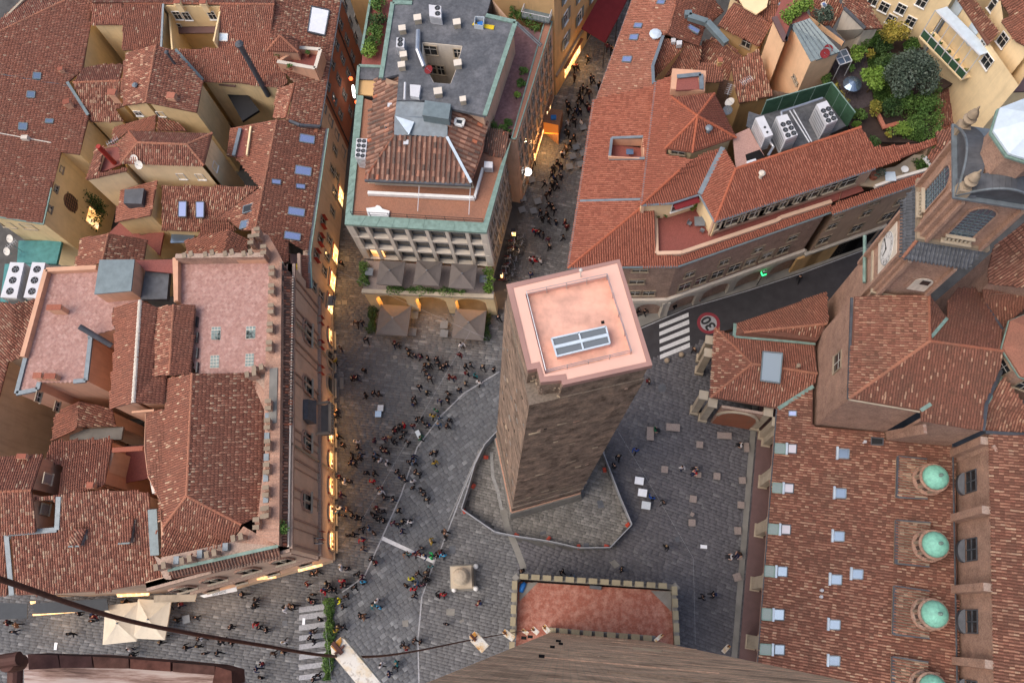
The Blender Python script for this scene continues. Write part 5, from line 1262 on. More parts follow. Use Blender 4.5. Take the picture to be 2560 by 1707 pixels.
# ---------------------------------------------------------------- plants
def leaf_mesh(name, pts, size, mat, flat_=.5, droop=0):
 """small leaf quads at the given points, each with its own tint"""
 P_=np.asarray(pts, float);m=len(P_)
 a=rng.normal(0,1,(m,3));a[:,2] *= flat_;a /= np.linalg.norm(a,axis=1)[:,None]
 b=rng.normal(0,1,(m,3));b -= a*(a*b).sum(1)[:,None];b /= np.linalg.norm(b,axis=1)[:,None]
 s=size*(.6+rng.random(m)*.8);V=np.zeros((m,4,3))
 V[:,0]=P_-a*s[:,None];V[:,1]=P_-b*s[:,None]*.6;V[:,2]=P_+a*s[:,None];V[:,3]=P_+b*s[:,None]*.6
 clump=(np.sin(P_[:,0]*3.1)+np.sin(P_[:,1]*2.7+1)+np.sin(P_[:,2]*3.7+2))/6+.5
 t=np.clip(clump*.75+rng.random(m)*.3-.05,0,.99)
 return np_mesh(name, V.reshape(-1,3), np.arange(m*4).reshape(-1,4), t, M[mat])
def crown_pts(n, rx, ry, rz, lumps=9, hollow=.55):
 cs=[];
 for i in range(lumps):
  d=rng.normal(0,1,3);d /= np.linalg.norm(d);d[2]=abs(d[2])*1.0-.25;cs.append((d*(.45+.3*rng.random()), .38+.25*rng.random()))
 out=[]
 for i in range(n):
  c, r=cs[rng.integers(lumps)];d=rng.normal(0,1,3);d /= np.linalg.norm(d);out.append(c+d*r*(hollow+(1-hollow)*rng.random()))
 return np.array(out)*np.array((rx,ry,rz))
def tree(name, label, cat, base, crown, r, mat, n=1500, size=.13, group=None, lumps=10):
 """base: foot of the trunk;crown: centre of the crown;r: its radii"""
 t=thing(name, label, cat, base, group);b=Ve(base);c=Ve(crown)
 m=MB();d=c-b;m.tube([b, b+d*.45+Ve((.05,.03,0)), c+Ve((0,0,r[2]*.2))], [max(.05,r[0]*.09), max(.04,r[0]*.07), .02], 7)
 for k in range(5):
  an=k*1.26;e=c+Ve((math.cos(an)*r[0]*.55, math.sin(an)*r[1]*.55, r[2]*ru(-.1,.5)));m.tube([b+d*.5, (b+d*.5).lerp(e,.5)+Ve((0,0,.1)), e], [max(.03,r[0]*.045), max(.02,r[0]*.03), .012], 5)
 m.build('trunk', M['bark'], t)
 pts=crown_pts(n, *r, lumps)+np.array(c);link('crown', leaf_mesh('crown', pts, size, mat), t);return t
def hedge_pts(path, w, h, n):
 out=[]
 for i in range(n):
  k=rr0()*(len(path)-1);j=int(k);p=path[j].lerp(path[j+1], k-j);e=(path[j+1]-path[j]);e.z=0;s=Ve((-e.y,e.x,0)).normalized()
  u, v=ru(-1,1), rr0();wob=1+.3*math.sin(k*9)+.2*math.sin(k*23)
  out.append(p+s*u*w*.5*wob+Ve((0,0,v*h*wob*(1-.4*u*u))))
 return np.array([tuple(p) for p in out])
def hedge(name, label, cat, path, w, h, n, mat, size=.1, group=None):
 t=thing(name, label, cat, path[0], group);link('foliage', leaf_mesh('foliage', hedge_pts(path, w, h, n), size, mat), t)
 m=MB()
 for i in range(len(path)-1):
  for k in range(3):
   p=path[i].lerp(path[i+1], (k+.5)/3);m.tube([p, p+Ve((.05,.02,h*.7))], [.03,.012], 5)
 m.build('stems', M['bark'], t);return t
_potc={}
def potted(label, p, r=.35, h=.7, mat='leaf', group='potted plants on roof terraces', name='potted_plant'):
 t=thing(name, label, 'plant', p, group);m=MB();m.lathe([(r*.45,0),(r*.6,r*.8),(r*.65,r*.85),(r*.5,r*.8)], p, 10);m.build('pot', M['tile_new'], t)
 m=MB();m.tube([Ve(p)+Ve((0,0,r*.7)), Ve(p)+Ve((0,0,r*.8+h*.5))], .025, 5);m.build('stem', M['bark'], t)
 link('foliage', leaf_mesh('foliage', crown_pts(max(60,int(260*r)), r, r, h*.6, 5)+np.array((p[0],p[1],p[2]+r*.8+h*.4)), .09, mat), t);return t
# ---------------------------------------------------------------- houses and garden behind the corner building
nh=thing('street_house', 'old tiled house along the crowded street, with small roof windows and a bent metal duct', 'house', P((1560,120),0))
zN_=15.0;a, b=P(g(2,1150,-40),zN_), P(g(2,838,825),zN_);np1=pl(a, b, .27, 1)
rd=[np1.at(g(2,*q)) for q in ((1500,-40),(1495,60),(1420,285),(1392,310))]
roof(nh, [a, b, np1.at(g(2,1312,712)), np1.at(g(2,1305,560))]+rd[::-1], 'tile_old')
er=[P(g(2,*q),rd[2].z-h) for q,h in (((1695,385),1.5),((1738,240),1.8),((1900,95),2.4),((1790,-40),1.2))]
roof(nh, [rd[0], rd[1], rd[2], *er], 'tile_old');ridge(nh, rd[0], rd[1]);ridge(nh, rd[1], rd[2])
lo=[P(g(2,1395,315),rd[2].z-.5), P(g(2,1715,385),rd[2].z-2.0), P(g(2,1690,600),rd[2].z-3), P(g(2,1490,612),rd[2].z-2.6), P(g(2,1330,662),rd[2].z-2.4), P(g(2,1315,560),rd[2].z-1.6)]
roof(nh, lo, 'tile_old');seg('flashing', nh, [p+Ve((0,0,.2)) for p in (rd[3], np1.at(g(2,1305,560)), np1.at(g(2,1312,710)))], .35, .1, 'lead')
walls(nh, [a, b, np1.at(g(2,1312,712)), er[1], er[3]], 0, 'ochre', .4);gutter(nh, a, b, 'lead', r=.1)
for s, pn in (("1160 202,1222 205,1212 240,1150 236",1),("1122 300,1190 296,1178 340,1112 340",1),("1062 480,1136 480,1125 524,1052 522",1),("1352 10,1412 14,1400 44,1340 40",1)):
 skylight(nh, [np1.at(g(2,*map(float,q.split()))) for q in s.split(',')], 'lead', 'sky_glass')
skylight(nh, [P(g(2,*q),rd[2].z-.9) for q in ((1605,208),(1698,262),(1680,292),(1592,238))], 'lead', 'sky_glass')
flue(nh, np1.at(g(2,1325,312)), .5, .4, 'pale_metal', 'roof_vent')
m=MB();zz=rd[2].z+.9;q=[P(g(2,*p),zz) for p in ((1600,100),(1605,140),(1760,190),(1920,365))];m.bar(q[0],q[1],.8,.6);m.bar(q[1],q[2],.7,.6);m.bar(q[2],q[3],.7,.6);tag(m.build('ventilation_duct', M['zinc']), 'bent grey sheet metal duct running across the tiled roofs', 'duct')
for i, (s, z) in enumerate((("1460 320,1500 312,1498 350,1462 352",.6),("1505 340,1552 338,1550 372,1508 376",.6))):
 q=L(2, rd[2].z-.6, s);m=MB();m.prism(q, (0,0,-.6));o=tag(m.build('air_conditioner', M['white_metal']), ('left','right')[i]+' one of two small white air conditioner boxes on the tiled roof below the duct', 'air conditioner', 'small white units on roofs')
def house(name, label, z, eave, zb=0, wall='ochre', rc=2, slope=None, tile='tile_old', inset=.25, roofz=None, pts=None):
 t=thing(name, label, 'house', P(g(rc,*eave[0][:2]),0));q=pts or [P(g(rc,*p[:2]), p[2] if len(p) > 2 else z) for p in eave]
 if tile: roof(t, q, tile, 'tile_bed' if tile != 'tile_new' else 'tile_new_bed')
 walls(t, q, zb, wall, inset);return t, q
h1, q=house('back_house', 'ochre house with one tiled slope and a dark window, below the bent duct', 15.5, [(1848,212,15.3),(2200,388,15.3),(2295,212,17.2),(2185,108,17.2),(1985,22,17)], wall='ochre')
n_=outward(q[0],q[1],Ve());window(h1, vpl(q[0],q[1]).at(g(2,2080,372))-n_*.22, n_, 1.0, 1.2, 'dark')
h2, q=house('low_house', 'low tiled lean-to roof squeezed between ochre walls', 13, [(1720,345,13),(1880,300,14.2),(2050,468,13.6),(1985,560,13.0),(1985,720,12),(1880,800,11.5),(1700,530,12.5)])
h3, q=house('roof_hut', 'small ochre roof hut with tiled top and chimney', 16.6, [(1668,575,16.6),(1720,690,16.3),(1892,682,16.3),(1885,545,16.9),(1690,530,16.9)], wall='ochre')
chimney(h3, P(g(2,1858,545),16.8), .45, .45, .7, 0, 'ochre')
h4, q=house('dark_roof_house', 'ochre house with dark weathered tiles and a tall aerial', 15.5, [(2030,862,15),(2310,795,15),(2190,412,16.8),(1958,532,16.4),(1990,725,15.4)])
m=MB();p=P(g(2,2035,855),15.4)
def aerial(label, p, h=2.4, n=5, rz=0, group=None):
 t=thing('tv_aerial', label, 'aerial', p, group);m=MB();m.tube([p, p+Ve((0,0,h))], .035, 5);m.build('mast', M['steel'], t);m=MB()
 d=Ve((math.cos(rz),math.sin(rz),0));s=Ve((-d.y,d.x,0));m.tube([p+Ve((0,0,h*.93))-d*.7, p+Ve((0,0,h*.93))+d*.7], .022, 4)
 for i in range(n): c=p+Ve((0,0,h*.93))+d*(-.65+1.3*i/(n-1));m.tube([c-s*.38, c+s*.38], .015, 4)
 m.build('rods', M['white_metal'], t);return t
aerial('tall tv aerial leaning over the dark weathered roof', P(g(2,2030,850),14.8), 4.2, 7, .5);aerial('short tv aerial beside the white dish behind the turret', P(g(2,1920,830),15), 2, 6, 1.2)
def dish(label, p, r, dirv, mat='offwhite', group=None, back=False):
 t=thing('satellite_dish', label, 'satellite dish', p, group);d=Ve(dirv).normalized();a=d.orthogonal().normalized();b=d.cross(a);c=Ve(p)+Ve((0,0,.5));m=MB();n=16;o=0;vs=[]
 for k, (rr, dd) in enumerate(((.02,0),(.5,.04),(.85,.12),(1,.17))):
  vs+=[c+(a*math.cos(2*math.pi*j/n)+b*math.sin(2*math.pi*j/n))*rr*r+d*dd*r*1.6 for j in range(n)]
 m.add(vs, [(i*n+j,i*n+(j+1)%n,(i+1)*n+(j+1)%n,(i+1)*n+j) for i in range(3) for j in range(n)]);m.build('reflector', M[mat], t, True)
 m=MB();m.tube([Ve(p)-Ve((0,0,.3)), c-d*.05], .03, 6);m.tube([c-b*r*.9+d*.2*r, c+d*r*.9], .015, 4);m.box(tuple(c+d*r*.9-Ve((0,0,.04))),.07,.07,.1);m.build('arm', M['steel'], t);return t
dish('white dish aimed at the sky behind the roof turret', P(g(2,1945,880),16.2), .55, (-.5,.1,.9));dish('dark grey dish tilted away behind the roof turret', P(g(2,1925,945),16), .55, (-.3,-.3,.9), 'plastic_grey')
# peach house with metal roofs and roof garden
ph=thing('peach_house', 'tall peach plastered house with grey standing seam roof and roof garden', 'house', P((1980,160),0))
zP=21.0;tq=L(3, zP, "250 150,345 348,392 215,555 520,790 430,840 345,600 220,545 155,470 -40,330 -40")
flat(ph, [tq[i] for i in (0,1,2,7,8,9)], 'red_floor', name='roof_terrace', th=.3)
mt=L(3, 0, f"388 208 {zP},556 520 {zP-.3},800 432 {zP+.6},548 155 {zP+.9}");flat(ph, mt, 'zinc', name='metal_roof');
for i in range(1,6):
 a_, b_=mt[0].lerp(mt[3], i/6), mt[1].lerp(mt[2], i/6);m=MB();m.bar(a_+Ve((0,0,.03)), b_+Ve((0,0,.03)), .05, .06);m.build('roof_seam', M['lead'], ph)
mt2=L(3, zP-.8, "605 225,712 215,845 345,790 428");flat(ph, mt2, 'lead_dark', name='metal_roof')
wq=[tq[0], tq[1], tq[2], tq[3], tq[4], tq[5], tq[9]];walls(ph, wq, 0, 'peach', .05, -.05).data.materials[0]=plaster('wall_peach_light', (.78,.5,.3), amt=.15)
pw=vpl(tq[2], tq[3]);n_=outward(tq[2], tq[3], Ve())
for x, y, w_, h_ in ((425,650,.5,.4),(440,690,.4,.3)): window(ph, pw.at(g(3,x,y)), n_, w_, h_, 'dark')
seg('coping', ph, [tq[0]+Ve((0,0,.1)), tq[1]+Ve((0,0,.1))], .6, .2, 'brownsheet');seg('coping', ph, [tq[1]+Ve((0,0,.1)), tq[2]+Ve((0,0,.1))], .3, .2, 'black')
gw=thing('gable_house', 'small house with grey gable wall and tiled slope beside the roof garden', 'house', P((2130,80),0))
gq=L(3, 0, "830 75 22,1005 245 21,870 365 15.5,770 255 18.5");m=MB();m.prism(gq, (0.15,.15,-.1));m.build('gable_wall', M['palewall'], gw)
roof(gw, L(3, 0, "835 70 22,1005 245 21,1160 235 20,1090 130 20.5,1000 -40 21.5,820 -40 22.5"), 'tile_old');seg('flashing', gw, [gq[0]+Ve((0,0,.15)), gq[1]+Ve((0,0,.15))], .4, .1, 'lead_dark')
walls(gw, L(3, 20, "835 70,1005 245,1160 235,1000 -40"), 0, 'palewall', .3)
rr=thing('rear_house', 'tiled rear roof with two roof windows at the top edge of the picture', 'house', P((1950,20),0))
r_=L(3, 0, "150 -40 18,-130 -40 17.5,230 200 16.6,330 90 17,480 -40 17.5");roof(rr, r_, 'tile_old');r2_=L(3, 0, "520 -40 18.5,560 130 17.6,730 250 17.2,830 80 18.4,760 -40 19");roof(rr, r2_, 'tile_old')
walls(rr, r_, 0, 'cream', .3);skylight(rr, L(3, 17.4, "285 40,340 8,380 68,325 100"), 'lead', 'pale_metal');skylight(rr, L(3, 18.4, "640 40,668 25,692 60,662 80"), 'offwhite', 'sky_glass')
cw=L(3, 18, "-60 -40,60 -40,210 -40,190 60,105 120,0 60");flat(rr, cw, 'cream', name='wall_top')
# roof garden
gz=15.8
gd=thing('roof_garden', 'walled roof garden with dark wooden decking and a lawn among the roofs', 'garden', P(g(3,1000,600),gz))
gpl=L(3, gz, "540 520,800 430,1000 290,1340 300,1480 370,1600 620,1740 700,1590 790,1600 1200,1400 1190,960 1180,870 1040,700 720");flat(gd, gpl, 'soil', name='slab', th=.4);M['decking']=solid('dark_decking', (.07,.056,.06), .8, .2, 0, .3, 3)
dk=L(3, gz+.02, "720 520,1020 470,1080 880,880 940,790 800,690 640")
e_=(dk[2]-dk[1]);
for i in range(24):      # decking boards
 t0, t1=i/24+.003, (i+1)/24-.003;A_=lambda t: dk[0].lerp(dk[1],t);B_=lambda t: dk[3].lerp(dk[2],t)
 m=MB();m.prism([A_(t0)+Ve((0,0,.05)), A_(t1)+Ve((0,0,.05)), B_(t1)+Ve((0,0,.05)), B_(t0)+Ve((0,0,.05))], (0,0,-.05));m.build('deck_board', M['decking'], gd)
lq=L(3, gz+.04, "1020 480,1190 420,1230 860,1090 870,1060 620");flat(gd, lq, 'lawn', name='lawn', th=.08)
pts=[]
for i in range(2500):
 s, u=rr0(), rr0();p=lq[0].lerp(lq[1],s).lerp(lq[3].lerp(lq[2],s),u);pts.append((p.x,p.y,gz+.08))
stuff(link('grass', leaf_mesh('grass', pts, .09, 'leaf', 1.5), gd))
def at(x, y, z): return P(g(3,x,y), z)
big=at(1400,620,gz+4.0);tree('olive_tree', 'big round grey green tree in the roof garden', 'tree', (big.x+.1,big.y-.2,gz), big, (2.7,2.85,2.6), 'leaf_grey', 6800, .13, lumps=16)
c=at(1090,660,gz+2.4);tree('garden_tree', 'bright green layered tree between the decking and the big grey tree', 'tree', (c.x,c.y,gz), c, (1.5,1.5,1.15), 'leaf_bright', 1900, .14)
c=at(1255,275,gz+2.8);tree('yellow_tree', 'yellowing autumn tree in the garden beside the cream house', 'tree', (c.x,c.y,gz), c, (1.5,1.4,1.5), 'leaf_yellow', 1900, .13)
c=at(1050,310,gz+1.8);tree('garden_tree', 'mid green tree against the grey gable wall', 'tree', (c.x,c.y,gz), c, (1.3,1.1,1.3), 'leaf', 1400, .12)
c=at(950,450,gz+1.9);tree('yellow_tree', 'small yellow green tree by the glass canopy', 'tree', (c.x,c.y,gz), c, (1.1,.9,1.0), 'leaf_bright', 800, .12)
c=at(1050,450,gz+1.8);tree('yellow_tree', 'thin tree with a few orange yellow leaves over the lawn', 'tree', (c.x,c.y,gz), c, (.6,.6,.6), 'leaf_yellow', 220, .11)
c=at(1160,370,gz+1.4);tree('garden_shrub', 'dark green shrub behind the lawn under the yellowing tree', 'shrub', (c.x,c.y,gz), c, (1.3,1.2,1.1), 'leaf_dark', 1400, .11)
c=at(1250,900,gz+1.4);tree('garden_shrub', 'dark bushy shrub at the low end of the lawn', 'shrub', (c.x,c.y,gz), c, (1.35,1.3,1.2), 'leaf_dark', 1500, .1)
for x, y, z, r_, l, mt in ((1180,520,1.7,1.2,'dark green tree between the lawn and the big grey tree','leaf_dark'),(1330,830,1.6,1.3,'green tree under the low side of the big grey tree','leaf'),(1480,860,1.8,1.4,'tall green tree at the head of the ivy hedge','leaf'),(1090,900,1.1,.9,'reddish green bush at the low corner of the lawn','leaf_yellow'),(1390,370,1.2,1.0,'green tree below the windows of the cream house','leaf')):
 c=at(x,y,gz+z);tree('garden_tree', l, 'tree', (c.x,c.y,gz), c, (r_,r_,r_*.9), mt, int(1000*r_), .12)
c=at(890,570,gz+1.0);tree('garden_shrub', 'small round shrub at the edge of the dark decking', 'shrub', (c.x,c.y,gz), c, (.5,.5,.5), 'leaf', 300, .1)
c=at(1300,1080,gz+1.2);tree('garden_shrub', 'yellow green shrub in front of the tiled garden wall', 'shrub', (c.x,c.y,gz-.3), c, (1.3,.9,.9), 'leaf_bright', 900, .1)
c=at(1210,1120,gz+.9);tree('garden_shrub', 'flowering yellow bush beside the dark palm', 'shrub', (c.x,c.y,gz-.3), c, (.5,.45,.4), 'leaf_yellow', 260, .09)
c=at(950,960,gz+1.0);tree('garden_shrub', 'brownish shrub beside the end of the green screens', 'shrub', (c.x,c.y,gz-.3), c, (.9,.8,.8), 'leaf', 600, .1)
c=at(935,1040,gz+1.0);tree('garden_shrub', 'light green bush at the foot of the green screens', 'shrub', (c.x,c.y,gz-.3), c, (.6,.4,.5), 'leaf_bright', 260, .09)
hedge('ivy_hedge', 'long green ivy hedge hanging over the end of the terracotta roof', 'hedge', [at(1400,930,gz), at(1440,1080,gz+.2), at(1400,1180,gz)], 2.2, 1.9, 2600, 'leaf', .1)
hedge('ivy_hedge', 'narrow green creeper hanging right of the long ivy hedge', 'hedge', [at(1560,760,gz+.2), at(1580,950,gz), at(1590,1120,gz-.2), at(1540,1240,gz-.6)], 1.0, 1.6, 1900, 'leaf', .1)
hedge('creeper', 'leafy creeper on the edge of the peach house above the decking', 'hedge', [at(570,540,gz+1.2), at(660,640,gz+.8), at(690,700,gz+.6)], .9, .9, 800, 'leaf', .1)
hedge('creeper', 'brownish creeper along the outside of the green screens', 'hedge', [at(735,740,gz+.3), at(800,840,gz+.2), at(860,930,gz)], .7, 1.1, 800, 'leaf_yellow', .08)
c=at(1072,1185,gz+1.6);t=thing('palm', 'round dark green spiky palm on the terracotta roof edge', 'palm', c);m=MB();m.tube([c-Ve((0,0,1.6)), c], .12, 8);m.build('trunk', M['bark'], t)
pp_=[]
for k in range(90):
 an=rr0()*6.28;el=ru(-.3,1.2);d=np.array((math.cos(an)*math.cos(el), math.sin(an)*math.cos(el), math.sin(el)*.7))
 for s in np.linspace(.15,1,9): pp_.append(np.array(c)+d*s*.95+np.array((0,0,-.3*s*s)))
link('fronds', leaf_mesh('fronds', pp_, .09, 'leaf_dark'), t)
hedge('roof_hedge', 'green bushes on the roof terrace of the peach house', 'hedge', [at(330,190,zP), at(400,120,zP+.2), at(460,70,zP+.5), at(560,60,zP+.4)], 1.2, 1.3, 1700, 'leaf_bright', .12)
hedge('roof_hedge', 'olive bush behind the grey metal roof', 'hedge', [at(590,170,zP-.4), at(680,140,zP-.4), at(720,130,zP-.4)], 1.4, 1.0, 1200, 'leaf_grey', .11)
# tiled garden wall, red terrace, umbrella, canopy
rt=L(3, gz-.2, "960 935,1075 895,1150 1060,1030 1100");flat(gd, rt, 'pink_floor', name='terrace');bt=L(3, gz+.7, "1075 890,1105 880,1180 1040,1290 1010,1290 1045,1160 1075");flat(gd, [bt[i] for i in (0,1,2,5)], 'tile_new', name='wall_coping');flat(gd, [bt[2],bt[3],bt[4],bt[5]], 'tile_new', name='wall_coping')
c=at(910,690,gz+2.0);t=thing('garden_parasol', 'round glassy blue parasol over the dark decking', 'parasol', (c.x,c.y,gz));m=MB();m.lathe([(1.02,-.25),(.98,-.2),(.5,.1),(.05,.25)], c, 16);m.build('canopy', M['glass_blue'], t);m=MB();m.tube([(c.x,c.y,gz),(c.x,c.y,gz+2.3)], .035, 6);m.build('pole', M['steel'], t)
t=thing('glass_canopy', 'square glazed canopy on posts by the metal roof', 'canopy', at(810,480,gz));gq=L(3, gz+2.6, "745 445,850 412,900 510,800 545");m=MB()
for i in range(2):
 for j in range(2):
  aa=lambda s, u: gq[0].lerp(gq[1],s).lerp(gq[3].lerp(gq[2],s),u);m=MB();m.prism([aa(i/2+.02,j/2+.02), aa(i/2+.48,j/2+.02), aa(i/2+.48,j/2+.48), aa(i/2+.02,j/2+.48)], (0,0,.03));m.build('pane', M['glass_blue'], t)
m=MB()
for s0, u0, s1_, u1_ in ((0,0,1,0),(1,0,1,1),(1,1,0,1),(0,1,0,0),(.5,0,.5,1),(0,.5,1,.5)): m.bar(aa(s0,u0), aa(s1_,u1_), .1, .1)
m.build('frame', M['white_metal'], t)
for i, q in enumerate(gq): m=MB();m.tube([q, (q.x,q.y,gz)], .05, 6);m.build('post', M['white_metal'], t)
for i, (x, y) in enumerate(((665,475),(690,440))): dish(('lower','upper')[i]+' dark red dish at the edge of the metal roof', at(x,y,zP-.2), .5, (-.4,-.4,.8), 'red_cloth', 'red satellite dishes by the garden')
# cream houses at the top right corner
c1=thing('cream_house', 'cream plastered house with small white framed windows above the garden', 'house', P((2300,40),0))
fa, fb=at(1130,215,gz), at(1440,375,gz);f_=(fb-fa);A_, B_=fa-f_*.8, fb+f_*.15
nn=outward(A_, B_, Ve());m=MB();bk=-nn*8;m.hexa([A_.xy.to_3d(), B_.xy.to_3d(), (B_+bk).xy.to_3d(), (A_+bk).xy.to_3d()]+[Ve((p.x,p.y,29)) for p in (A_, B_, B_+bk, A_+bk)]);m.build('wall', M['cream'], c1)
pw=Plane(A_, nn)
for x, y in ((1310,75),(1485,15),(1390,180),(1230,165),(1080,0),(1170,60)): window(c1, pw.at(g(3,x,y))+nn*.02, nn, .95, 1.35, 'white')
c2=thing('cream_wing', 'cream house wing with tall pale panels, tiled eaves and a glazed balcony', 'house', P((2450,100),0))
ze=23.5;ea, eb=at(1760,-40,ze), at(2035,378,ze);rf=[ea, eb, at(2130,268,ze+1.2), at(1960,60,ze+1.2), at(1880,-40,ze+1.2)];roof(c2, rf, 'tile_old')
walls(c2, [ea, eb, at(2300,760,ze), at(2400,600,ze), at(2300,-40,ze)], 0, 'cream', .35)
pw=vpl(ea, eb);n_=outward(ea, eb, Ve());pw=Plane(ea-n_*.3, n_)
for x, y in ((1760,95),(1890,285)):
 p=pw.at(g(3,x,y));m=MB();m.box((0,.02,-1.2),1.3,.05,2.4);link('tall_panel', m.mesh('tall_panel', M['pale_metal']), c2, wallM(p, n_))
window(c2, pw.at(g(3,1985,375)), n_, .7, 1.0, 'white')
eb2=at(2300,760,ze);n3=outward(eb, eb2, Ve());pw3=Plane(eb-n3*.3, n3)
for x, y in ((2030,510),): window(c2, pw3.at(g(3,x,y)), n3, 1.2, 1.5, 'white')
# glazed balcony
zb_=zof(g(3,1985,460), g(3,1745,700), gz) if False else gz+4.2
bo=[at(1605,85,zb_+2.6), at(1975,460,zb_+2.6)];bi=[at(1470,290,zb_-1.6), at(1745,698,zb_-1.6)]
bt=thing('glazed_balcony', 'long white framed glazed balcony on the cream wing above the garden', 'balcony', bi[0])
m=MB();m.prism([bo[0], bo[1], bo[1]-n_*1.2, bo[0]-n_*1.2], (0,0,-.12));m.build('canopy', M['pale_metal'], bt)
fl0, fl1=Ve((*bo[0].xy, zb_-1.4)), Ve((*bo[1].xy, zb_-1.4))
m=MB();m.prism([fl0+n_*.2, fl1+n_*.2, fl1-n_*1.6, fl0-n_*1.6], (0,0,-.2));m.build('floor', M['cream'], bt)
for i in range(7):
 p=fl0.lerp(fl1, i/6)+n_*.1;m=MB();m.tube([p, p+Ve((0,0,4.0))], .05, 6);m.build('post', M['white_metal'], bt)
for i in range(6):
 p, q=fl0.lerp(fl1, i/6+.01)+n_*.12, fl0.lerp(fl1, (i+1)/6-.01)+n_*.12;m=MB();m.bar(p+Ve((0,0,.55)), q+Ve((0,0,.55)), .03, 1.0);m.build('glass_panel', M['green_screen'], bt)
m=MB();m.bar(fl0+n_*.12+Ve((0,0,1.1)), fl1+n_*.12+Ve((0,0,1.1)), .08, .08);m.bar(fl0+n_*.12+Ve((0,0,4)), fl1+n_*.12+Ve((0,0,4)), .12, .12);m.build('rail', M['white_metal'], bt)
for i in range(5):
 p=fl0.lerp(fl1, .1+.2*i)-n_*.5;potted(('first','second','third','fourth','last')[i]+' leafy plant in the glazed balcony, counted from its upper end', p, .3, .7, 'leaf', 'plants in the glazed balcony')
c3=thing('cream_tower_house', 'cream house with tiled roof in the top right corner', 'house', P((2540,60),0))
zk=25;rq_=[at(*q) for q in ((2150,180,zk),(2275,345,zk),(2420,420,zk+.8),(2420,-40,zk+2),(2110,-40,zk+.8),(2222,130,zk+.2))];roof(c3, rq_, 'tile_old');walls(c3, [rq_[0],rq_[1],rq_[2],rq_[3],rq_[4]], 0, 'cream', .25)
n_=outward(rq_[0], rq_[1], Ve());window(c3, Plane(rq_[0]-n_*.2, n_).at(g(3,2160,335)), n_, 1.0, 1.5, 'white')
pwd=Plane(rq_[4]-n_*.3, n_);window(c3, pwd.at(g(3,2090,60)), n_, 1.2, 1.5, 'white')
d1=thing('dark_flat_roof', 'dark flat roof with aerials above the church lantern', 'roof terrace', at(2200,600,18));flat(d1, L(3, 19, "2065 512,2200 430,2420 430,2420 760,2240 765"), 'brownsheet');walls(d1, L(3, 19, "2065 512,2420 430,2420 760,2240 765"), 0, 'cream', .2)
aerial('aerial with short rods on the dark flat roof at the right edge', at(2260,620,19), 1.6, 6, .4);dish('dark red dish beside two air conditioners above the church roofs', at(2110,680,18.2), .5, (-.5,-.2,.8), 'red_cloth')
for i, (x, y) in enumerate(((2055,690),(2115,745))): unit_box('air_conditioner', ('upper','lower')[i]+' white air conditioner on the edge of the cream wall by the red dish', 3, [(x-30,y-30),(x+20,y-40),(x+35,y+10),(x-15,y+25)], 17.2, .9, [(.5,.5,.22)], 'air conditioners on the cream wall')
r5=thing('long_tiled_house', 'low house with a long weathered tiled roof between garden and church', 'house', P((2450,270),0))
q=[at(*v) for v in ((1575,790,14.6),(1950,655,14.9),(2120,835,13.4),(1890,990,12.4),(1605,1085,12.2))];roof(r5, q, 'tile_old');walls(r5, q, 0, 'cream', .3);gutter(r5, q[3], q[4], 'ridge_new', r=.12)
q=[at(*v) for v in ((1605,1095,12.2),(1820,1035,12.4),(1815,1230,10.5),(1620,1260,10.8))];roof(r5, q, 'tile_old')
# planted terrace furniture and pots on the corner building terraces
for s, l, r, h, mt_ in (((12,1645,350),'round green potted bush on the red terrace under the attic corner',.55,.8,'leaf_bright'),((12,1345,425),'small potted plant at the left end of the red terrace',.3,.5,'leaf'),((12,1405,410),'spiky potted plant on the red terrace by the left wall',.35,.6,'leaf')):
 potted(l, P(g(*s), ZTe+.02), r, h, mt_)
def small_table(label, p, sz, mat, h=.74, rz=0, group=None):
 t=thing('table', label, 'table', p, group);m=MB();m.box((p.x,p.y,p.z+h-.04),sz,sz,.04,rz);m.build('table_top', M[mat], t);m=MB();m.tube([p, p+Ve((0,0,h-.04))], .04, 6);m.box((p.x,p.y,p.z),.42,.42,.03,rz);m.build('table_leg', M['black'], t);return t
def chair(label, p, mat, rz=0, group=None):
 t=thing('chair', label, 'chair', p, group);t.rotation_euler=(0,0,rz);m=MB();m.box((0,0,.43),.44,.44,.04);child('seat', m.mesh('seat', M[mat]), t);m=MB();m.box((0,.21,.47),.42,.04,.42);child('backrest', m.mesh('backrest', M[mat]), t)
 for x in (-.18,.18):
  for y in (-.18,.18): m=MB();m.tube([(x,y,0),(x,y,.43)], .018, 5);child('leg', m.mesh('leg', M['black']), t)
 return t
small_table('square blue grey table on the red terrace', P(g(12,1690,470),ZTe), 1.1, 'plastic_grey');chair('dark blue chair left of the blue grey table', P(g(12,1608,475),ZTe), 'plastic_grey', 1);chair('dark blue chair below the blue grey table on the red terrace', P(g(12,1715,535),ZTe), 'plastic_grey', 2.6)
c=at(1075,1480,zg);potted('big leafy bush on the planted terrace of the tan house', c, .9, 1.2, 'leaf_grey')
hedge('terrace_bushes', 'green bushes along the end wall of the planted terrace', 'hedge', [at(1420,1400,zg), at(1500,1370,zg), at(1550,1400,zg)], 1.2, .9, 900, 'leaf', .1)
m=MB();m.lathe([(.4,.7),(.4,.74),(.05,.75)], at(1320,1440,zg), 14);m.tube([at(1320,1440,zg), at(1320,1440,zg)+Ve((0,0,.7))], .04, 6);tag(m.build('round_table', M['white']), 'round white table on the planted terrace', 'table')
small_table('square pale table on the planted terrace of the tan house', at(1200,1500,zg), 1.1, 'pale_metal')
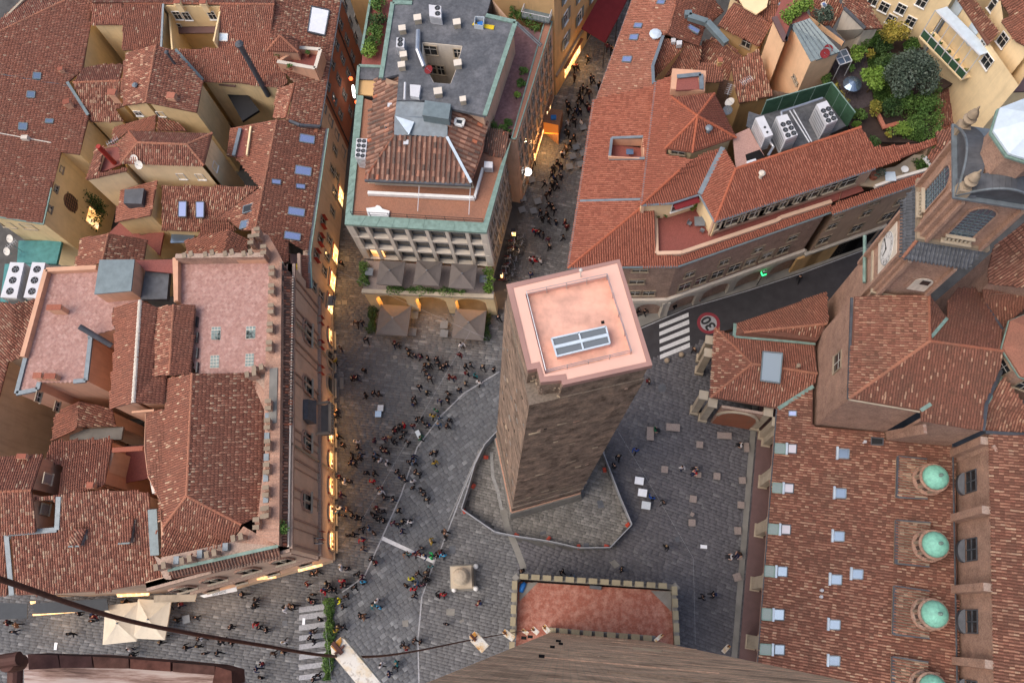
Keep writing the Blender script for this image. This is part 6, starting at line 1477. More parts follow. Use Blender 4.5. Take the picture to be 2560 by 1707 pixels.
# ---------------------------------------------------------------- grey office building in the middle
ob=thing('office_building', 'grey stone office building with green copper cornice, grid facade and dark flat roof', 'building', P((1080,400),0))
zC=15.2
cSW, cSE=P(g(11,805,470),zC), P(g(11,1988,540),zC);cNE, cNW=P(g(1,2195,1165),zC), P(g(1,905,795),zC)
iSW, iSE, iNE, iNW=P(g(11,868,392),zC), P(g(11,1962,455),zC), P(g(1,2105,1380),zC), P(g(1,962,800),zC)
m=MB()
for q in ([cSW,cSE,iSE,iSW],[cSW,iSW,iNW,cNW],[cSE,cNE,iNE,iSE]): sheet(m, q, (), .35)
m.build('cornice', M['copper'], ob)
m=MB();d_=(cSE-cSW)
for i in range(1,9): a=cSW.lerp(cSE,i/9);b=iSW.lerp(iSE,i/9);m.bar(a+Ve((0,0,.01)), b+Ve((0,0,.01)), .05, .05)
for i in range(1,14): a=cSW.lerp(cNW,i/14);b=iSW.lerp(iNW,i/14);m.bar(a+Ve((0,0,.01)), b+Ve((0,0,.01)), .05, .05)
m.build('cornice_seams', M['copper'], ob)
dkp=[Ve((p.x,p.y,zC-.25)) for p in (iSW,iSE,iNE,cNE,cNW,iNW)];flat(ob, dkp, 'deck', name='roof_deck')
walls(ob, [cSW,cSE,cNE,cNW], 0, 'greywall', .75, -.3)
# grid of stone posts and bands, dark glazing behind
nS=outward(cSW,cSE,Ve());fw0, fw1=cSW-nS*.5, cSE-nS*.5;dS=(fw1-fw0).normalized();LS=(fw1-fw0).length
zTer=5.9
bands=[zC-.5, zC-3.4, zC-6.4]
for i in range(8):
 p=fw0+dS*(LS*(i+.0)/7 if 0 < i < 7 else (.35 if i==0 else LS-.35));m=MB();w_=.42 if 0 < i < 7 else .8;m.box((p.x,p.y,zTer),w_,.7,zC-.4-zTer,math.atan2(dS.y,dS.x));m.build('stone_post', M['palewall'], ob)
for z in bands:
 m=MB();a, b=fw0+nS*.0, fw1;m.bar(Ve((a.x,a.y,z-.3)), Ve((b.x,b.y,z-.3)), .5, .55 if z < zC-1 else .3);m.build('stone_band', M['palewall'], ob)
Mw=lambda p: wallM(p, nS)
for j, z in enumerate(bands):
 for i in range(7):
  z0=bands[j+1] if j+1 < 3 else zTer;p=fw0+dS*(LS*(i+.5)/7)-nS*.22;h_=z-.6-z0;m=MB()
  if h_ < .5: continue
  m.box((0,0,0),LS/7-.5,.05,h_);o=link('window', m.mesh('window', M['dark_glass']), ob, Mw(Ve((p.x,p.y,z0+.0))))
  m=MB();m.box((0,.06,.35),LS/7-.5,.06,.08);m.box((0,.06,h_*.62),LS/7-.5,.06,.06);m.box((-LS/28,.06,0),.06,.06,h_);child('window_frame', m.mesh('window_frame', M['plastic_grey']), o)
  m=MB();m.box((0,.30,-.02),LS/7-.45,.6,.1);child('sill', m.mesh('sill', M['palewall']), o)
# railing and finish on the roof deck
m=MB()
for h_ in (.55,1.05):
 m.tube([iSW+Ve((0,0,h_-.2)), iSE+Ve((0,0,h_-.2))], .03, 5)
for i in range(8): p=iSW.lerp(iSE,i/7);m.tube([p-Ve((0,0,.3)), p+Ve((0,0,.9))], .03, 5)
stuff(m.build('railing', M['black'], ob))
# attic and its hipped roof of big brown tiles
zE2=zof(g(11,985,122), g(11,1008,215), zC-.25)
ra, rb=P(g(1,975,1492),zE2), P(g(1,1862,1532),zE2);FP=pl(ra, rb, .36, 1)
t0, t1=FP.at(g(1,1218,1130)), FP.at(g(1,1660,1150))
big='tile_brown'
lft=[ra, t0, P(g(1,1240,850),t0.z+.6), P(g(1,1258,622),t0.z+.5), P(g(1,1075,660),zE2+.3), P(g(1,1010,1040),zE2)]
rgt=[rb, P(g(1,1955,1270),zE2), P(g(1,2000,1010),zE2), P(g(1,1705,905),t1.z+.3), t1]
frt=[ra, rb, t1, t0]
# the big tiles are separate pieces here
def big_tiles(parent, poly, budget):
 m=MB();sheet(m, poly, (), .2);r=m.build('roof', M['tile_bed'], parent)
 n, u, v=frame2(poly);V, q, t=tile_arrays(poly, pu=.56, pv=.62, h=.13)
 k=len(V)//8;rest=[]
 for i in range(k):
  if budget[0] > 0:
   budget[0] -= 1;vs=V[i*8:i*8+8];c=vs.mean(0);me=bpy.data.meshes.new('roof_tile');me.from_pydata([tuple(x) for x in vs-c], [], [tuple(int(z)-i*8 for z in f) for f in q[i*4:i*4+4]]);me.materials.append(M[big]);child('roof_tile', me, r, Matrix.Translation(tuple(c)))
  else: rest.append(i)
 if rest:
  rest=np.array(rest);VV=V.reshape(-1,8,3)[rest].reshape(-1,3);qq=(q[:4]-0)[None]+(np.arange(len(rest))*8)[:,None,None];stuff(link('roof_tiles', np_mesh('roof_tiles', VV, qq.reshape(-1,4), np.repeat(t.reshape(-1,4)[rest][:,0],4), M[big]), r))
bud=[300]
for poly in (frt, lft, rgt): big_tiles(ob, poly, bud)
ridge(ob, ra, t0, 'ridge_old', .14);seg('flashing', ob, [rb+Ve((0,0,.2)), t1+Ve((0,0,.2))], .3, .1, 'pale_metal')
walls(ob, [ra, rb, rgt[1], rgt[2], lft[4], lft[5]], zC-.3, 'greywall', .6)
m=MB();m.bar(ra-Ve((0,0,.12))+nS*.12, rb-Ve((0,0,.12))+nS*.12, .3, .3);m.build('eaves_gutter', M['lead_dark'], ob)
pa, pb=ra-nS*.55, rb-nS*.55
for i in range(9):
 p=pa.lerp(pb,(i+.5)/9);window(ob, Ve((p.x,p.y,zC+1.2)), nS, .85*(pb-pa).length/9, 1.3, 'red')
m=MB();a, b=P(g(11,1003,215),zC), P(g(11,1890,258),zC);m.bar(a+Ve((0,0,.1)), b+Ve((0,0,.1)), .35, .5);m.build('white_kerb', M['white'], ob)
m=MB();a, b=b, P(g(11,1960,10),zC);m.bar(a+Ve((0,0,.1)), b+Ve((0,0,.1)), .25, .5);m.build('white_kerb', M['white'], ob)
# metal roof between
zm=t0.z
mr=[P(g(1,*q),z) for q,z in (((1240,838),zm+.7),((1475,855),zm+.7),((1455,975),zm+.35),((1665,1010),zm+.35),((1662,1148),zm),((1345,1125),zm),((1225,965),zm+.4))]
flat(ob, mr, 'lead', name='metal_roof');bx=[P(g(1,*q),zm+1.5) for q in ((1475,838),(1692,868),(1672,995),(1452,962))];m=MB();m.prism(bx, (0,0,-1.4));m.build('metal_dormer', M['zinc'], ob)
flat(ob, [P(g(1,1222,955),zm+.42), P(g(1,1350,1128),zm+.04), t0+Ve((0,0,.03))], 'lead', name='metal_roof');m=MB();m.prism([P(g(1,*q),zm+.5) for q in ((1228,968),(1385,1018),(1342,1122))], (0,0,-.2));m.build('metal_hip', M['pale_metal'], ob)
for q, s in (((1185,885),.45),((1320,1195),.5)):
 p=P(g(1,*q), (t0.z+zE2)/2+.5);m=MB();m.box((p.x,p.y,p.z-.8),s,s,.9);o=m.build('roof_vent', M['lead'], ob);m=MB();m.box((p.x,p.y,p.z+.15),s*1.1,s*1.1,.08);m.build('vent_cap', M['white_metal'], o)
skylight(ob, [P(g(1,*q), t1.z-.2) for q in ((1735,1000),(1805,1010),(1790,1058),(1728,1045))], 'white', 'dark_glass', .3, .25)
skylight(ob, [P(g(1,*q), zE2+1.0) for q in ((1150,1042),(1210,1040),(1205,1088),(1148,1090))], 'lead_dark', 'dark_glass', .2)
# flat bitumen roof with light well, copper edge
zB=zm+.9
bq=[P(g(1,*q),zB) for q in ((1208,25),(1370,30),(1400,-40),(2035,-40),(1985,135),(2232,190),(1975,968),(1702,908),(1690,868),(1475,838),(1240,838),(1258,622),(1110,655))]
well=[P(g(1,*q),zB) for q in ((1450,348),(1790,380),(1730,600),(1690,702),(1545,690),(1490,585),(1455,520))]
flat(ob, bq, 'bitumen', [well], name='flat_roof', th=.4)
m=MB()
for a, b in zip(well, well[1:]+well[:1]): m.bar(Ve((a.x,a.y,zB-5.1)), Ve((b.x,b.y,zB-5.1)), .15, 10)
m.build('light_well_wall', M['palewall'], ob);flat(ob, [Ve((p.x,p.y,zB-9)) for p in well], 'mortar', name='well_floor')
wn_=outward(well[0], well[1], Ve());wp=vpl(well[0], well[1])
for x, y, w_, h_ in ((1520,412,1.6,1.5),(1750,440,.8,1.5),(1535,570,1.0,1.6),(1612,580,.8,1.6)): window(ob, wp.at(g(1,x,y))+wn_*.1, wn_, w_, h_, 'red')
for a, b in ((0,1),(0,12),(4,5),(5,6)):
 m=MB();m.bar(bq[a]+Ve((0,0,.05)), bq[b]+Ve((0,0,.05)), .5, .2);m.build('copper_edge', M['copper'], ob)
walls(ob, [bq[i] for i in (0,3,5,6,12)], 0, 'pinkwall', .3)
for i, (x, y, s) in enumerate(((1422,185,.75),(1295,272,.7),(1748,222,.75),(1305,490,.7),(1755,560,.75),(1592,795,.8),(1798,860,.6),(1290,575,.7))):
 p=P(g(1,x,y),zB);m=MB();m.box((p.x,p.y,zB-.02),s,s*.9,.75,.15);o=m.build('vent_box', M['sandstone_light'], ob);m=MB();m.box((p.x,p.y,zB+.72),s*1.15,s*1.05,.1,.15);m.build('vent_lid', M['palewall'], o)
unit_box('air_conditioner','white two fan unit standing on the dark flat roof near the top edge',1,[(1508,40),(1610,52),(1612,150),(1512,135)],zB+1.2,1.2,[(.7,.3,.3),(.7,.78,.3)],'flat roof air conditioners')
unit_box('air_conditioner','white two fan unit left of the light well on the dark flat roof',1,[(1238,315),(1305,318),(1300,395),(1234,392)],zB+1.4,1.4,[(.5,.27,.3),(.5,.75,.3)],'flat roof air conditioners')
unit_box('air_conditioner','tall white unit with eight fans in two columns on the green cornice',1,[(905,1155),(995,1158),(978,1325),(892,1310)],zC+2.2,2.2,[((i+.5)/2*.9+.05,.12+.25*j,.24) for i in range(2) for j in range(4)],None)
m=MB();q=[P(g(1,*v),zB+.5) for v in ((1350,705),(1440,712),(1425,815),(1352,800))];m.prism(q,(0,0,-.6));tag(m.build('white_cabinet', M['white_metal']), 'white flat box between the tiled roof and the light well', 'cabinet')
m=MB();a=[P(g(1,1420,260),zB+.3), P(g(1,1415,420),zB+.5), P(g(1,1470,560),zB+.2)];m.tube(a, .3, 8);tag(m.build('air_duct', M['steel']), 'silver air duct beside the light well on the flat roof', 'duct')
m=MB();m.tube([P(g(1,1310,690),zB+.6), P(g(1,1305,830),zB+.6)], .12, 8);tag(m.build('white_pipe', M['white_metal']), 'white pipe lying beside the white flat box on the roof', 'pipe')
dish('dark red dish by the light well on the flat roof', P(g(1,1515,610),zB), .5, (-.3,-.2,.9), 'red_cloth')
t=thing('plastic_crate', 'clear plastic crate with blue and orange things beside yellow boards on the flat roof', 'crate', P(g(1,1925,175),zB));q=[P(g(1,*v),zB+.7) for v in ((1895,138),(1970,142),(1958,215),(1885,205))];m=MB()
for a, b in zip(q, q[1:]+q[:1]): m.bar(a-Ve((0,0,.35)), b-Ve((0,0,.35)), .05, .7)
m.build('crate_side', M['silver'], t);m=MB();p=sum(q,Ve())/4;m.box((p.x+.1,p.y-.1,zB),.6,.5,.4,.3);m.build('blue_item', M['blue'], t)
m=MB();m.prism([P(g(1,*v),zB+.12) for v in ((1870,208),(1880,190),(2055,215),(2045,248))],(0,0,-.1));tag(m.build('yellow_board', M['yellow_plastic']), 'yellow boards lying on the dark flat roof', 'board')
# planted west terrace and reddish east terrace
zW=zC-.6
wt=[P(g(1,*q),zW) for q in ((1040,-40),(1210,-40),(1115,650),(1100,560),(945,555),(955,455))];flat(ob, wt, 'red_floor', name='side_terrace');m=MB();m.bar(wt[0]+Ve((0,0,.3)), wt[5]+Ve((0,0,.3)), .3, .6);m.build('copper_edge', M['copper'], ob)
def at1(x, y, z): return P(g(1,x,y), z)
for i, (x, y) in enumerate(((1090,40),(1080,170),(1060,270),(1045,370),(1010,430))):
 c=at1(x,y,zW+.9);tree('terrace_shrub', ('topmost','second','middle','fourth','lowest')[i]+' green shrub in the row along the narrow west terrace', 'shrub', (c.x,c.y,zW), c, (1.1,1.15,1.0), ('leaf','leaf_dark','leaf','leaf','leaf_bright')[i], 750, .12, 'shrubs on the west roof terrace')
nw=[at1(*q) for q in ((925,552,zC),(1120,560,zC),(1100,660,zC),(1070,665,zC),(930,660,zC))];flat(ob, nw, 'bitumen', name='corner_roof');m=MB();m.bar(nw[0],nw[1],.35,.25);m.bar(nw[0],at1(905,790,zC),.35,.25);m.build('copper_edge', M['copper'], ob)
flat(ob, [at1(*q) for q in ((930,665,zC-.3),(1065,668,zC-.3),(1040,800,zC-.3),(905,785,zC-.3))], 'ochre', name='corner_terrace')
et=[at1(*q) for q in ((2240,200,zW),(2460,280,zW),(2240,1130,zW),(2010,1110,zW),(1975,975,zW))];flat(ob, et, tinted('stained_terrace', [(0,(.24,.13,.125)),(1,(.29,.165,.16))], (.12,.06,.06), .7, .8, .9, 3), name='east_terrace')
zEp=zC-.2;ep=L(2, zEp, "470 185,165 1160,130 1160,405 185");flat(ob, ep, 'deck', name='parapet_top', th=.5)
for a, b in ((0,1),(1,2),(3,2),(0,3)): m=MB();m.bar(ep[a]+Ve((0,0,.04)), ep[b]+Ve((0,0,.04)), .14, .14);m.build('copper_edge', M['copper'], ob)
wq=[ep[0], ep[1], ep[2]];nE=outward(ep[0], ep[1], Ve((30,ep[0].y,0)));m=MB();a, b=ep[0]-nE*.15, ep[1]-nE*.15;m.bar(Ve((a.x,a.y,zEp/2-.2)), Ve((b.x,b.y,zEp/2-.2)), .3, zEp-.4);m.build('wall', M['pinkwall'], ob)
a, b=ep[1], ep[2];m=MB();a2=ep[1]-nE*1.8;m.bar(Ve((ep[1].x,ep[1].y,zEp/2-.2))-nE*.2, Ve((a2.x,a2.y,zEp/2-.2)), .3, zEp-.4);m.build('wall', M['pinkwall'], ob)
for k in range(4):
 for i in range(8): p=ep[1].lerp(ep[0], (i+.6)/8.4);window(ob, Ve((p.x,p.y,zEp-2.2-3.4*k))-nE*.0, nE, 1.0, 1.9, 'dark')
nEs=outward(cSE, cNE, Ve((30,cSE.y,0)))
for k in range(4):
 for i in range(7): p=cSE.lerp(cNE,(i+.6)/7.2)-nEs*.75;window(ob, Ve((p.x,p.y,zC-2.2-3.4*k)), nEs, .8, 1.5, 'dark')
for i, (x, y) in enumerate(((2300,590),(2275,690),(2235,800),(2165,1025))):
 c=at1(x,y,zW+.6);tree('terrace_shrub', ('first','second','third','lowest')[i]+' round shrub along the parapet of the reddish east terrace, counted from the top', 'shrub', (c.x,c.y,zW), c, (.55,.55,.55), ('leaf','leaf','leaf_bright','leaf')[i], 300, .11, 'shrubs on the reddish roof terrace')
hedge('roof_weeds', 'bushy green plants at the low end of the reddish terrace above the tiled roof', 'hedge', [at1(2010,990,zW), at1(2040,1070,zW), at1(2190,1115,zW)], .9, .8, 900, 'leaf', .1)
hedge('roof_weeds', 'loose green creepers where the terrace meets the ochre house', 'hedge', [at1(2190,130,zW), at1(2290,150,zW), at1(2420,260,zW)], 1.2, 1.2, 800, 'leaf', .12)
m=MB();m.tube([at1(2225,190,zB), at1(2440,390,zB)], .1, 6);m.tube([at1(2240,185,zB), at1(2450,375,zB)], .1, 6);tag(m.build('roof_pipe', M['lead_dark']), 'pair of dark pipes crossing from the flat roof to the parapet', 'pipe')
sr=[at1(*q) for q in ((2005,1105,zC-.4),(2185,1140,zC-.4),(2140,1370,zC-1.2),(1950,1300,zC-1.0))];sr=[p+Ve((0,0,.9)) for p in sr];roof(ob, sr, 'tile_brown', 'tile_bed')
unit_box('air_conditioner','small silver unit on the deck under the side roof of the grey building',1,[(1970,1345),(2040,1350),(2038,1400),(1968,1395)],zC+.9,1.0,[],None)
m=MB();p=P(g(11,1040,350),zC-.2)
q=L(11, zC+.05, "985 335,1060 325,1075 310,1100 318,1120 340,1180 358,1172 405,1000 398");m.prism(q, (0,0,-.25));tag(m.build('white_tarp', M['white']), 'white crumpled sheet lying at the railing of the orange roof deck', 'sheet')
for i, (x0, y0, x1, y1) in enumerate(((1428,150,1415,360),(1855,150,1842,390))): m=MB();m.tube([P(g(11,x0,y0),zC+1.2), P(g(11,x1,y1),zC+.1)], .04, 5);tag(m.build('awning_arm', M['white_metal']), ('left','right')[i]+' white rod reaching over the orange deck to the railing', 'rod', 'white rods over the deck')
# arcade with roof terrace in front
tA_, tB_=P(g(11,955,1035),zTer), P(g(11,2050,1080),zTer);tC, tD=P(g(11,2040,840),zTer), P(g(11,985,770),zTer)
flat(ob, [tA_,tB_,tC,tD], 'grey_wood', name='arcade_terrace', th=.35)
nA_=outward(tA_, tB_, Ve());dA=(tB_-tA_).normalized();LA=(tB_-tA_).length
m=MB();m.bar(tA_+nA_*.0+Ve((0,0,.2)), tB_+Ve((0,0,.2)), .5, .5);m.build('terrace_cornice', M['sandstone_light'], ob)
for s in (.0,.333,.667,1.0):
 p=tA_+dA*(.6+(LA-1.2)*s)-nA_*.45;m=MB();m.box((p.x,p.y,0),1.1,.9,zTer-.4,math.atan2(dA.y,dA.x));m.build('pier', M['yellow'], ob)
for i in range(3):
 w_=(LA-1.2)/3;c=tA_+dA*(.6+w_*(i+.5))-nA_*.3;h=w_/2-.55;H=zTer-.4;sp0=H-.5-min(1.5,h);n=12
 prof=[(-w_/2,H),(w_/2,H),(w_/2,sp0)]+[(h*math.cos(math.pi*j/n), sp0+min(1.5,h)*math.sin(math.pi*j/n)) for j in range(n+1)]+[(-w_/2,sp0)]
 m=MB();v=[Ve((x_,-.25,z_)) for x_,z_ in prof];v2=[Ve((x_,.25,z_)) for x_,z_ in prof];kk=len(v);tri=tessellate_polygon([v])
 m.add(v+v2, [tuple(t) for t in tri]+[tuple(kk+q for q in t) for t in tri]+[(q,(q+1)%kk,(q+1)%kk+kk,q+kk) for q in range(kk)]);link('arch', m.mesh('arch', M['yellow']), ob, wallM(Ve((c.x,c.y,0)), nA_))
 m=MB();m.box((0,-2.6,0),w_-.3,.1,H-.1);link('arcade_wall', m.mesh('arcade_wall', M['ochre']), ob, wallM(Ve((c.x,c.y,0)), nA_))
 li=bpy.data.lights.new('arcade_lamp','POINT');li.energy=230;li.color=(1,.5,.14);li.shadow_soft_size=.4;lo_=bpy.data.objects.new('arcade_lamp', li);C.objects.link(lo_);lo_.location=(c.x-nA_.x*1.3, c.y-nA_.y*1.3, H-2.6);lo_.parent=ob;lo_.matrix_parent_inverse=Matrix.Translation(-ob.location)
# lit doorway on the terrace
p=P(g(11,1045,760),zTer+.6);m=MB();m.box((0,0,-1.0),1.5,.08,2.6);link('lit_doorway', m.mesh('lit_doorway', M['lamp_soft']), ob, wallM(fw0+dS*(LS*.12)-Ve((0,0,zC-zTer-1.2))+nS*.05, nS))
# square canvas umbrellas
def umbrella_proto(side, h, mat, label, cat='umbrella'):
 t=thing('umbrella', label, cat);s=side/2;m=MB();k=6;top=(0,0,h+.75)
 cor=[(-s,-s,h),(s,-s,h),(s,s,h),(-s,s,h)]
 for i in range(4):
  a, b=Ve(cor[i]), Ve(cor[(i+1)%4]);T_=Ve(top);rows=[]
  for r in range(4):
   f=r/3;row=[]
   for j in range(5):
    p=T_.lerp(a.lerp(b,j/4), f);p.z -= .10*math.sin(math.pi*f)*math.sin(math.pi*j/4)+.05*math.sin(math.pi*j/4)*f;row.append(p)
   rows.append(row)
  vs=[p for r in rows for p in r];m.add(vs, [(r*5+j, (r+1)*5+j, (r+1)*5+j+1, r*5+j+1) for r in range(3) for j in range(4)])
  lo_=rows[3];m.add(lo_+[p-Ve((0,0,.2)) for p in lo_], [(j,j+5,j+6,j+1) for j in range(4)])
 child('canopy', m.mesh('canopy', M[mat]), t);m=MB();m.tube([(0,0,0),(0,0,h+.8)], .05, 8);m.lathe([(.09,0),(.09,.16),(.02,.2)], (0,0,h+.74), 8);child('pole', m.mesh('pole', M['plastic_grey']), t)
 m=MB();m.box((0,0,0),.8,.8,.1);child('base', m.mesh('base', M['greystone']), t)
 for c_ in cor: m=MB();m.tube([(0,0,h+.68),(c_[0]*.97,c_[1]*.97,h-.03)], .02, 4);child('rib', m.mesh('rib', M['plastic_grey']), t)
 return t
aS=math.atan2(dS.y, dS.x)
u0=umbrella_proto(3.05, 2.35, 'umbrella', '')
labs=('left taupe umbrella on the roof terrace of the arcade','middle taupe umbrella on the roof terrace of the arcade','right taupe umbrella on the roof terrace of the arcade','left taupe umbrella on the ground in front of the arcade','right taupe umbrella on the ground in front of the arcade')
for i, (x, y, z, sc) in enumerate(((1188,868,zTer,1),(1497,870,zTer,1),(1790,895,zTer,1),(1203,1245,0,1.28),(1838,1282,0,1.26))):
 t=u0 if i==0 else copy_tree(u0);p=P(g(11,x,y), z+2.6*sc);t.location=(p.x,p.y,z+.03);t.scale=(sc,sc,1);t.rotation_euler=(0,0,aS);t['label']=labs[i];t['group']='square taupe umbrellas at the arcade'
hedge('planter_hedge', 'mixed green hedge along the front of the arcade roof terrace', 'hedge', [P(g(11,1165,1025),zTer), P(g(11,1480,1035),zTer), P(g(11,1810,1050),zTer)], .9, 1.0, 1900, 'leaf', .1)
hedge('planter_hedge', 'green hedge at the left end of the arcade roof terrace', 'hedge', [P(g(11,980,810),zTer), P(g(11,970,990),zTer)], 1.0, 1.2, 1000, 'leaf', .1)
hedge('planter_hedge', 'bright green hedge at the right end of the arcade roof terrace', 'hedge', [P(g(11,2005,860),zTer), P(g(11,2015,960),zTer), P(g(11,2000,1050),zTer)], 1.0, 1.2, 1000, 'leaf_bright', .1)
hedge('ground_hedge', 'dark hedge standing left of the ground floor umbrellas', 'hedge', [P(g(11,1050,1180),0), P(g(11,1035,1385),0)], .9, 1.5, 1100, 'leaf_dark', .1)
hedge('ground_hedge', 'dark hedge standing right of the ground floor umbrellas', 'hedge', [P(g(11,1990,1230),0), P(g(11,1985,1440),0)], .9, 1.5, 1000, 'leaf_dark', .1)
for l, x, y, z in (('grey table by the left hedge on the arcade roof terrace',1022,885,zTer),('grey table by the right hedge on the arcade roof terrace',1968,945,zTer),('grey table in front of the middle arch',1395,1240,0),('grey table left of the right ground umbrella, upper one',1642,1322,0),('grey table left of the right ground umbrella, lower one',1642,1395,0),('grey table right of the left ground umbrella',1380,1382,0)): small_table(l, P(g(11,x,y), z+.03), .95, 'plastic_grey', rz=aS)
# ---------------------------------------------------------------- ochre house over the street and the red awning
oh=thing('ochre_house', 'tall ochre house with green shutters over the crowded street', 'house', P(g(2,500,800),0))
K=P(g(2,500,800),0);dF=(P(g(2,845,200),0)-K).normalized();dL=(P(g(2,0,110),14)-Ve((K.x,K.y,14))).normalized()
zO=19;q=[K, K+dF*45, K+dF*45+dL*14, K+dL*14];m=MB();m.hexa([Ve((p.x,p.y,0)) for p in q]+[Ve((p.x,p.y,zO)) for p in q]);m.build('wall', M['ochre'], oh)
oh.children[0].data.materials[0]=plaster('wall_ochre_light', (.6,.4,.2))
nF=Ve((dF.y,-dF.x,0));pF=Plane(K, nF)
M['shutter_green']=solid('shutter_green', (.16,.19,.19), .6, .3)
for s in (3,7,11,15,19,24):
 for z in (16.2,12.2,8.0):
  p=K+dF*s+Ve((0,0,z));o=window(oh, p, nF, 1.0, 1.9, 'white')
  for sd in (-1,1): m=MB();m.box((sd*.85,.1,-.95),.6,.06,1.9);child('shutter', m.mesh('shutter', M['shutter_green']), o)
m=MB();m.bar(K+Ve((0,0,4.3))+nF*.1, K+dF*45+Ve((0,0,4.3))+nF*.1, .3, .5);m.build('stone_band', M['stone'], oh)
def panes(par, o, d, n, s0, s1, z, mt):
 k=max(1, round((s1-s0)/1.3))
 for i in range(k):
  a, b=s0+(s1-s0)*(i+.07)/k, s0+(s1-s0)*(i+.93)/k;m=MB();m.bar(o+d*a+n*.05+Ve((0,0,z)), o+d*b+n*.05+Ve((0,0,z)), .06, 2.3);m.build('shop_window', M[mt], par)
 m=MB();m.bar(o+d*(s0-.2)+n*.12+Ve((0,0,z+1.35)), o+d*(s1+.2)+n*.12+Ve((0,0,z+1.35)), .5, .2);m.build('shop_fascia', M['wood'], par)
for s0, s1_, mt in ((2.6,7.5,'lamp_warm'),(9.5,12.5,'dark_glass'),(13.5,16,'dark_glass')):
 panes(oh, K, dF, nF, s0, s1_, 1.7, mt)
nLw=Ve((-dL.y,dL.x,0));nLw=nLw if nLw.y < 0 else -nLw
bp=K+dL*.3+Ve((0,0,15.6));m=MB();q=[bp, bp+dL*3.4, bp+dL*3.4+nLw*1.2, bp+nLw*1.2];m.prism(q, (0,0,.25));m.build('balcony', M['zinc'], oh);m=MB()
for a, b in ((q[3],q[2]),(q[0],q[3]),(q[2],q[1])):
 m.bar(a+Ve((0,0,1.1)), b+Ve((0,0,1.1)), .06, .06)
 for i in range(9): p=a.lerp(b,i/8);m.tube([p, p+Ve((0,0,1.1))], .02, 4)
stuff(m.build('balcony_railing', M['white_metal'], oh))
rd_=thing('red_awning', 'long dark red fabric awning hanging over the street', 'awning', P(g(2,800,150),0))
aw=L(2, 0, "712 240 7.4,905 358 5.2,1010 170 5.2,1120 -60 5.2,880 -60 7.4");m=MB();m.prism(aw, (0,0,-.08));m.build('canopy', M['red_cloth'], rd_)
m=MB();m.bar(aw[1]-Ve((0,0,.2)), aw[3]-Ve((0,0,.2)), .04, .4);m.build('valance', M['red_cloth'], rd_)
for p in (aw[1],aw[2],aw[3]): m=MB();m.tube([p, (p.x,p.y,0)], .05, 6);m.build('post', M['black'], rd_)
# kiosk with orange awning, lit shop fronts along the pink wall
ki=thing('kiosk', 'brown street kiosk with glowing orange awning against the pink wall', 'kiosk', P(g(2,480,1050),0))
a, b, c_, d_2=[P(g(2,*q),3.0) for q in ((405,1010),(455,905),(555,920),(520,1105))];m=MB();m.prism([a,b,c_,d_2], (0,0,-3));m.build('body', M['wood'], ki)
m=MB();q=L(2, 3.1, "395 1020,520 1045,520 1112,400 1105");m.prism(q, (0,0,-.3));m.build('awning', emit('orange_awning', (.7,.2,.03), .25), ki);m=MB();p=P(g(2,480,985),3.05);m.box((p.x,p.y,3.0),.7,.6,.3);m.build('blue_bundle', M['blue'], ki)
def lamp(parent, p, e, col=(1,.55,.2), r=.3):
 li=bpy.data.lights.new('shop_lamp','POINT');li.energy=e;li.color=col;li.shadow_soft_size=r;o=bpy.data.objects.new('shop_lamp', li);C.objects.link(o);o.parent=parent;o.matrix_parent_inverse=Matrix.Translation(-parent.location);o.location=p;return o
fp=[P(g(2,x,y),0) for x,y in ((330,1340),(420,1100))];dW=(fp[1]-fp[0]).normalized()
pE=Plane(ep[1]+nE*.0, nE)
for s0, s1_ in ((6.0,11.5),(12.5,14.5)):
 base_=Ve((ep[1].x,ep[1].y,0));dE=(ep[0]-ep[1]);dE.z=0;dE.normalize();panes(ob, base_, dE, nE, s0, s1_, 1.6, 'lamp_warm')
lamp(ob, tuple(base_+dE*7.5+nE*1.2+Ve((0,0,2.6))), 330);lamp(ob, tuple(base_+dE*10.5+nE*1.2+Ve((0,0,2.6))), 330);lamp(oh, tuple(K+dF*5+nF*1.0+Ve((0,0,2.8))), 220)
sg=thing('lit_sign', 'round white lit sign hanging at the corner of the pink wall', 'sign', P(g(2,265,1440),4));m=MB();p=P(g(2,265,1435),4.2);m.lathe([(.0,-.12),(.5,-.1),(.5,.1),(.0,.12)], p, 20);m.build('sign_disc', M['lamp_white'], sg);m=MB();m.tube([p, p+Ve((-1.2,.3,.0))], .04, 5);m.build('arm', M['black'], sg)
for l, rc, x, y, w_ in (('upper warm wall lamp on the side of the grey building',11,2215,540,.9),('lower warm wall lamp on the side of the grey building',11,2115,890,.5)):
 p=P(g(rc,x,y),3.2);t=thing('wall_lamp', l, 'lamp', p, 'warm lamps beside the grey building');m=MB();m.box((p.x,p.y,p.z-.5),w_*.5,.4,1.1);m.build('lantern', M['lamp_warm'], t);m=MB();m.box((p.x,p.y,p.z+.6),w_*.6,.5,.08);m.build('cap', M['black'], t);lamp(t, (p.x+.6,p.y-.5,2.6), 40)
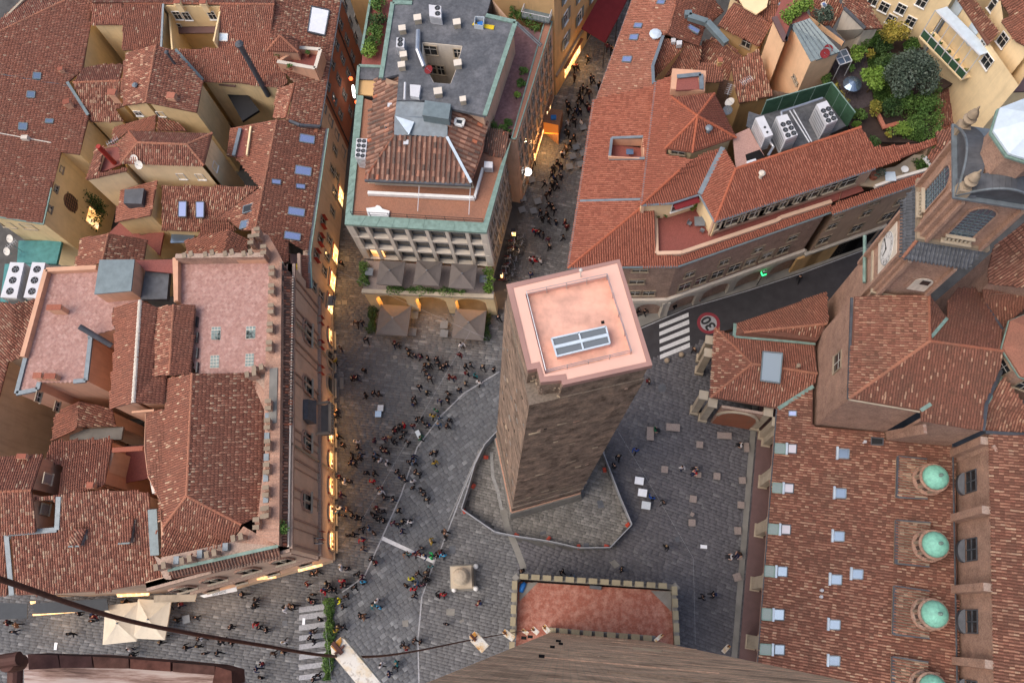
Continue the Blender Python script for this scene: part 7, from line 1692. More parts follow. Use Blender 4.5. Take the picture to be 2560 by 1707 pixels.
# ---------------------------------------------------------------- left side of the square: the crenellated palace
pa_=thing('palace', 'crenellated brick palace with arched windows, lit shop arches and a pink roof terrace', 'palace', P((760,1000),0))
GA, GB=P(g(21,713,-120),0), P(g(31,728,548),0)
fplane=vpl(GA, GB);nP=outward(GA, GB, Ve((0,20,0)));dP=(GB-GA).normalized();Lp=(GB-GA).length
zPe=16.9
oA, oB=P(g(11,372,905),zPe), P(g(31,333,432),zPe)
iA, iB=P(g(11,285,790),zPe+.55), P(g(31,262,425),zPe+.55)
roof(pa_, [oA,oB,iB,iA], 'tile_brown', 'tile_bed', name='pent_roof', pu=.3, pv=.42, h=.1)
seg('gutter', pa_, [oA-Ve((0,0,.05)), oB-Ve((0,0,.05))], .2, .16, 'palewall');seg('gutter', pa_, [iA+Ve((0,0,.12)), iB+Ve((0,0,.12))], .3, .14, 'copper')
sA, sB=oB, P(g(30,1418,650),zPe);sI=P(g(30,1405,628),zPe+.55)
q=[P(g(30,2335,512),zPe), P(g(30,1425,702),zPe), sI, P(g(30,2322,425),zPe+.55)];roof(pa_, q, 'tile_brown', 'tile_bed', name='pent_roof', pu=.3, pv=.42, h=.1)
seg('gutter', pa_, [q[2]+Ve((0,0,.12)), q[3]+Ve((0,0,.12))], .3, .14, 'copper')
# walls: east front and south front
SC=P(g(31,728,548),0);SW_=P(g(30,1420,880),0)
m=MB();m.bar(Ve((GA.x,GA.y,8.3))-nP*.3, Ve((GB.x,GB.y,8.3))-nP*.3, .6, 16.6);eastw=m.build('wall', M['pinkwall'], pa_)
sd=(P(g(30,1425,702),zPe)-oB);sd.z=0;sd.normalize();nQ=Ve((-sd.y,sd.x,0));nQ=nQ if nQ.y < 0 else -nQ
SE_=Ve((GB.x,GB.y,0));SWp=SE_+sd*22
m=MB();m.bar(Ve((*SE_.xy,8.3))-nQ*.3, Ve((*(SE_+sd*14).xy,8.3))-nQ*.3, .6, 16.6);m.build('wall', M['pinkwall'], pa_)
for z, h_, w_ in ((6.4,.4,.75),(6.9,.15,.9),(16.4,.4,.8),(1.0,.2,.7)):
 m=MB();m.bar(Ve((GA.x,GA.y,z))-nP*.1, Ve((GB.x,GB.y,z))-nP*.1, w_, h_);m.bar(Ve((*SE_.xy,z))-nQ*.1, Ve((*(SE_+sd*14).xy,z))-nQ*.1, w_, h_);m.build('string_course', M['church_brick'] if z != 1.0 else M['stone'], pa_)
def pf(rc, x, y): return fplane.at(g(rc,x,y))
def archwin(par, p, n, w_, h_, mats, name='arched_window', bif=True, rim='church_brick'):
 Mw=wallM(p, n);r=w_/2
 def pr(k): return [(-r*k,-h_/2),(r*k,-h_/2)]+[(r*k*math.cos(math.pi*j/10), h_/2-r+r*k*math.sin(math.pi*j/10)) for j in range(11)]
 m=MB();m.prism([Ve((x_,.01,z_)) for x_,z_ in pr(1)], (0,.03,0));o=link(name, m.mesh(name, M[mats]), par, Mw)
 m=MB();a, b=pr(1), pr(1.22);k=len(a);m.add([(x_,.2,z_) for x_,z_ in a]+[(x_,.2,z_) for x_,z_ in b]+[(x_,0,z_) for x_,z_ in a]+[(x_,0,z_) for x_,z_ in b], [(i,(i+1)%k,(i+1)%k+k,i+k) for i in range(k)]+[(i,i+2*k,(i+1)%k+2*k,(i+1)%k) for i in range(k)]+[(i+k,(i+1)%k+k,(i+1)%k+3*k,i+3*k) for i in range(k)])
 child('arch_frame', m.mesh('arch_frame', M[rim]), o)
 m=MB()
 if bif: m.box((0,.12,-h_/2),.16,.16,h_*.62);m.box((0,.1,h_*.12),w_,.12,.12)
 m.box((0,.2,-h_/2-.14),w_*1.3,.4,.14);child('sill', m.mesh('sill', M['sandstone_light']), o);return o
for rc, x, y in ((11,488,1340),(21,483,20),(21,485,440),(21,480,905),(21,475,1405)): archwin(pa_, pf(rc,x,y), nP, 1.7, 2.8, 'dark_glass')
for rc, x, y, st in ((11,592,1275,'redshut'),(11,592,1475,'redshut'),(21,592,110,'redshut'),(21,592,320,'redshut'),(21,592,525,'dark'),(21,592,980,'redshut_shut'),(21,592,1215,'redshut_shut'),(21,592,1455,'dark'),(31,595,340,'redshut')):
 o=window(pa_, pf(rc,x,y), nP, .95, 1.25, 'redshut_shut' if st=='redshut_shut' else 'dark')
 if st=='redshut':
  m=MB();m.box((-.42,.32,-.6),.05,.45,1.2);child('shutter', m.mesh('shutter', M['red_shutter']), o);m=MB();m.box((.42,.32,-.6),.05,.45,1.2);child('shutter', m.mesh('shutter', M['red_shutter']), o)
shops=[(21,690,50),(21,690,655),(21,690,860),(21,688,1070),(21,686,1285),(21,686,1510),(31,688,382)]
for i, (rc, x, y) in enumerate(shops):
 p=pf(rc,x,y);p.z=1.75;o=archwin(pa_, p, nP, 1.9, 2.7, 'lamp_warm', 'shop_window', False, 'stone')
 m=MB()
 for k in range(3): m.box((-.6+.6*k,.09,-1.1),.32,.06,.5+.5*((i+k)%3)*.6)
 m.box((0,.08,.1),1.8,.05,.06);child('goods', m.mesh('goods', M['wood']), o)
 m=MB();m.add([(-1.0,.05,1.3),(1.0,.05,1.3),(1.0,.2,1.15),(-1.0,.2,1.15),(-1.0,.05,1.25),(1.0,.05,1.25),(1.0,.2,1.1),(-1.0,.2,1.1)], [(0,1,2,3),(7,6,5,4),(0,3,7,4),(1,5,6,2),(3,2,6,7)]);child('awning', m.mesh('awning', M['red_shutter']), o)
 lamp(pa_, tuple(p+nP*.9+Ve((0,0,.6))), 60 if i else 36)
for rc, x, y in ((21,676,225),(21,672,430)): p=pf(rc,x,y);p.z=1.9;archwin(pa_, p, nP, 1.9, 2.9, 'dark_glass', 'shop_window', False, 'stone')
for t_ in (2.6,6.2,9.8,13): archwin(pa_, SE_+sd*t_+Ve((0,0,11.3))+nQ*.02, nQ, 1.7, 2.8, 'dark_glass');archwin(pa_, SE_+sd*(t_-.4)+Ve((0,0,5.0))+nQ*.02, nQ, 1.1, 1.3, 'dark_glass', bif=False)
# brick strips between the bays, with a downpipe
for s in (.045,.16,.28,.40,.60,.70,.80,.90,.985):
 p=GA+dP*(Lp*s);m=MB();m.bar(Ve((p.x,p.y,6.9)), Ve((p.x,p.y,16.3)), .35, .16, dP);m.bar(Ve((p.x,p.y,16.3))+dP*.9, Ve((p.x,p.y,6.9))+dP*.9, .18, .1, dP);m.build('pilaster', M['church_brick'], pa_)
for s in (.215,.66): p=GA+dP*(Lp*s)+nP*.18;m=MB();m.tube([Ve((p.x,p.y,.2)), Ve((p.x,p.y,16.6))], .11, 7);m.build('downpipe', M['stone'], pa_)
# balcony with its dark canopy
pb_=pf(21,515,700);zb_=6.9;b0, b1=pf(21,560,590), pf(21,560,845)
cA, cB=Ve((b0.x,b0.y,6.9)), Ve((b1.x,b1.y,6.9));m=MB();m.prism([cA, cB, cB+nP*1.7, cA+nP*1.7], (0,0,-.35));o=m.build('balcony', M['greystone'], pa_);m=MB()
m.bar(cA+nP*1.6+Ve((0,0,.9)), cB+nP*1.6+Ve((0,0,.9)), .3, .2);m.bar(cA+Ve((0,0,.9)), cA+nP*1.6+Ve((0,0,.9)), .3, .2);m.bar(cB+Ve((0,0,.9)), cB+nP*1.6+Ve((0,0,.9)), .3, .2);child('balcony_rail', m.mesh('balcony_rail', M['stone']), o)
for i in range(11): m=MB();q=(cA+nP*1.6).lerp(cB+nP*1.6, i/10);m.lathe([(.1,0),(.14,.25),(.07,.5),(.1,.85)], q, 8);child('baluster', m.mesh('baluster', M['stone']), o)
h0, h1=pf(21,420,530), pf(21,420,700);hz=12.6;p0_, p1_=Ve((*h0.xy,hz)), Ve((*h1.xy,hz));m=MB()
t4=[p0_+nP*.1, p1_+nP*.1];lo4=[p0_-dP*.2+nP*.05-Ve((0,0,1.6)), p1_+dP*.2+nP*.05-Ve((0,0,1.6)), p1_+dP*.2+nP*1.0-Ve((0,0,1.6)), p0_-dP*.2+nP*1.0-Ve((0,0,1.6))];tp4=[p0_+nP*.05, p1_+nP*.05, p1_+nP*.55, p0_+nP*.55];m.hexa(lo4+tp4);m.build('window_canopy', M['lead_dark'], pa_)
for y in (362,405): p=pf(31,553,y);m=MB();m.box((0,.5,-.35),.06,.9,.7);o=link('hanging_sign', m.mesh('hanging_sign', M['black']), pa_, wallM(p, nP));m=MB();m.box((.04,.5,-.25),.02,.7,.5);child('sign_symbol', m.mesh('sign_symbol', M['white']), o)
# attic wall, merlons and the roof behind
mz=zPe+.55;aw0, aw1=P(g(11,250,790),mz+.9), P(g(31,225,420),mz+.9)
m=MB();dd=(aw1-aw0).normalized();m.prism([P(g(11,280,780),mz+.75), P(g(31,258,420),mz+.75), P(g(30,2135,330),mz+.75), P(g(20,2210,1000),mz+.75), P(g(20,2200,560),mz+.75), P(g(10,2245,900),mz+.75)], (0,0,-1.6));m.build('attic_walk', M['church_brick'], pa_)
flat(pa_, L(20, mz+.1, '2085 345,2260 240,2275 560,2200 640,2105 420'), 'church_brick', name='attic_walk');flat(pa_, L(30, mz-.2, '1285 505,1400 560,1412 632,1428 702,1385 703,1365 690'), 'church_brick', name='attic_walk');flat(pa_, L(11, mz+.05, '30 500,170 560,250 700,300 800,250 900,150 850,20 790'), 'church_brick', name='attic_walk');flat(pa_, L(30, mz+.1, '1340 520,1930 390,2030 260,2322 425,1405 630'), 'church_brick', name='attic_walk');m=MB();p0_, p1_=P(g(21,215,300),mz+.8), P(g(21,205,760),mz+.8);m.bar(p0_, p1_, .8, .12);m.build('roof_walk', M['greystone'], pa_)
dov=MB();dov.prism([Ve(q) for q in ((-.5,0,0),(.5,0,0),(.5,0,1.0),(.52,0,1.45),(.2,0,1.35),(0,0,1.05),(-.2,0,1.35),(-.52,0,1.45),(-.5,0,1.0))], (0,.45,0));dme=dov.mesh('merlon', M['church_brick']);capm=MB();capm.box((-.36,.22,1.42),.42,.62,.09);capm.box((.36,.22,1.42),.42,.62,.09);cme=capm.mesh('merlon_cap', plaster('merlon_stone', (.27,.21,.15), (.12,.09,.07), .6, .2))
def ghib(rc, pts, along, z=mz+.3, sc=1.0):
 for x, y in pts:
  p=P(g(rc,x,y), z+1.2);a=math.atan2(along.y, along.x);o=link('merlon', dme, pa_, Matrix.Translation((p.x,p.y,z)) @ Matrix.Rotation(a,4,'Z') @ Matrix.Scale(sc,4));child('merlon_cap', cme, o)
ghib(11, [(185,865),(182,1015),(178,1180),(170,1335),(163,1490)], dP);ghib(21, [(165,120),(155,610),(148,770),(148,945),(140,1140),(135,1330),(135,1500)], dP);ghib(21, [(25,335),(85,285)], sd)
ghib(31, [(55,240),(118,150)], dP);ghib(30, [(1980,335),(1760,470),(1555,520),(1340,575)], sd);ghib(10, [(1570,715),(1745,705),(1910,700),(2065,700)], sd);ghib(10, [(2185,690),(2130,545),(2080,605)], dP)
for rc, pts in ((21,((160,700),(155,865),(150,1040),(145,1215),(145,1390))),(30,((1660,490),(1875,430),(1465,540)))):
 for x, y in pts: p=P(g(rc,x,y),mz+.9);m=MB();m.box((p.x,p.y,mz-.2),.7,.5,1.05,math.atan2(dP.y,dP.x));m.build('lead_cover', M['lead'], pa_)
for rc, x, y in ((11,292,830),(11,290,920),(11,288,1010),(11,283,1115),(11,280,1220)): p=P(g(rc,x-10,y),mz+.3);m=MB();m.tube([p-dP*.3, p+dP*.3], .22, 8);m.build('floodlight', M['black'], pa_)
# north wall of the terrace
m=MB();a, b=P(g(10,1500,770),mz+.6), P(g(10,2230,760),mz+.6);m.bar(a,b,.5,2.2);m.build('parapet_wall', M['church_brick'], pa_)
# pink terrace and the roofs in front of it
zt_=mz+.1
tq=L(10, zt_, "1500 785,2240 785,2262 980,2255 1300,2245 1568")+L(20, zt_, "2250 240,2090 345,1640 345")+L(10, zt_, "1590 1540,1640 1150,1500 1130");pt_=flat(pa_, tq, 'pink_floor', name='terrace')
herr=tinted('herringbone_tiles', [(0,(.37,.205,.17)),(.6,(.43,.25,.21)),(1,(.48,.30,.255))], (.35,.2,.17), .25, .8, .5, 4)
def tile_floor(parent, poly, z, size=.5, ang=.785):
 """small square floor tiles laid diagonally, joined into one part"""
 p2=xy(poly);xs, ys=[a for a,_ in p2], [b for _,b in p2];R_=max(max(xs)-min(xs), max(ys)-min(ys));cx, cy=sum(xs)/len(xs), sum(ys)/len(ys)
 k=np.arange(-R_, R_, size);A, B=np.meshgrid(k, k);A, B=A.ravel(), B.ravel();X=cx+A*math.cos(ang)-B*math.sin(ang);Y=cy+A*math.sin(ang)+B*math.cos(ang);ok=inside(X, Y, p2);X, Y=X[ok], Y[ok];n=len(X);V=np.zeros((n,4,3));s=size*.47
 for j, (a, b) in enumerate(((-1,-1),(1,-1),(1,1),(-1,1))): V[:,j,0]=X+s*(a*math.cos(ang)-b*math.sin(ang));V[:,j,1]=Y+s*(a*math.sin(ang)+b*math.cos(ang));V[:,j,2]=z+.02+rng.random(n)*.006
 stuff(link('floor_tiles', np_mesh('floor_tiles', V.reshape(-1,3), np.arange(n*4).reshape(-1,4), rng.random(n)*.98, herr), parent))
tile_floor(pt_, tq, zt_, .34)
for rc, s in ((10,"1765 1325,1842 1322,1838 1432,1760 1432"),(10,"2052 1320,2132 1318,2128 1422,2048 1425"),(20,"1760 -10,1838 -12,1836 65,1760 65"),(20,"1755 195,1828 192,1826 298,1750 300"),(20,"2048 180,2118 178,2116 285,2042 288"),(20,"2052 -10,2128 -12,2126 52,2052 55")):
 q=L(rc, zt_+.05, s);m=MB();sheet(m, q, (), .06);o=m.build('glass_block_light', M['palewall'], pa_)
 for i in range(3):
  for j in range(4):
   f=lambda u, v: q[0].lerp(q[1],u).lerp(q[3].lerp(q[2],u),v)
   m=MB();m.prism([f((i+.1)/3,(j+.1)/4)+Ve((0,0,.03)), f((i+.9)/3,(j+.1)/4)+Ve((0,0,.03)), f((i+.9)/3,(j+.9)/4)+Ve((0,0,.03)), f((i+.1)/3,(j+.9)/4)+Ve((0,0,.03))], (0,0,-.03));m.build('glass_block', M['glass_block'], o)
seg('parapet', pa_, [tq[10]+Ve((0,0,.4)), tq[0]+Ve((0,0,.4)), tq[1]+Ve((0,0,.4))], .35, .9, 'peach')
# hipped main roof
zr_=mz-.2
eR=[P(g(20,2205,600),zr_), P(g(30,2190,160),zr_)];RP=pl(eR[0], eR[1], .27, -1)
rN, rS=RP.at(g(20,1602,345)), RP.at(g(20,1557,1365));rS.z=rN.z=(rN.z+rS.z)/2
roof(pa_, [rN, rS, RP.at(g(30,2012,245)), eR[1], eR[0], RP.at(g(20,2190,500)), RP.at(g(20,2095,400)), RP.at(g(20,2085,342))], 'tile_old', h=.08)
hz_=rN.z-2.4;LW=[P(g(20,*q),z) for q,z in (((1345,1568),hz_),((1335,1400),hz_),((1235,1200),hz_),((1205,960),hz_),((1215,665),hz_),((1385,640),hz_+.8),((1395,385),hz_+.9))]
roof(pa_, [rN, *LW[::-1], P(g(30,1365,265),hz_), rS], 'tile_old', h=.08)
SH=[P(g(30,*q),zr_-.1) for q in ((1360,300),(1345,505),(1390,560),(1935,395),(2015,250))]
roof(pa_, [rS, P(g(30,1365,265),hz_), *SH[1:4], RP.at(g(30,2012,245))], 'tile_old', h=.08)
ridge(pa_, rN, rS);ridge(pa_, rS, P(g(30,1365,265),hz_+.1));ridge(pa_, rS, RP.at(g(30,2012,245)))
wl_=[LW[6],LW[5],LW[4],LW[3],LW[2],LW[1],LW[0],SH[1]]
m=MB();
for a, b in zip(wl_, wl_[1:]): m.bar(Ve((a.x,a.y,a.z/2)), Ve((b.x,b.y,b.z/2)), .2, a.z-.2)
m.build('wall', M['peach'], pa_)
hp_=P(g(31,275,270),zPe+.8);link('weeds', leaf_mesh('weeds', crown_pts(420,.75,.75,.6,6)+np.array(hp_), .1, 'leaf'), pa_)
# ---------------------------------------------------------------- house with roof windows, between palace and narrow street
sh_=thing('skylight_house', 'tan house with long tiled roof and six bluish roof windows facing the narrow street', 'house', P((800,600),0))
zS=11.6;eA_, eB_=P(g(1,658,1075),zS), P(g(11,508,712),zS);SPn=pl(eA_, eB_, .28, -1)
eC=P(g(11,520,1003),zS)
rdA, rdB=SPn.at(g(1,240,1000)), SPn.at(g(11,60,520));rM=SPn.at(g(11,130,150))
East=[eA_, eB_, SPn.at(g(11,345,615)), SPn.at(g(11,150,580)), rdB, rM, rdA, SPn.at(g(1,330,1000))];roof(sh_, East, 'tile_old')
roof(sh_, [SPn.at(g(11,150,585)), SPn.at(g(11,340,620)), SPn.at(g(11,335,780)), SPn.at(g(11,285,795)), SPn.at(g(11,165,610))], 'tile_old')
stp=[SPn.at(g(11,430,722)), SPn.at(g(11,500,735)), eC, SPn.at(g(11,437,985))];roof(sh_, stp, 'tile_old')
seg('parapet', sh_, [stp[0]+Ve((0,0,.1)), stp[3]+Ve((0,0,.1))], .35, .5, 'pinkwall');nk=L(11, zS-.9, "350 715,440 725,435 985,360 870");flat(sh_, nk, 'brownsheet', name='terrace')
ridge(sh_, rdA, rM);ridge(sh_, rM, rdB)
for a, b in ((eA_,eB_),(eB_,eC)): m=MB();m.bar(a+Ve((.0,0,.0)), b, .3, .12);m.build('gutter', M['lead_dark'], sh_);m=MB();m.bar(a+Ve((.2,0,.02)), b+Ve((.2,0,.02)), .14, .12);m.build('gutter_edge', M['copper'], sh_)
for rc, x, y, w_, h_ in ((1,497,1160,120,75),(1,465,1425,130,80),(11,408,365,132,72),(11,375,567,130,70)):
 skylight(sh_, [SPn.at(g(rc,*q)) for q in ((x-w_/2,y-h_/2),(x+w_/2,y-h_/2+22),(x+w_/2-8,y+h_/2+8),(x-w_/2-8,y+h_/2-12))], 'lead', 'sky_glass')
for rc, x, y in ((11,238,120),(11,440,158)): skylight(sh_, [SPn.at(g(rc,*q)) for q in ((x-38,y-22),(x+38,y-14),(x+34,y+24),(x-38,y+14))], 'lead_dark', 'sky_glass')
# west slope
wz=rdA.z;Wq=[rdA, rM, rdB] + [P(g(10,*q),z) for q,z in (((2010,520),wz-1.0),((1900,440),wz-1.6),((1800,430),wz-1.9),((2165,165),wz-.2))] + [P(g(0,*q),z) for q,z in (((1960,1310),wz-1.3),((1888,1300),wz-1.6),((1920,1070),wz-1.5),((2220,1012),wz-.3))]
roof(sh_, Wq[:7], 'tile_old');roof(sh_, [Wq[0], Wq[10], Wq[9], Wq[8], Wq[7], Wq[6], Wq[1]], 'tile_old')
skylight(sh_, [P(g(10,*q),wz-.6) for q in ((2035,325),(2135,295),(2125,355),(2028,385))], 'lead', 'dark_glass');skylight(sh_, [P(g(10,*q),wz-.7) for q in ((2015,450),(2115,430),(2110,485),(2000,515))], 'lead', 'glass_blue')
m=MB();m.prism([P(g(0,*q),wz-.9) for q in ((2015,1075),(2090,1062),(2060,1300),(1965,1308))], (0,0,-.15));m.build('roof_terrace', M['red_floor'], sh_);seg('flashing', sh_, [P(g(0,*q),wz-.7) for q in ((2005,1075),(1950,1300))], .4, .3, 'lead');seg('parapet', sh_, [P(g(0,*q),wz-.6) for q in ((2095,1062),(2062,1300))], .2, .5, 'cream')
# street front
nH=outward(eA_, eC, Ve((0,30,0)));HG0, HG1=P(g(11,713,1100),0), None
hpl=Plane(P(g(11,722,1050),0), nH);q0_=hpl.at(proj(Ve((eA_.x,eA_.y,0))))
fa_=Ve((*eC.xy,0));fb_=Ve((*eA_.xy,0))
off_=(P(g(11,722,1050),0)-fa_).dot(nH);off_=max(-1.2, min(.3, off_))
w0, w1=fa_+nH*(off_), fb_+nH*(off_)+ (fb_-fa_).normalized()*14
m=MB();m.bar(Ve((*w0.xy,zS/2))-nH*.3, Ve((*w1.xy,zS/2))-nH*.3, .6, zS-.15);m.build('wall', M['tanwall'], sh_)
hpl=Plane(w0, nH)
for rc, x, y, st in ((11,598,600,'r'),(11,565,730,'r'),(11,545,980,'d'),(11,675,600,'d'),(11,632,855,'d'),(11,655,735,'d'),(11,605,1060,'d'),(11,700,360,'d'),(11,620,450,'r'),(11,720,200,'d'),(11,735,60,'d'),(1,720,1250,'d'),(1,700,1420,'d')):
 o=window(sh_, hpl.at(g(rc,x,y)), nH, .95, 1.6, 'dark')
 if st=='r':
  for sd_ in (-1,1): m=MB();m.box((sd_*.6,.25,-.8),.05,.45,1.6);child('shutter', m.mesh('shutter', M['red_shutter']), o)
for rc, x, y in ((11,738,745),(11,710,958),(11,770,240),(11,690,1150)):
 p=hpl.at(g(rc,x,y));p.z=1.7;m=MB();m.box((0,.03,-1.45),2.2,.05,2.9);o=link('shop_window', m.mesh('shop_window', M['lamp_warm']), sh_, wallM(p, nH));m=MB();m.box((0,.06,1.45),2.5,.2,.15)
 for s in (-1,1): m.box((s*1.15,.06,-1.45),.14,.2,2.9)
 child('shop_frame', m.mesh('shop_frame', M['stone']), o);m=MB();m.add([(-1.1,.05,1.35),(1.1,.05,1.35),(1.1,.22,1.2),(-1.1,.22,1.2),(-1.1,.05,1.3),(1.1,.05,1.3)], [(0,1,2,3),(4,5,2,3)]);child('awning', m.mesh('awning', M['red_shutter']), o);lamp(sh_, tuple(p+nH*1.0+Ve((0,0,.7))), 50)
p=hpl.at(g(11,648,1095));m=MB();m.box((0,.55,-.5),1.3,1.1,.08);o=link('balcony', m.mesh('balcony', M['lead']), sh_, wallM(p, nH));m=MB()
for s in (-.6,-.3,0,.3,.6): m.box((s,1.05,-.45),.04,.04,.9)
m.box((0,1.05,.42),1.3,.06,.06);child('railing', m.mesh('railing', M['black']), o)
t=thing('yellow_cushion', 'bright yellow lounge cushions on the small sunken terrace by the palace', 'cushion', P(g(11,408,870),zS-.9));m=MB();p=P(g(11,408,870),zS-.6);m.lathe([(.0,-.05),(.42,0),(.4,.25),(.0,.3)], p, 14);m.build('round_cushion', M['yellow_plastic'], t);m=MB();p=P(g(11,412,820),zS-.6);m.box((p.x,p.y,p.z-.1),.5,.5,.3,.2);p=P(g(11,412,905),zS-.7);m.box((p.x,p.y,p.z-.1),.6,.4,.25,.1);stuff(m.build('seat_cushion', M['yellow_plastic'], t))
# ---------------------------------------------------------------- red brown house along the narrow street
rh=thing('red_house', 'tall red brown plastered house with rows of small windows on the narrow street', 'house', P((860,200),0))
zR=12.2;rA, rB=P(g(1,785,-40),zR), P(g(1,602,1062),zR);RPn=pl(rA, rB, .26, -1)
poly=[rA, rB, RPn.at(g(1,330,1000)), RPn.at(g(1,390,700)), RPn.at(g(1,300,590)), RPn.at(g(1,190,320)), RPn.at(g(1,205,-40))];roof(rh, poly, 'tile_old')
lowr=[RPn.at(g(1,388,695)), RPn.at(g(1,312,985)), P(g(1,205,985),RPn.at(g(1,312,985)).z-.9), P(g(1,248,738),RPn.at(g(1,312,985)).z-.9)];roof(rh, lowr, 'tile_old');ridge(rh, lowr[0], lowr[1])
skylight(rh, [RPn.at(g(1,*q)) for q in ((530,65),(680,98),(640,308),(498,275))], 'lead_dark', 'cover_white', .3, .15);seg('gutter', rh, [rA,rB], .16, .12, 'lead_dark');seg('flashing', rh, [P(g(1,*q),RPn.at(g(1,330,1000)).z+.1) for q in ((345,1010),(430,1045))]+[rB+Ve((0,0,.1))], .3, .3, 'lead_dark')
nR=outward(rA, rB, Ve((0,rA.y,0)));m=MB();a, b=rA-nR*.5, rB-nR*.5;m.bar(Ve((*a.xy,zR/2)), Ve((*(b+(b-a).normalized()*.6).xy,zR/2)), .4, zR-.2);m.build('wall', M['redwall'], rh);rpl=Plane(rB-nR*.3, nR)
for x, y in ((805,40),(768,195),(735,370),(700,530),(662,705),(630,890),(850,180),(820,330),(785,490),(752,660),(717,830),(683,1010),(895,310),(868,470),(832,612),(800,790),(767,950),(735,1125),(850,930),(790,1260),(700,1280),(945,20),(900,150)):
 window(rh, rpl.at(g(1,x,y)), nR, .85, 1.35, 'grey')
for x0, y0, x1, y1 in ((748,235,872,545),(640,775,772,1065)): a, b=rpl.at(g(1,x0,y0)), rpl.at(g(1,x1,y1));m=MB();m.tube([Ve((*a.xy,zR-.3))+nR*.1, Ve((*a.xy,.1))+nR*.1], .07, 6);m.build('downpipe', M['black'], rh)
# ochre neighbour further up the narrow street
on=thing('narrow_street_house', 'ochre house at the far end of the narrow street', 'house', P(g(1,960,250),0));a, b=P(g(1,1010,-60),9), P(g(1,975,420),3.0);m=MB();c_=Ve((*rA.xy,0))+nR*.0
m.box((c_.x+1.2,c_.y+9,0),3.0,14,11,.06);m.build('wall', M['ochre'], on)
q=Ve((c_.x+2.75,c_.y+4,0))
for z in (8,5): window(on, Ve((q.x,q.y,z)), Ve((1,0,0)), .9, 1.4, 'grey')
t=thing('neon_sign', 'glowing round neon sign with red lights in the narrow street', 'sign', P(g(1,880,780),5));pN=P(g(1,878,765),5.5);pts=[pN+Ve((.12*math.sin(a)+.05,math.cos(a)*.5,math.sin(a)*1.1)) for a in [k*2*math.pi/24 for k in range(25)]];m=MB();m.tube(pts, .09, 6);m.build('neon_ring', M['lamp_white'], t)
for dz, dy in ((1.9,.6),(-1.6,-.5)): m=MB();m.lathe([(.0,-.2),(.25,-.1),(.25,.1),(.0,.2)], pN+Ve((.1,dy,dz)), 10);m.build('red_lamp', M['lamp_red'], t)
# terrace box with small hipped roof on the red house
tb=thing('roof_loggia', 'peach roof loggia with potted plants and a small hipped tiled roof', 'loggia', P(g(1,420,520),zR));zl_=RPn.at(g(1,420,480)).z+1.5
bq_=L(1, zl_, "245 515,560 572,605 415,430 400");m=MB()
for a, b in zip(bq_, bq_[1:]+bq_[:1]): m.bar(Ve((*a.xy,zl_-1.1)), Ve((*b.xy,zl_-1.1)), .3, 2.2)
m.build('parapet', M['peach'], tb);m=MB()
for a, b in zip(bq_[:3], bq_[1:]): m.bar(a+Ve((0,0,.04)), b+Ve((0,0,.04)), .42, .1)
m.build('parapet_cap', M['palewall'], tb);flat(tb, [Ve((*p.xy,zl_-.9)) for p in bq_], 'red_floor', name='floor')
hq=L(1, zl_+1.0, "160 425,420 438,428 350,330 300,210 345");apx=P(g(1,268,298),zl_+1.9);
for a, b in zip(hq, hq[1:]+hq[:1]): roof(tb, [a, b, apx], 'tile_old')
walls(tb, hq, zR, 'peach', .3);ridge(tb, hq[0], apx);ridge(tb, hq[1], apx)
for l, x, y in (('potted plant at the left corner of the peach roof loggia',258,480),('potted plant at the right side of the peach roof loggia',500,470),('small potted plant on the front wall of the peach roof loggia',360,580)): potted(l, P(g(1,x,y),zl_-.7 if x != 360 else zl_-.3), .4, .7, 'leaf')
# ---------------------------------------------------------------- the old houses on the left
def H(name, label, wall, polys, cat='house', z0=0, inset=.25, tile='tile_old'):
 t=None
 for rc, s, *o in polys:
  q=L(rc, o[0] if o and isinstance(o[0], Plane) else 12.0, s)
  if t is None: t=thing(name, label, cat, Ve((*q[0].xy,0)))
  roof(t, q, tile, 'tile_bed');walls(t, q, z0, wall, inset)
 return t
def S(name, label, cat, rc, z, s, h, mat, group=None):
 m=MB();m.prism(L(rc,z,s), (0,0,-h));return tag(m.build(name, M[mat]), label, cat, group)
hallp=pl(P(g(0,770,-30),13.4), P(g(10,362,470),13.4), .2, -1)
hall=H('hall', 'huge old hall roof covering the left edge of the picture', 'yellow', [(0,"770 -30,752 205,690 580,565 690,740 970,660 1290,510 1270,430 1568,362 1871,0 1811,-120 1800,-120 320,620 -30",hallp)])
roof(hall, [hallp.at(g(0,-120,320)), hallp.at(g(0,620,-30)), P(g(0,215,-30),hallp.at(g(0,215,-30)).z-1.6), P(g(0,-120,280),hallp.at(g(0,-120,280)).z-.3)], 'tile_old');ridge(hall, hallp.at(g(0,-120,320)), hallp.at(g(0,620,-30)))
seg('gutter', hall, [P(g(0,205,-10),14), P(g(0,-20,215),14.6)], .3, .2, 'sandstone_light');seg('gutter', hall, [hallp.at(g(0,430,1568)), hallp.at(g(10,362,470)), hallp.at(g(10,-20,408))], .14, .14, 'copper');seg('flashing', hall, [hallp.at(g(0,565,690))+Ve((0,0,.12)), hallp.at(g(0,740,965))+Ve((0,0,.12))], .35, .12, 'zinc')
for x, y, w_, h_ in ((315,640,62,55),(265,795,65,55),(418,1015,62,35),(198,1060,68,60)): skylight(hall, [hallp.at(g(0,*q)) for q in ((x-w_/2,y-h_/2),(x+w_/2,y-h_/2+4),(x+w_/2-6,y+h_/2),(x-w_/2-6,y+h_/2-4))], 'zinc', 'glass_blue')
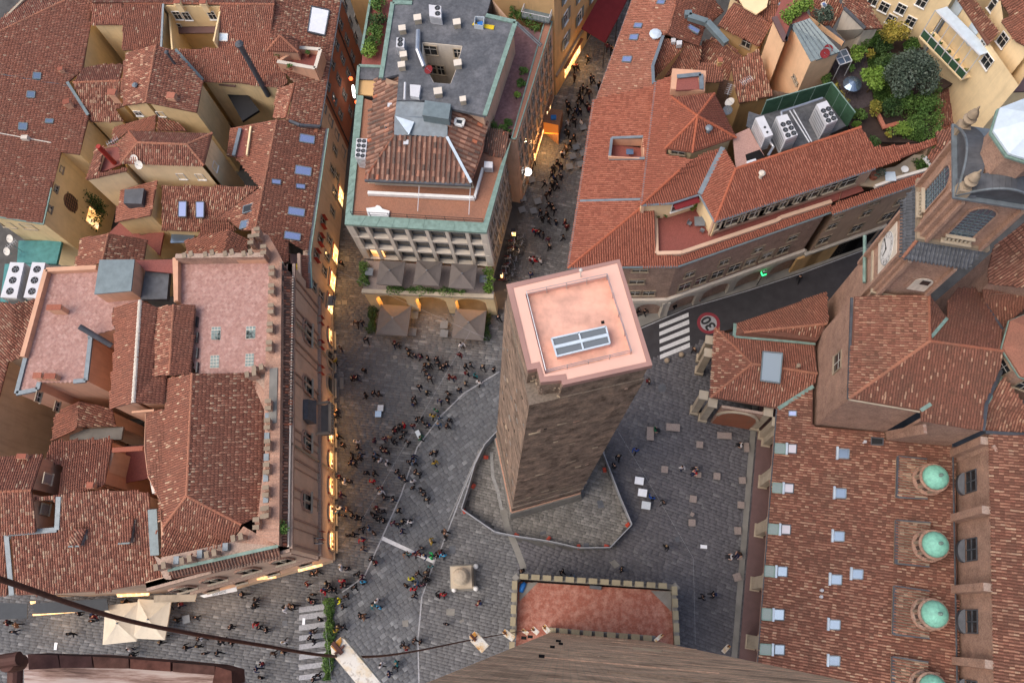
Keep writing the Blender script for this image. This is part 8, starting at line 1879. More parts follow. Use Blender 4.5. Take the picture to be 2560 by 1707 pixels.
a, b=hallp.at(g(0,-20,1112)), hallp.at(g(0,430,1195));seg('cable_tray', hall, [a+Ve((0,0,.1)), b+Ve((0,0,.1))], .1, .1, 'palewall');seg('ridge_line', hall, [hallp.at(g(0,-20,618))+Ve((0,0,.02)), hallp.at(g(0,590,722))+Ve((0,0,.02))], .12, .1, 'lead_dark')
p=hallp.at(g(0,225,1165));m=MB();m.box((p.x,p.y,p.z),.8,.5,.6);m.build('vent_box', M['palewall'], hall);chimney(hall, hallp.at(g(0,595,895)), .7, .6, .9, .3);chimney(hall, hallp.at(g(0,530,605)), .5, .4, .5, .3)
nh_=outward(hallp.at(g(0,510,1270)), hallp.at(g(10,362,470)), Ve((0,20,0)));hw=Plane(hallp.at(g(10,430,170))-nh_*.25, nh_)
ov=hw.at(g(10,590,290));m=MB();n=20;m.prism([Ve((1.05*math.cos(2*math.pi*i/n),0,1.5*math.sin(2*math.pi*i/n))) for i in range(n)], (0,.06,0));o=link('oval_window', m.mesh('oval_window', M['wood']), hall, wallM(ov, nh_));m=MB()
for i in range(5): m.box((-.8+.4*i,.08,-1.2),.05,.05,2.4)
for i in range(6): m.box((0,.085,-1.0+.4*i),1.9,.05,.05)
child('window_grid', m.mesh('window_grid', M['black']), o)
p=hw.at(g(10,768,410));m=MB();m.box((0,.04,-1.6),2.0,.08,2.6);link('lit_doorway', m.mesh('lit_doorway', M['lamp_soft']), hall, wallM(p, nh_))
for rc, x, y in ((10,465,175),(10,415,345),(10,510,15)): window(hall, hw.at(g(rc,x,y)), nh_, .7, .5, 'dark')
n2_=outward(hallp.at(g(10,362,470)), hallp.at(g(10,0,410)), Ve());hw2=Plane(hallp.at(g(10,200,440))-n2_*.25, n2_)
for x, y in ((60,470),(235,485)): window(hall, hw2.at(g(10,x,y)), n2_, 1.5, 1.2, 'red')
hedge('courtyard_creeper', 'dark green climbing plant in the yellow courtyard', 'creeper', [P(g(10,850,300),4), P(g(10,850,400),3), P(g(10,740,560),3)], 1.6, 3.2, 1500, 'leaf_dark', .13)
rowp=pl(P(g(0,1690,680),12.4), P(g(0,2190,720),12.4), .27, 1)
row=H('courtyard_house', 'long tiled house row with a yellow walled courtyard cut into its roof', 'yellow', [(0,"1030 30,1358 35,1345 412,1020 420",rowp),(0,"1838 40,2290 38,2258 310,2370 590,2400 690,2355 725,2190 718,1990 690,1690 680,1450 420,1815 405",rowp),(0,"770 25,1022 25,1025 207,760 207",rowp),(0,"765 -30 14,2290 -30 14,2290 32 15,1030 22 15,765 20 15")])
ct=[rowp.at(g(0,*q)) for q in ((1362,40),(1838,42),(1815,402),(1430,408))]
for a, b, k in ((0,1,.0),(1,2,0),(3,0,0)):
 m=MB();m.bar(Ve((*ct[a].xy,6)), Ve((*ct[b].xy,6)), .2, 2*(ct[a].z-6)-.3);m.build('courtyard_wall', M['yellow'], row)
nC=outward(ct[0], ct[1], Ve());cp=Plane(ct[0]+nC*.12, nC)
for x, y in ((1480,130),(1560,135),(1770,130),(1490,230)): window(row, cp.at(g(0,x,y)), nC, .9, 1.4, 'white')
seg('balcony', row, [cp.at(g(0,1440,230))+nC*.5, cp.at(g(0,1815,225))+nC*.5], 1.0, .2, 'brownsheet');seg('flashing', row, [P(g(0,1362,35),rowp.at(g(0,1362,35)).z+.1), P(g(0,1345,400),rowp.at(g(0,1345,400)).z+.1)], .25, .15, 'lead');seg('flashing', row, [rowp.at(g(0,1460,425))+Ve((0,0,.15)), rowp.at(g(0,1690,680))+Ve((0,0,.15))], .6, .1, 'zinc');ridge(row, rowp.at(g(0,1030,28)), rowp.at(g(0,2290,38)))
skylight(row, [rowp.at(g(0,*q)) for q in ((1838,285),(1903,288),(1900,348),(1835,345))], 'offwhite', 'pale_metal');aerial('small aerial above the yellow courtyard', P(g(0,1620,60),14.5), 1.6, 5, .2)
for i, (x, y) in enumerate(((1505,65),(1718,68))): chimney(row, P(g(0,x,y),rowp.at(g(0,x,y)).z), .7, .45, .8, 0, 'cream')
p=rowp.at(g(0,2190,715));tp=P(g(0,2040,465), p.z+7.5);m=MB();m.tube([p-Ve((0,0,2)), Ve((p.x,p.y,tp.z))], .33, 10);m.lathe([(.5,.0),(.5,.25),(.2,.5)], Ve((p.x,p.y,tp.z)), 10);tag(m.build('tall_flue', M['lead_dark']), 'tall dark metal chimney pipe rising from the yellow courtyard wall', 'chimney')
S('courtyard_canopy','small ribbed brown metal roof over the dark courtyard','canopy',0,11.6,"1838 615,1985 612,1960 725,1825 710",.12,'brownsheet');S('tall_dark_screen','tall black louvred screen standing in the courtyard','screen',0,9.5,"1860 725,2010 720,2160 920,2020 1010",.4,'fan_black')
gh=H('gable_house', 'yellow gabled house with worn ridge tiles and chimneys, centre of the left block', 'yellow', [(0,"1300 380 16,1450 420 15.2,1690 680 14.1,1640 940 14.1,1420 895 14.9,1215 855 15.8"),(0,"1300 380 16,1215 855 15.8,1035 880 14.8,1000 745 14.8,1020 640 14.9,1050 440 15"),(0,"610 690 14.2,700 570 13.2,860 540 13.2,1030 540 13.6,1000 672 14.6"),(0,"610 695 14.2,1000 678 14.6,1000 745 14.2,1035 885 13.2,960 905 13,1030 1010 12.4,750 1015 12.4,740 970 12.5")])
ridge(gh, P(g(0,1300,380),16), P(g(0,1215,855),15.8));ridge(gh, P(g(0,612,690),14.2), P(g(0,1000,675),14.6));a, b=P(g(0,1035,880),14.8), P(g(0,1640,940),14.1);nG=outward(a,b,Ve());gp=Plane(a-nG*.25, nG)
for x, y in ((1155,945),(1340,950)): window(gh, gp.at(g(0,x,y)), nG, .8, .9, 'white')
chimney(gh, P(g(0,1455,840),14.6), .9, .7, .8, -.1);chimney(gh, P(g(0,975,820),14.2), .9, .7, 1.0, -.1);skylight(gh, [P(g(0,*q),15.3) for q in ((1210,430),(1282,428),(1275,498),(1203,500))], 'lead', 'pale_metal');flue(gh, P(g(0,1460,540),15.0), 2.2, .16);flue(gh, P(g(0,1140,730),15.3), .4, .2, 'lead')
m=MB();m.prism([P(g(0,*q),15.25) for q in ((1005,750),(1175,740),(1160,850),(1040,870))], (0,0,-.1));
H('low_house', 'pair of small tiled roofs tucked under the yellow gable wall', 'yellow', [(0,"950 1060 11.5,1300 960 12.8,1290 1092 12.4,1070 1095 11.8,930 1200 11"),(0,"1320 980 12.8,1500 1030 11.9,1560 1092 11.5,1310 1092 12.3")])
hh=H('hip_roof_house', 'yellow house with hipped roof, white windows and a cut-in terrace with red flue', 'cream', [(0,"1010 1360 15.6,1700 1380 15.6,1560 1205 16.5,1150 1190 16.5"),(0,"1075 1095 15.6,1770 1112 15.6,1560 1205 16.5,1150 1190 16.5"),(0,"1770 1112 15.6,1700 1380 15.6,1560 1205 16.5"),(0,"1075 1095 15.6,1150 1190 16.5,1010 1360 15.6,985 1190 15.4"),(0,"800 1230 15.1,870 1225 15.2,815 1450 14.8,720 1495 14.5"),(0,"720 1500 14.5,815 1450 14.8,1050 1400 15.1,1060 1425 15.0")])
for a, b in (((1150,1190),(1560,1205)),): ridge(hh, P(g(0,*a),16.5), P(g(0,*b),16.5))
for c_, e_ in (((1150,1190),(1075,1095)),((1150,1190),(1010,1360)),((1560,1205),(1770,1112)),((1560,1205),(1700,1380))): ridge(hh, P(g(0,*c_),16.5), P(g(0,*e_),15.6))
flat(hh, L(0,14.2,"870 1230,985 1190,1010 1370,820 1450"), 'red_floor', name='terrace');walls(hh, L(0,14.6,"720 1500,1060 1425,1010 1190,800 1230"), 0, 'cream', .1)
a, b=P(g(0,1010,1360),15.6), P(g(0,1700,1380),15.6);nHh=outward(a,b,Ve());hp1=Plane(a-nHh*.25, nHh)
for x, y in ((1515,68),(1672,72)): window(hh, hp1.at(g(10,x,y)), nHh, .85, 1.2, 'white')
b2=P(g(0,1770,1112),15.6);n3_=outward(b,b2,Ve((0,20,0)));window(hh, Plane(b-n3_*.25,n3_).at(g(0,1790,1390)), n3_, .8, 1.2, 'white')
p=P(g(0,955,1360),14.3);m=MB();m.tube([p, p+Ve((0,0,3.6))], .28, 10);tag(m.build('red_flue', M['red_shutter']), 'bright red flue pipe standing in the cut-in terrace', 'flue pipe');aerial('white aerial at the top of the red flue pipe', P(g(0,1040,1290),14.8), 3, 6, .6)
for i, (x, y) in enumerate(((1140,1345),(1180,1395))): dish(('upper','lower')[i]+' pale round dish on the front of the hipped roof', P(g(0,x,y),15.3), .5, (-.1,-.5,.8))
H('dormer_house', 'narrow yellow house with a tiled roof and dark box dormer', 'yellow', [(10,"1010 185 11.2,1312 105 12.6,1255 395 12.4,1020 440 11.4,960 455 11")]);S('box_dormer','dark grey sheet metal box dormer on the narrow tiled roof','dormer',10,13.0,"1040 178,1200 170,1180 300,1030 295",1.6,'lead_dark')
sk2=H('two_window_house', 'low tiled roof with two tall blue roof windows side by side', 'yellow', [(10,"1350 150 12.1,2160 158 12.4,1800 430 11.2,1640 530 10.6,1350 515 10.6")])
for s in ("1495 285,1560 285,1556 412,1492 412","1638 288,1706 288,1704 418,1640 418"): skylight(sk2, L(10,11.75,s), 'lead_dark', 'sky_glass', .2)
H('small_hip_house', 'cluster of small hipped tiles beside the crenellated wall', 'cream', [(10,"1710 435 12.2,1890 440 12.2,1975 515 11.6,1640 590 11.2"),(10,"1545 600 11.6,1910 515 13,1860 735 12.6,1560 735 11.4"),(10,"1910 515 13,2080 600 12,2040 735 12,1860 735 12.6")]);S('glass_roof','small blue green glass roof between the tiled houses','glass roof',10,9,"1430 545,1640 520,1600 620,1420 625",.15,'glass_blue')
gb=H('small_gable_house', 'small gabled tiled roof in front of the courtyard terrace', 'yellow', [(10,"680 585 10.8,905 546 12,850 790 12,620 840 10.5"),(10,"905 546 12,1228 600 10.6,1195 790 10.6,850 790 12")]);ridge(gb, P(g(10,905,546),12), P(g(10,850,790),12));S('paved_terrace','reddish paved courtyard terrace among yellow walls','terrace',10,7.5,"910 540,1000 450,1180 560,1370 510,1330 730,1180 600,930 560",.3,'red_floor')
S('teal_flat_roof','teal green flat roof with aerials at the left edge','flat roof',10,8,"155 605,515 605,470 800,140 790",.4,'teal');aerial('white aerial standing on the teal green flat roof', P(g(10,190,700),8), 2.4, 6, .8);S('teal_roof_strip','teal green roof strip under the two large white fan units','flat roof',10,10,"40 800,380 800,330 1115,0 1115",.4,'teal')
for i, s in enumerate(([(85,785),(202,790),(138,1085),(2,1078)],[(268,785),(378,790),(312,1085),(196,1080)])): unit_box('air_conditioner',('left','right')[i]+' one of two large white units with three big fans at the left edge',10,s,12.6,1.6,[(.5,.18,.42),(.5,.49,.42),(.5,.8,.42)],'large white fan units')
for i, (x, y) in enumerate(((110,605),(85,710))): dish(('upper','lower')[i]+' white dish beside the teal green roof', P(g(10,x,y),9), .5, (-.2,-.4,.8))
# second pink terrace with stair box
zt2=16.4;tt=thing('terrace_house', 'salmon walled house with a pink tiled roof terrace and a grey topped stair box', 'house', P(g(10,600,1200),0))
t2=L(10,zt2,"415 870,830 850,960 1000,1200 1090,960 1340,750 1400")+L(20,zt2,"762 50,722 405,620 415,335 420,320 480,145 515,220 220");tile_floor(flat(tt, t2, 'pink_floor', name='terrace'), t2, zt2, .34);walls(tt, t2, 0, 'peach', .0);seg('parapet', tt, [p+Ve((0,0,.35)) for p in (t2[12],t2[0],t2[1])], .5, .8, 'peach');seg('coping', tt, [p+Ve((0,0,.1)) for p in (t2[5],t2[6],t2[7],t2[8])], .45, .25, 'lead');seg('coping', tt, [p+Ve((0,0,.1)) for p in (t2[9],t2[10],t2[11],t2[12])], .45, .25, 'lead')
st_=L(10,18.9,"830 765,1122 762,1092 1025,785 1052");flat(tt, st_, 'zinc', name='stair_roof', th=.15);m=MB();m.prism([p.lerp(sum(st_,Ve())/4,.03)-Ve((0,0,.2)) for p in st_], (0,0,-3));m.build('stair_box', M['peach'], tt);S('dark_glass_roof','dark glazed roof beside the grey stair box','glass roof',10,16.8,"1212 858,1412 855,1392 1092,1172 1095",.6,'lead_dark');flat(tt, L(10,17.4,"1125 768,1475 762,1470 880,1210 855"), 'red_floor', name='upper_terrace');seg('parapet', tt, L(10,17.7,"1478 765,1490 1130"), .5, 1.2, 'peach')
dish('dark red dish on the corner of the grey stair box', P(g(10,910,1040),17.5), .55, (-.3,-.4,.8), 'red_cloth');chimney(tt, P(g(10,520,1205),zt2), 1.5, .5, 1.3, 0);chimney(tt, P(g(20,360,385),zt2), .8, .5, .8, 0);chimney(tt, P(g(20,465,390),zt2), 1.1, .5, .8, 0);m=MB();a=P(g(10,660,1320),zt2+1.9);m.tube([a, P(g(10,930,1480),zt2-.5)], .3, 10);tag(m.build('duct_pipe', M['lead_dark']), 'big dark slanting pipe at the edge of the pink terrace', 'pipe')
nT=outward(t2[9], t2[10], Ve());
for x, y in ((315,540),(470,620)): window(tt, Plane(t2[10]-nT*.0,nT).at(g(20,x,y)), nT, .9, .7, 'dark')
mr_=H('mid_roof', 'tiled roofs with a rendered ridge between the two pink terraces', 'peach', [(10,"1165 1105 19,940 1165 18.2,930 1290 18.2,960 1340 18.1,950 1568 17.8,910 2005 17.5,1112 1955 18.7"),(10,"1170 1105 19,1310 1160 18.4,1285 1740 18,1390 1735 17.8,1372 1965 17.6,1112 1955 18.7"),(10,"1450 1138 19,1625 1140 18.4,1592 1720 18.2,1412 1725 18.8"),(10,"1310 1160 18.3,1450 1138 19,1412 1725 18.8,1283 1730 18.1")]);ridge(mr_, P(g(10,1168,1105),19), P(g(10,1112,1955),18.7), 'palewall', .22);ridge(mr_, P(g(10,1448,1140),19), P(g(10,1412,1725),18.8))
for y in (1280,1410,1540,1660): a=P(g(10,1632,y),17.9);m=MB();m.box((a.x+.1,a.y,16.6),.15,1.1,1.3,.06);m.build('attic_window', M['dark_glass'], mr_)
# houses below the palace
bp_=pl(P(g(30,140,835),13.2), P(g(30,1385,700),13.2), .27, 1)
fh=H('front_house', 'long house with old tiles and two small dormers above the lit street shops', 'tanwall', [(30,"-5 25,490 10,870 -35,1160 -30,1245 -10,1250 330,1285 510,1370 690,1385 700,880 800,140 835,90 330,330 290,495 290,455 45",bp_)])
for s, c_ in (("645 290,742 282,705 425,610 428",30),("1045 215,1135 205,1118 400,1020 405",30)):
 q=[bp_.at(g(c_,*map(float,v.split())))+Ve((0,0,.9)) for v in s.split(',')];q[0].z -= .4;q[1].z -= .4;dm=thing('dormer', ('left' if '645' in s else 'right')+' small tiled dormer on the long roof above the shops', 'dormer', q[0]);roof(dm, q, 'tile_old');walls(dm, q, q[0].z-2.2, 'lead', .05, -.1);m=MB();m.bar(q[2]+Ve((0,0,-.1)), q[3]+Ve((0,0,-.1)), .3, .15);m.build('gutter', M['zinc'], dm)
seg('valley', fh, [bp_.at(g(30,1290,120))+Ve((0,0,.3)), bp_.at(g(30,1310,500))+Ve((0,0,.3))], .9, .5, 'zinc');seg('flashing', fh, [bp_.at(g(30,495,15))+Ve((0,0,.12)), bp_.at(g(30,480,290))+Ve((0,0,.12)), bp_.at(g(30,60,325))+Ve((0,0,.12)), bp_.at(g(30,105,835))+Ve((0,0,.12))], .5, .12, 'lead')
lb=H('rear_tiled_house', 'old house roof with a lead valley in the lower left block', 'peach', [(20,"430 912 12.8,938 890 12.8,870 1272 14.4,480 1388 14.3,525 1112 13.4,370 1082 13"),]);chimney(lb, P(g(20,800,1290),14.2), .6, .5, .9, 0)
lc=H('upper_left_house', 'taller house with two red shuttered windows at the left edge', 'peach', [(20,"-80 1050 15.6,358 1022 15.6,262 1318 16.6,-80 1335 16.6"),(20,"-80 1340 16.6,262 1320 16.6,300 1660 15.5,-80 1700 15.5")]);ridge(lc, P(g(20,-80,1335),16.6), P(g(20,262,1318),16.6));chimney(lc, P(g(20,215,1045),15.6), .9, .4, .5, 0)
for rc, x, y, z in ((20,395,1222,15.0),(30,375,118,14.2)): p=P(g(rc,x,y),z);window(lc, p, Ve((1,0,0)), .9, 1.3, 'redshut_shut')
H('edge_house', 'narrow strip of a reddish tiled house at the left edge above the shops', 'tanwall', [(30,"-90 335 13.5,35 330 13.5,62 832 12.6,-90 840 12.6")])
H('courtyard_roofs', 'pair of small dark tiled roofs below the salmon terrace house', 'pinkwall', [(20,"660 575 11.3,460 680 10.5,430 905 10.4,600 830 10.8,645 790 11.2"),(20,"665 575 11.3,935 640 10.6,965 785 10.2,650 790 11.2")]);S('grid_glass_roof','grey gridded glass roof in the lower left courtyard','glass roof',20,9.5,"585 815,1028 790,1012 895,580 895",.3,'greystone')
pc=thing('pink_courtyard','small pink walled courtyard terrace beside the palace roof','courtyard',P(g(20,1050,1100),0));flat(pc, L(20,9.5,"950 960,1230 940,1240 1220,870 1290"), 'red_floor', name='floor');m=MB();a, b=P(g(20,940,985),13), P(g(20,870,1290),13);m.bar(a-Ve((0,0,3)), b-Ve((0,0,3)), .3, 6);m.build('wall', M['pinkwall'], pc);seg('wall_coping', pc, L(20,13.2,"940 985,1195 970"), .5, .3, 'tile_new');S('pale_roof_box','pale pink box on the edge of the palace roof','box',20,15.5,"1250 1240,1320 1230,1338 1325,1270 1345",1.2,'offwhite')
le=H('olive_house', 'plain olive grey house wall with low tiled roof at the left edge', 'tanwall', [(10,"-90 1100 13,110 1135 13.6,295 1095 13,190 1570 13,70 1615 12.8,-60 2110 12.8,-170 2520 12.8,-300 2500 13,-200 1900 13")]);[o for o in le.children if o.name[:4]=='wall'][0].data.materials[0]=plaster('wall_olive', (.46,.38,.26))
# ---------------------------------------------------------------- shops and awnings of the lower street
nB_=outward(P(g(30,140,835),13), P(g(30,1385,700),13), Ve());
for l, z, s, mt in (('dark grey shop awning at the left edge of the lower street',3.4,"-60 895,230 905,225 1025,-60 1035",'grey_canvas'),('long dark grey shop awning left of the cream umbrellas',3.4,"285 915,900 955,890 915,880 870,380 905,290 985",'grey_canvas'),('pale olive awning behind the right cream umbrella',3.6,"1282 835,1640 825,1625 885,1282 893",'sandstone_light')):
 q=L(30,z,s);t=thing('shop_awning', l, 'awning', Ve((*q[0].xy,0)), 'awnings in the lower street');
 if mt=='grey_canvas' and '285' in s: q=L(30,z,"270 905,890 860,905 958,285 990")
 m=MB();m.prism(q, (0,0,-.08));m.build('canopy', M[mt], t);m=MB();m.bar(q[2]-Ve((0,0,.12)), q[3]-Ve((0,0,.12)), .04, .25);m.build('valance', M[mt], t)
q=L(30,3.6,"1665 838,1970 765,1978 800,1700 855");t=thing('shop_awning', 'white shop awning with dark lettering at the palace corner', 'awning', Ve((*q[0].xy,0)));m=MB();m.prism(q, (0,0,-.06));m.build('canopy', M['white'], t);d=(q[1]-q[0]);a_=math.atan2(d.y,d.x);c=sum(q,Ve())/4;child('lettering', text_mesh('Borsetti', .48, 'plastic_grey'), t, Matrix.Translation(c-t.location+Ve((0,0,.012))) @ Matrix.Rotation(a_,4,'Z'))
for l, rc, s, z in (('long glowing shop front lamp strip at the palace corner',31,"415 615,615 570,618 590,420 640",3.4),('gold glowing shop lettering strip under the palace',31,"70 685,225 665,230 690,75 708",3.2),('cream glowing shop front behind the umbrellas',30,"970 825,1240 815,1235 838,980 850",3.2),('small orange lit lantern between the grey awnings',30,"250 885,285 882,282 905,255 910",3.4),('warm strip light under the long grey awning',30,"270 992,610 965,612 978,275 1005",2.6)):
 q=L(rc,z,s);m=MB();m.prism(q,(0,0,-.3));o=tag(m.build('shop_light', M['lamp_dim']), l, 'light', 'shop lights of the lower street');c=sum(q,Ve())/4
 li=bpy.data.lights.new('shop_lamp','POINT');li.energy=40;li.color=(1,.62,.3);li.shadow_soft_size=.4;lo_=bpy.data.objects.new('shop_lamp', li);C.objects.link(lo_);lo_.parent=o;lo_.location=c+Ve((.2,-1.2,-.8))
for x, e in ((1680,60),(1900,50),(430,45),(760,20)): p=P(g(30,x,905 if x > 1000 else 1010),2.4);li=bpy.data.lights.new('shop_lamp','POINT');li.energy=e;li.color=(1,.6,.28);li.shadow_soft_size=.4;lo_=bpy.data.objects.new('shop_lamp', li);C.objects.link(lo_);lo_.location=p
cu=umbrella_proto(3.9, 2.5, 'cream_canvas', 'left cream square umbrella crossed by the cable in the lower street');cu['group']='cream umbrellas in the lower street'
for i, (x, y, r_) in enumerate(((992,1068,.12),(1248,1035,-.02))):
 t=cu if i==0 else copy_tree(cu);p=P(g(30,x,y),2.9);t.location=(p.x,p.y,.04);t.rotation_euler=(0,0,r_);t.scale=(.98,1.06,1)
 if i: t['label']='right cream square umbrella crossed by the cable in the lower street'
hedge('street_hedge', 'long narrow dark green hedge beside the worn zebra crossing', 'hedge', [P(g(31,685,860),.05), P(g(31,690,1200),.05), P(g(31,668,1540),.05)], 1.0, 1.2, 3000, 'leaf', .1)
# ---------------------------------------------------------------- things standing on the square
bf=thing('barrier_fence', 'grey solid hoarding fence round the foot of the leaning tower', 'fence', P((1180,1270),0))
def fence(pts, h=1.75):
 for a, b in zip(pts, pts[1:]):
  n=max(1, round((b-a).length/2.1))
  for i in range(n):
   p, q=a.lerp(b,(i+.01)/n), a.lerp(b,(i+.99)/n);m=MB();m.bar(p+Ve((0,0,.06+h/2)), q+Ve((0,0,.06+h/2)), .09, h);m.build('panel', M['barrier'], bf)
fence([P(g(21,*q),0) for q in ((2085,852),(1985,960),(1905,1125),(1845,1330),(1795,1488))]+[P(g(32,*q),0) for q in ((0,318),(165,352),(440,393),(690,450),(945,447),(1125,258))]+[P(g(22,*q),0) for q in ((1030,1390),(930,1130),(885,1015))])
for i, (rc, x, y) in enumerate(((21,1985,1045),(21,1880,1285),(31,1805,135),(32,172,340),(32,440,365),(32,692,432),(32,922,428),(32,1098,248),(22,905,1150),(31,2240,335))):
 p=P(g(rc,x,y),.06);m=MB();m.box(tuple(p),.55,.38,.22,i);m.box((p.x,p.y,p.z+.22),.2,.2,.5,i);tag(m.build('orange_block', M['orange']), ('upper left','left','lower left corner','first lower','second lower','third lower','fourth lower','lower right corner','right','bottom left')[i]+' orange plastic block along the inside of the grey hoarding fence', 'block', 'orange feet along the hoarding fence')
sp_=thing('statue_base', 'square stone plinth with a weathered rounded monument on top', 'monument', P(g(31,1800,690),0));c=P(g(31,1795,690),0);az=.08
for s, z, h, mt in ((2.9,.05,.25,'greystone'),(2.45,.3,.35,'sandstone_light'),(2.1,.65,1.2,'stone'),(2.35,1.85,.2,'sandstone_light')): m=MB();m.box((c.x,c.y,z),s,s,h,az);m.build('plinth_step', M[mt], sp_)
m=MB();m.lathe([(.95,2.05),(.98,2.3),(.85,2.4),(.8,2.9),(.88,3.05),(.7,3.3),(.35,3.5),(.1,3.55)], c, 16);o=m.build('monument', M['sandstone_light'], sp_)
for i, (x, y) in enumerate(((1905,598),(1905,780),(1725,790))): p=P(g(31,x,y),.06);m=MB();m.lathe([(.2,0),(.22,.25),(.15,.4),(.26,.55),(.3,.7),(.22,.9),(.05,.98)], p, 12);tag(m.build('bollard', M['white'], None, True), ('upper right','lower right','lower left')[i]+' white ball bollard at a corner of the stone plinth', 'bollard', 'white bollards round the plinth')
for i, (rc, x, y) in enumerate(((22,1425,240),(22,1545,192))): p=P(g(rc,x,y),.04);m=MB();m.lathe([(.3,0),(.34,.25),(.25,.48),(.05,.58)], p, 12);tag(m.build('bollard', M['stone'], None, True), ('left','right')[i]+' round stone bollard by the zebra crossing on the dark road', 'bollard', 'stone bollards by the crossing')
seats=[(22,1288,845,1.5,2.9,-.06),(22,1477,793,2.9,1.6,-.08),(22,1905,862,3.0,1.4,-.05),(22,1700,937,1.4,1.4,-.1),(22,1407,1143,1.4,1.4,-.1),(22,1843,1200,1.4,1.4,-.1),(22,2055,1235,1.4,1.4,0),(22,1645,1390,1.4,1.4,-.15),(22,2043,1440,1.4,1.4,-.1),(22,1690,1188,1.1,1.1,-.1),(22,2090,960,1.1,2.0,0),(32,1635,230,1.4,1.4,-.05),(32,1637,160,.75,.75,-.5),(32,2017,297,1.4,1.5,0),(32,2012,683,1.5,1.5,.3),(32,2032,515,1.1,1.1,0)]
sl='long stone bench with a man sitting on it|wide stone bench near the pavilion arch|wide worn stone bench by the pavilion wall|square stone seat below the wide benches|square stone seat nearest the pale box tables|square stone seat in the middle of the right row|square stone seat by the church step, upper|square stone seat right of the blue clad vendor|square stone seat by the church step, middle|square stone seat with a person in red on it|stone seat under the person in patterned jacket|square stone seat next to the tiny stone block|tiny tilted stone block on the dark paving|square stone seat by the third church pier|tilted square stone seat, lowest by the church step|small stone seat with a seated couple by the church'.split('|')
for (rc, x, y, w_, l_, a), lb_ in zip(seats, sl):
 p=P(g(rc,x,y),.5);t=thing('stone_seat', lb_, 'stone seat', Ve((p.x,p.y,.05)), 'stone seats on the dark paving');m=MB();m.box((p.x,p.y,.05),w_*.48,l_*.48,.35,a);m.build('base', M['greystone'], t);m=MB();m.box((p.x,p.y,.4),w_*.54,l_*.54,.12,a);m.build('slab', M['grey_wood'], t)
def stall(nm, lb_, rc, x, y, w_, l_, h, mt, a=-.15):
 p=P(g(rc,x,y),h);t=thing(nm, lb_, 'table', Ve((p.x,p.y,.05)));m=MB();m.box((p.x,p.y,h-.1),w_,l_,.1,a);m.build('top', M[mt], t);m=MB();m.box((p.x,p.y,.05),w_*.9,l_*.9,h-.2,a);m.build('body', M['greystone'], t)
stall('box_table','upper of two white covered box tables beside the tower apron',22,1195,1238,1.0,.85,.9,'cover_white');stall('box_table','lower of two white covered box tables beside the tower apron',22,1222,1338,1.0,.85,.9,'cover_white');stall('box_table','teal grey box table below the two white ones',22,1252,1443,1.0,.85,.8,'silver');stall('vendor_table','white vendor table standing alone on the left of the square',21,1104,632,.7,.75,.8,'silver',0);stall('vendor_table','dark teal vendor trolley below the lone white table',21,1085,682,.75,.75,.8,'glass_blue',0);stall('vendor_table','pale tilted vendor table in the middle of the crowd',21,1420,850,.5,.95,.8,'silver',.5)
for lb_, rc, s in (('white folded sheet lying on the dark paving',32,"1705 412,1760 418,1760 448,1705 442"),('small pale blue sheet by the pavement edge in the lower street',30,"455 1228,480 1230,470 1290,448 1288"),('white blue sheet lying on the worn zebra crossing',31,"455 1025,478 1025,474 1080,450 1080")): S('flat_sheet',lb_,'sheet',rc,.1,s,.03,'cover_white')
st_l='grey cafe table in the crowded street'
for i, (rc, x, y) in enumerate(((2,667,1250),(2,640,1327),(2,613,1412),(2,705,1392),(2,725,1085),(2,728,1300),(12,220,368),(12,315,378),(12,350,298),(12,225,275),(12,300,120),(30,1575,1035))):
 small_table((['grey cafe table along the terracotta roofed building, '+o_ for o_ in ('second from the top','fourth from the top','lowest left','lowest right','topmost','third from the top')]+['square grey table under the side of the grey building, '+o_ for o_ in ('lower left','lower right','middle right','middle left','topmost')]+['grey folding table beside the right cream umbrella'])[i], P(g(rc,x,y),.05), 0.85, 'plastic_grey', rz=.3, group='grey cafe tables')
def sig(lb_, rc, x, y, z, lit):
 p=P(g(rc,x,y),z);t=thing('traffic_signal', lb_, 'traffic light', Ve((p.x,p.y,.1)));m=MB();m.tube([(p.x,p.y,.1),(p.x,p.y,z)], .06, 6);m.build('pole', M['black'], t);m=MB();m.box((p.x,p.y,z-.1),.45,.4,1.0,.3);m.build('housing', M['black'], t);m=MB();m.box((p.x,p.y-.02,z+.25),.5,.45,.35,.3);m.build('lens', M[lit], t);m=MB();m.box((p.x,p.y,z+.92),.4,.1,.02);m.build('cap', M['white'], t)
sig('glowing green traffic light in front of the arcade arches', 12, 2225, 890, 3.4, 'lamp_green');sig('dark traffic signal with white symbols near the arcade pier', 12, 1470, 1050, 3.2, 'silver');sig('single grey traffic signal left of the white symbol signal', 12, 1372, 1085, 3.0, 'plastic_grey')
for lb_, z, pts in (('thin overhead wire crossing the left of the square', 9, ((21,1850,0),(1500,0,0),(21,950,1568))),('thin overhead wire from the leaning tower to the right of the dark paving', 6, ((22,1020,830),(22,1220,1160),(32,1645,525))),('thin overhead wire dropping towards the tall tower over the dark paving', 6, ((32,1645,525),(32,1655,900),(32,1662,1240))),('thin wire running beside the street hedge', 7, ((31,590,720),(31,640,1060),(31,700,1560))),('thin wire from the arcade corner across the square', 8, ((11,750,860),(11,1330,1130),(11,1990,1420)))):
 q=[P(g(*p) if p[0] < 100 else p, z) for p in pts if p[0] < 100];m=MB();m.tube(q, .011, 4);tag(m.build('overhead_wire', M['paint_grey']), lb_, 'wire', 'overhead wires')
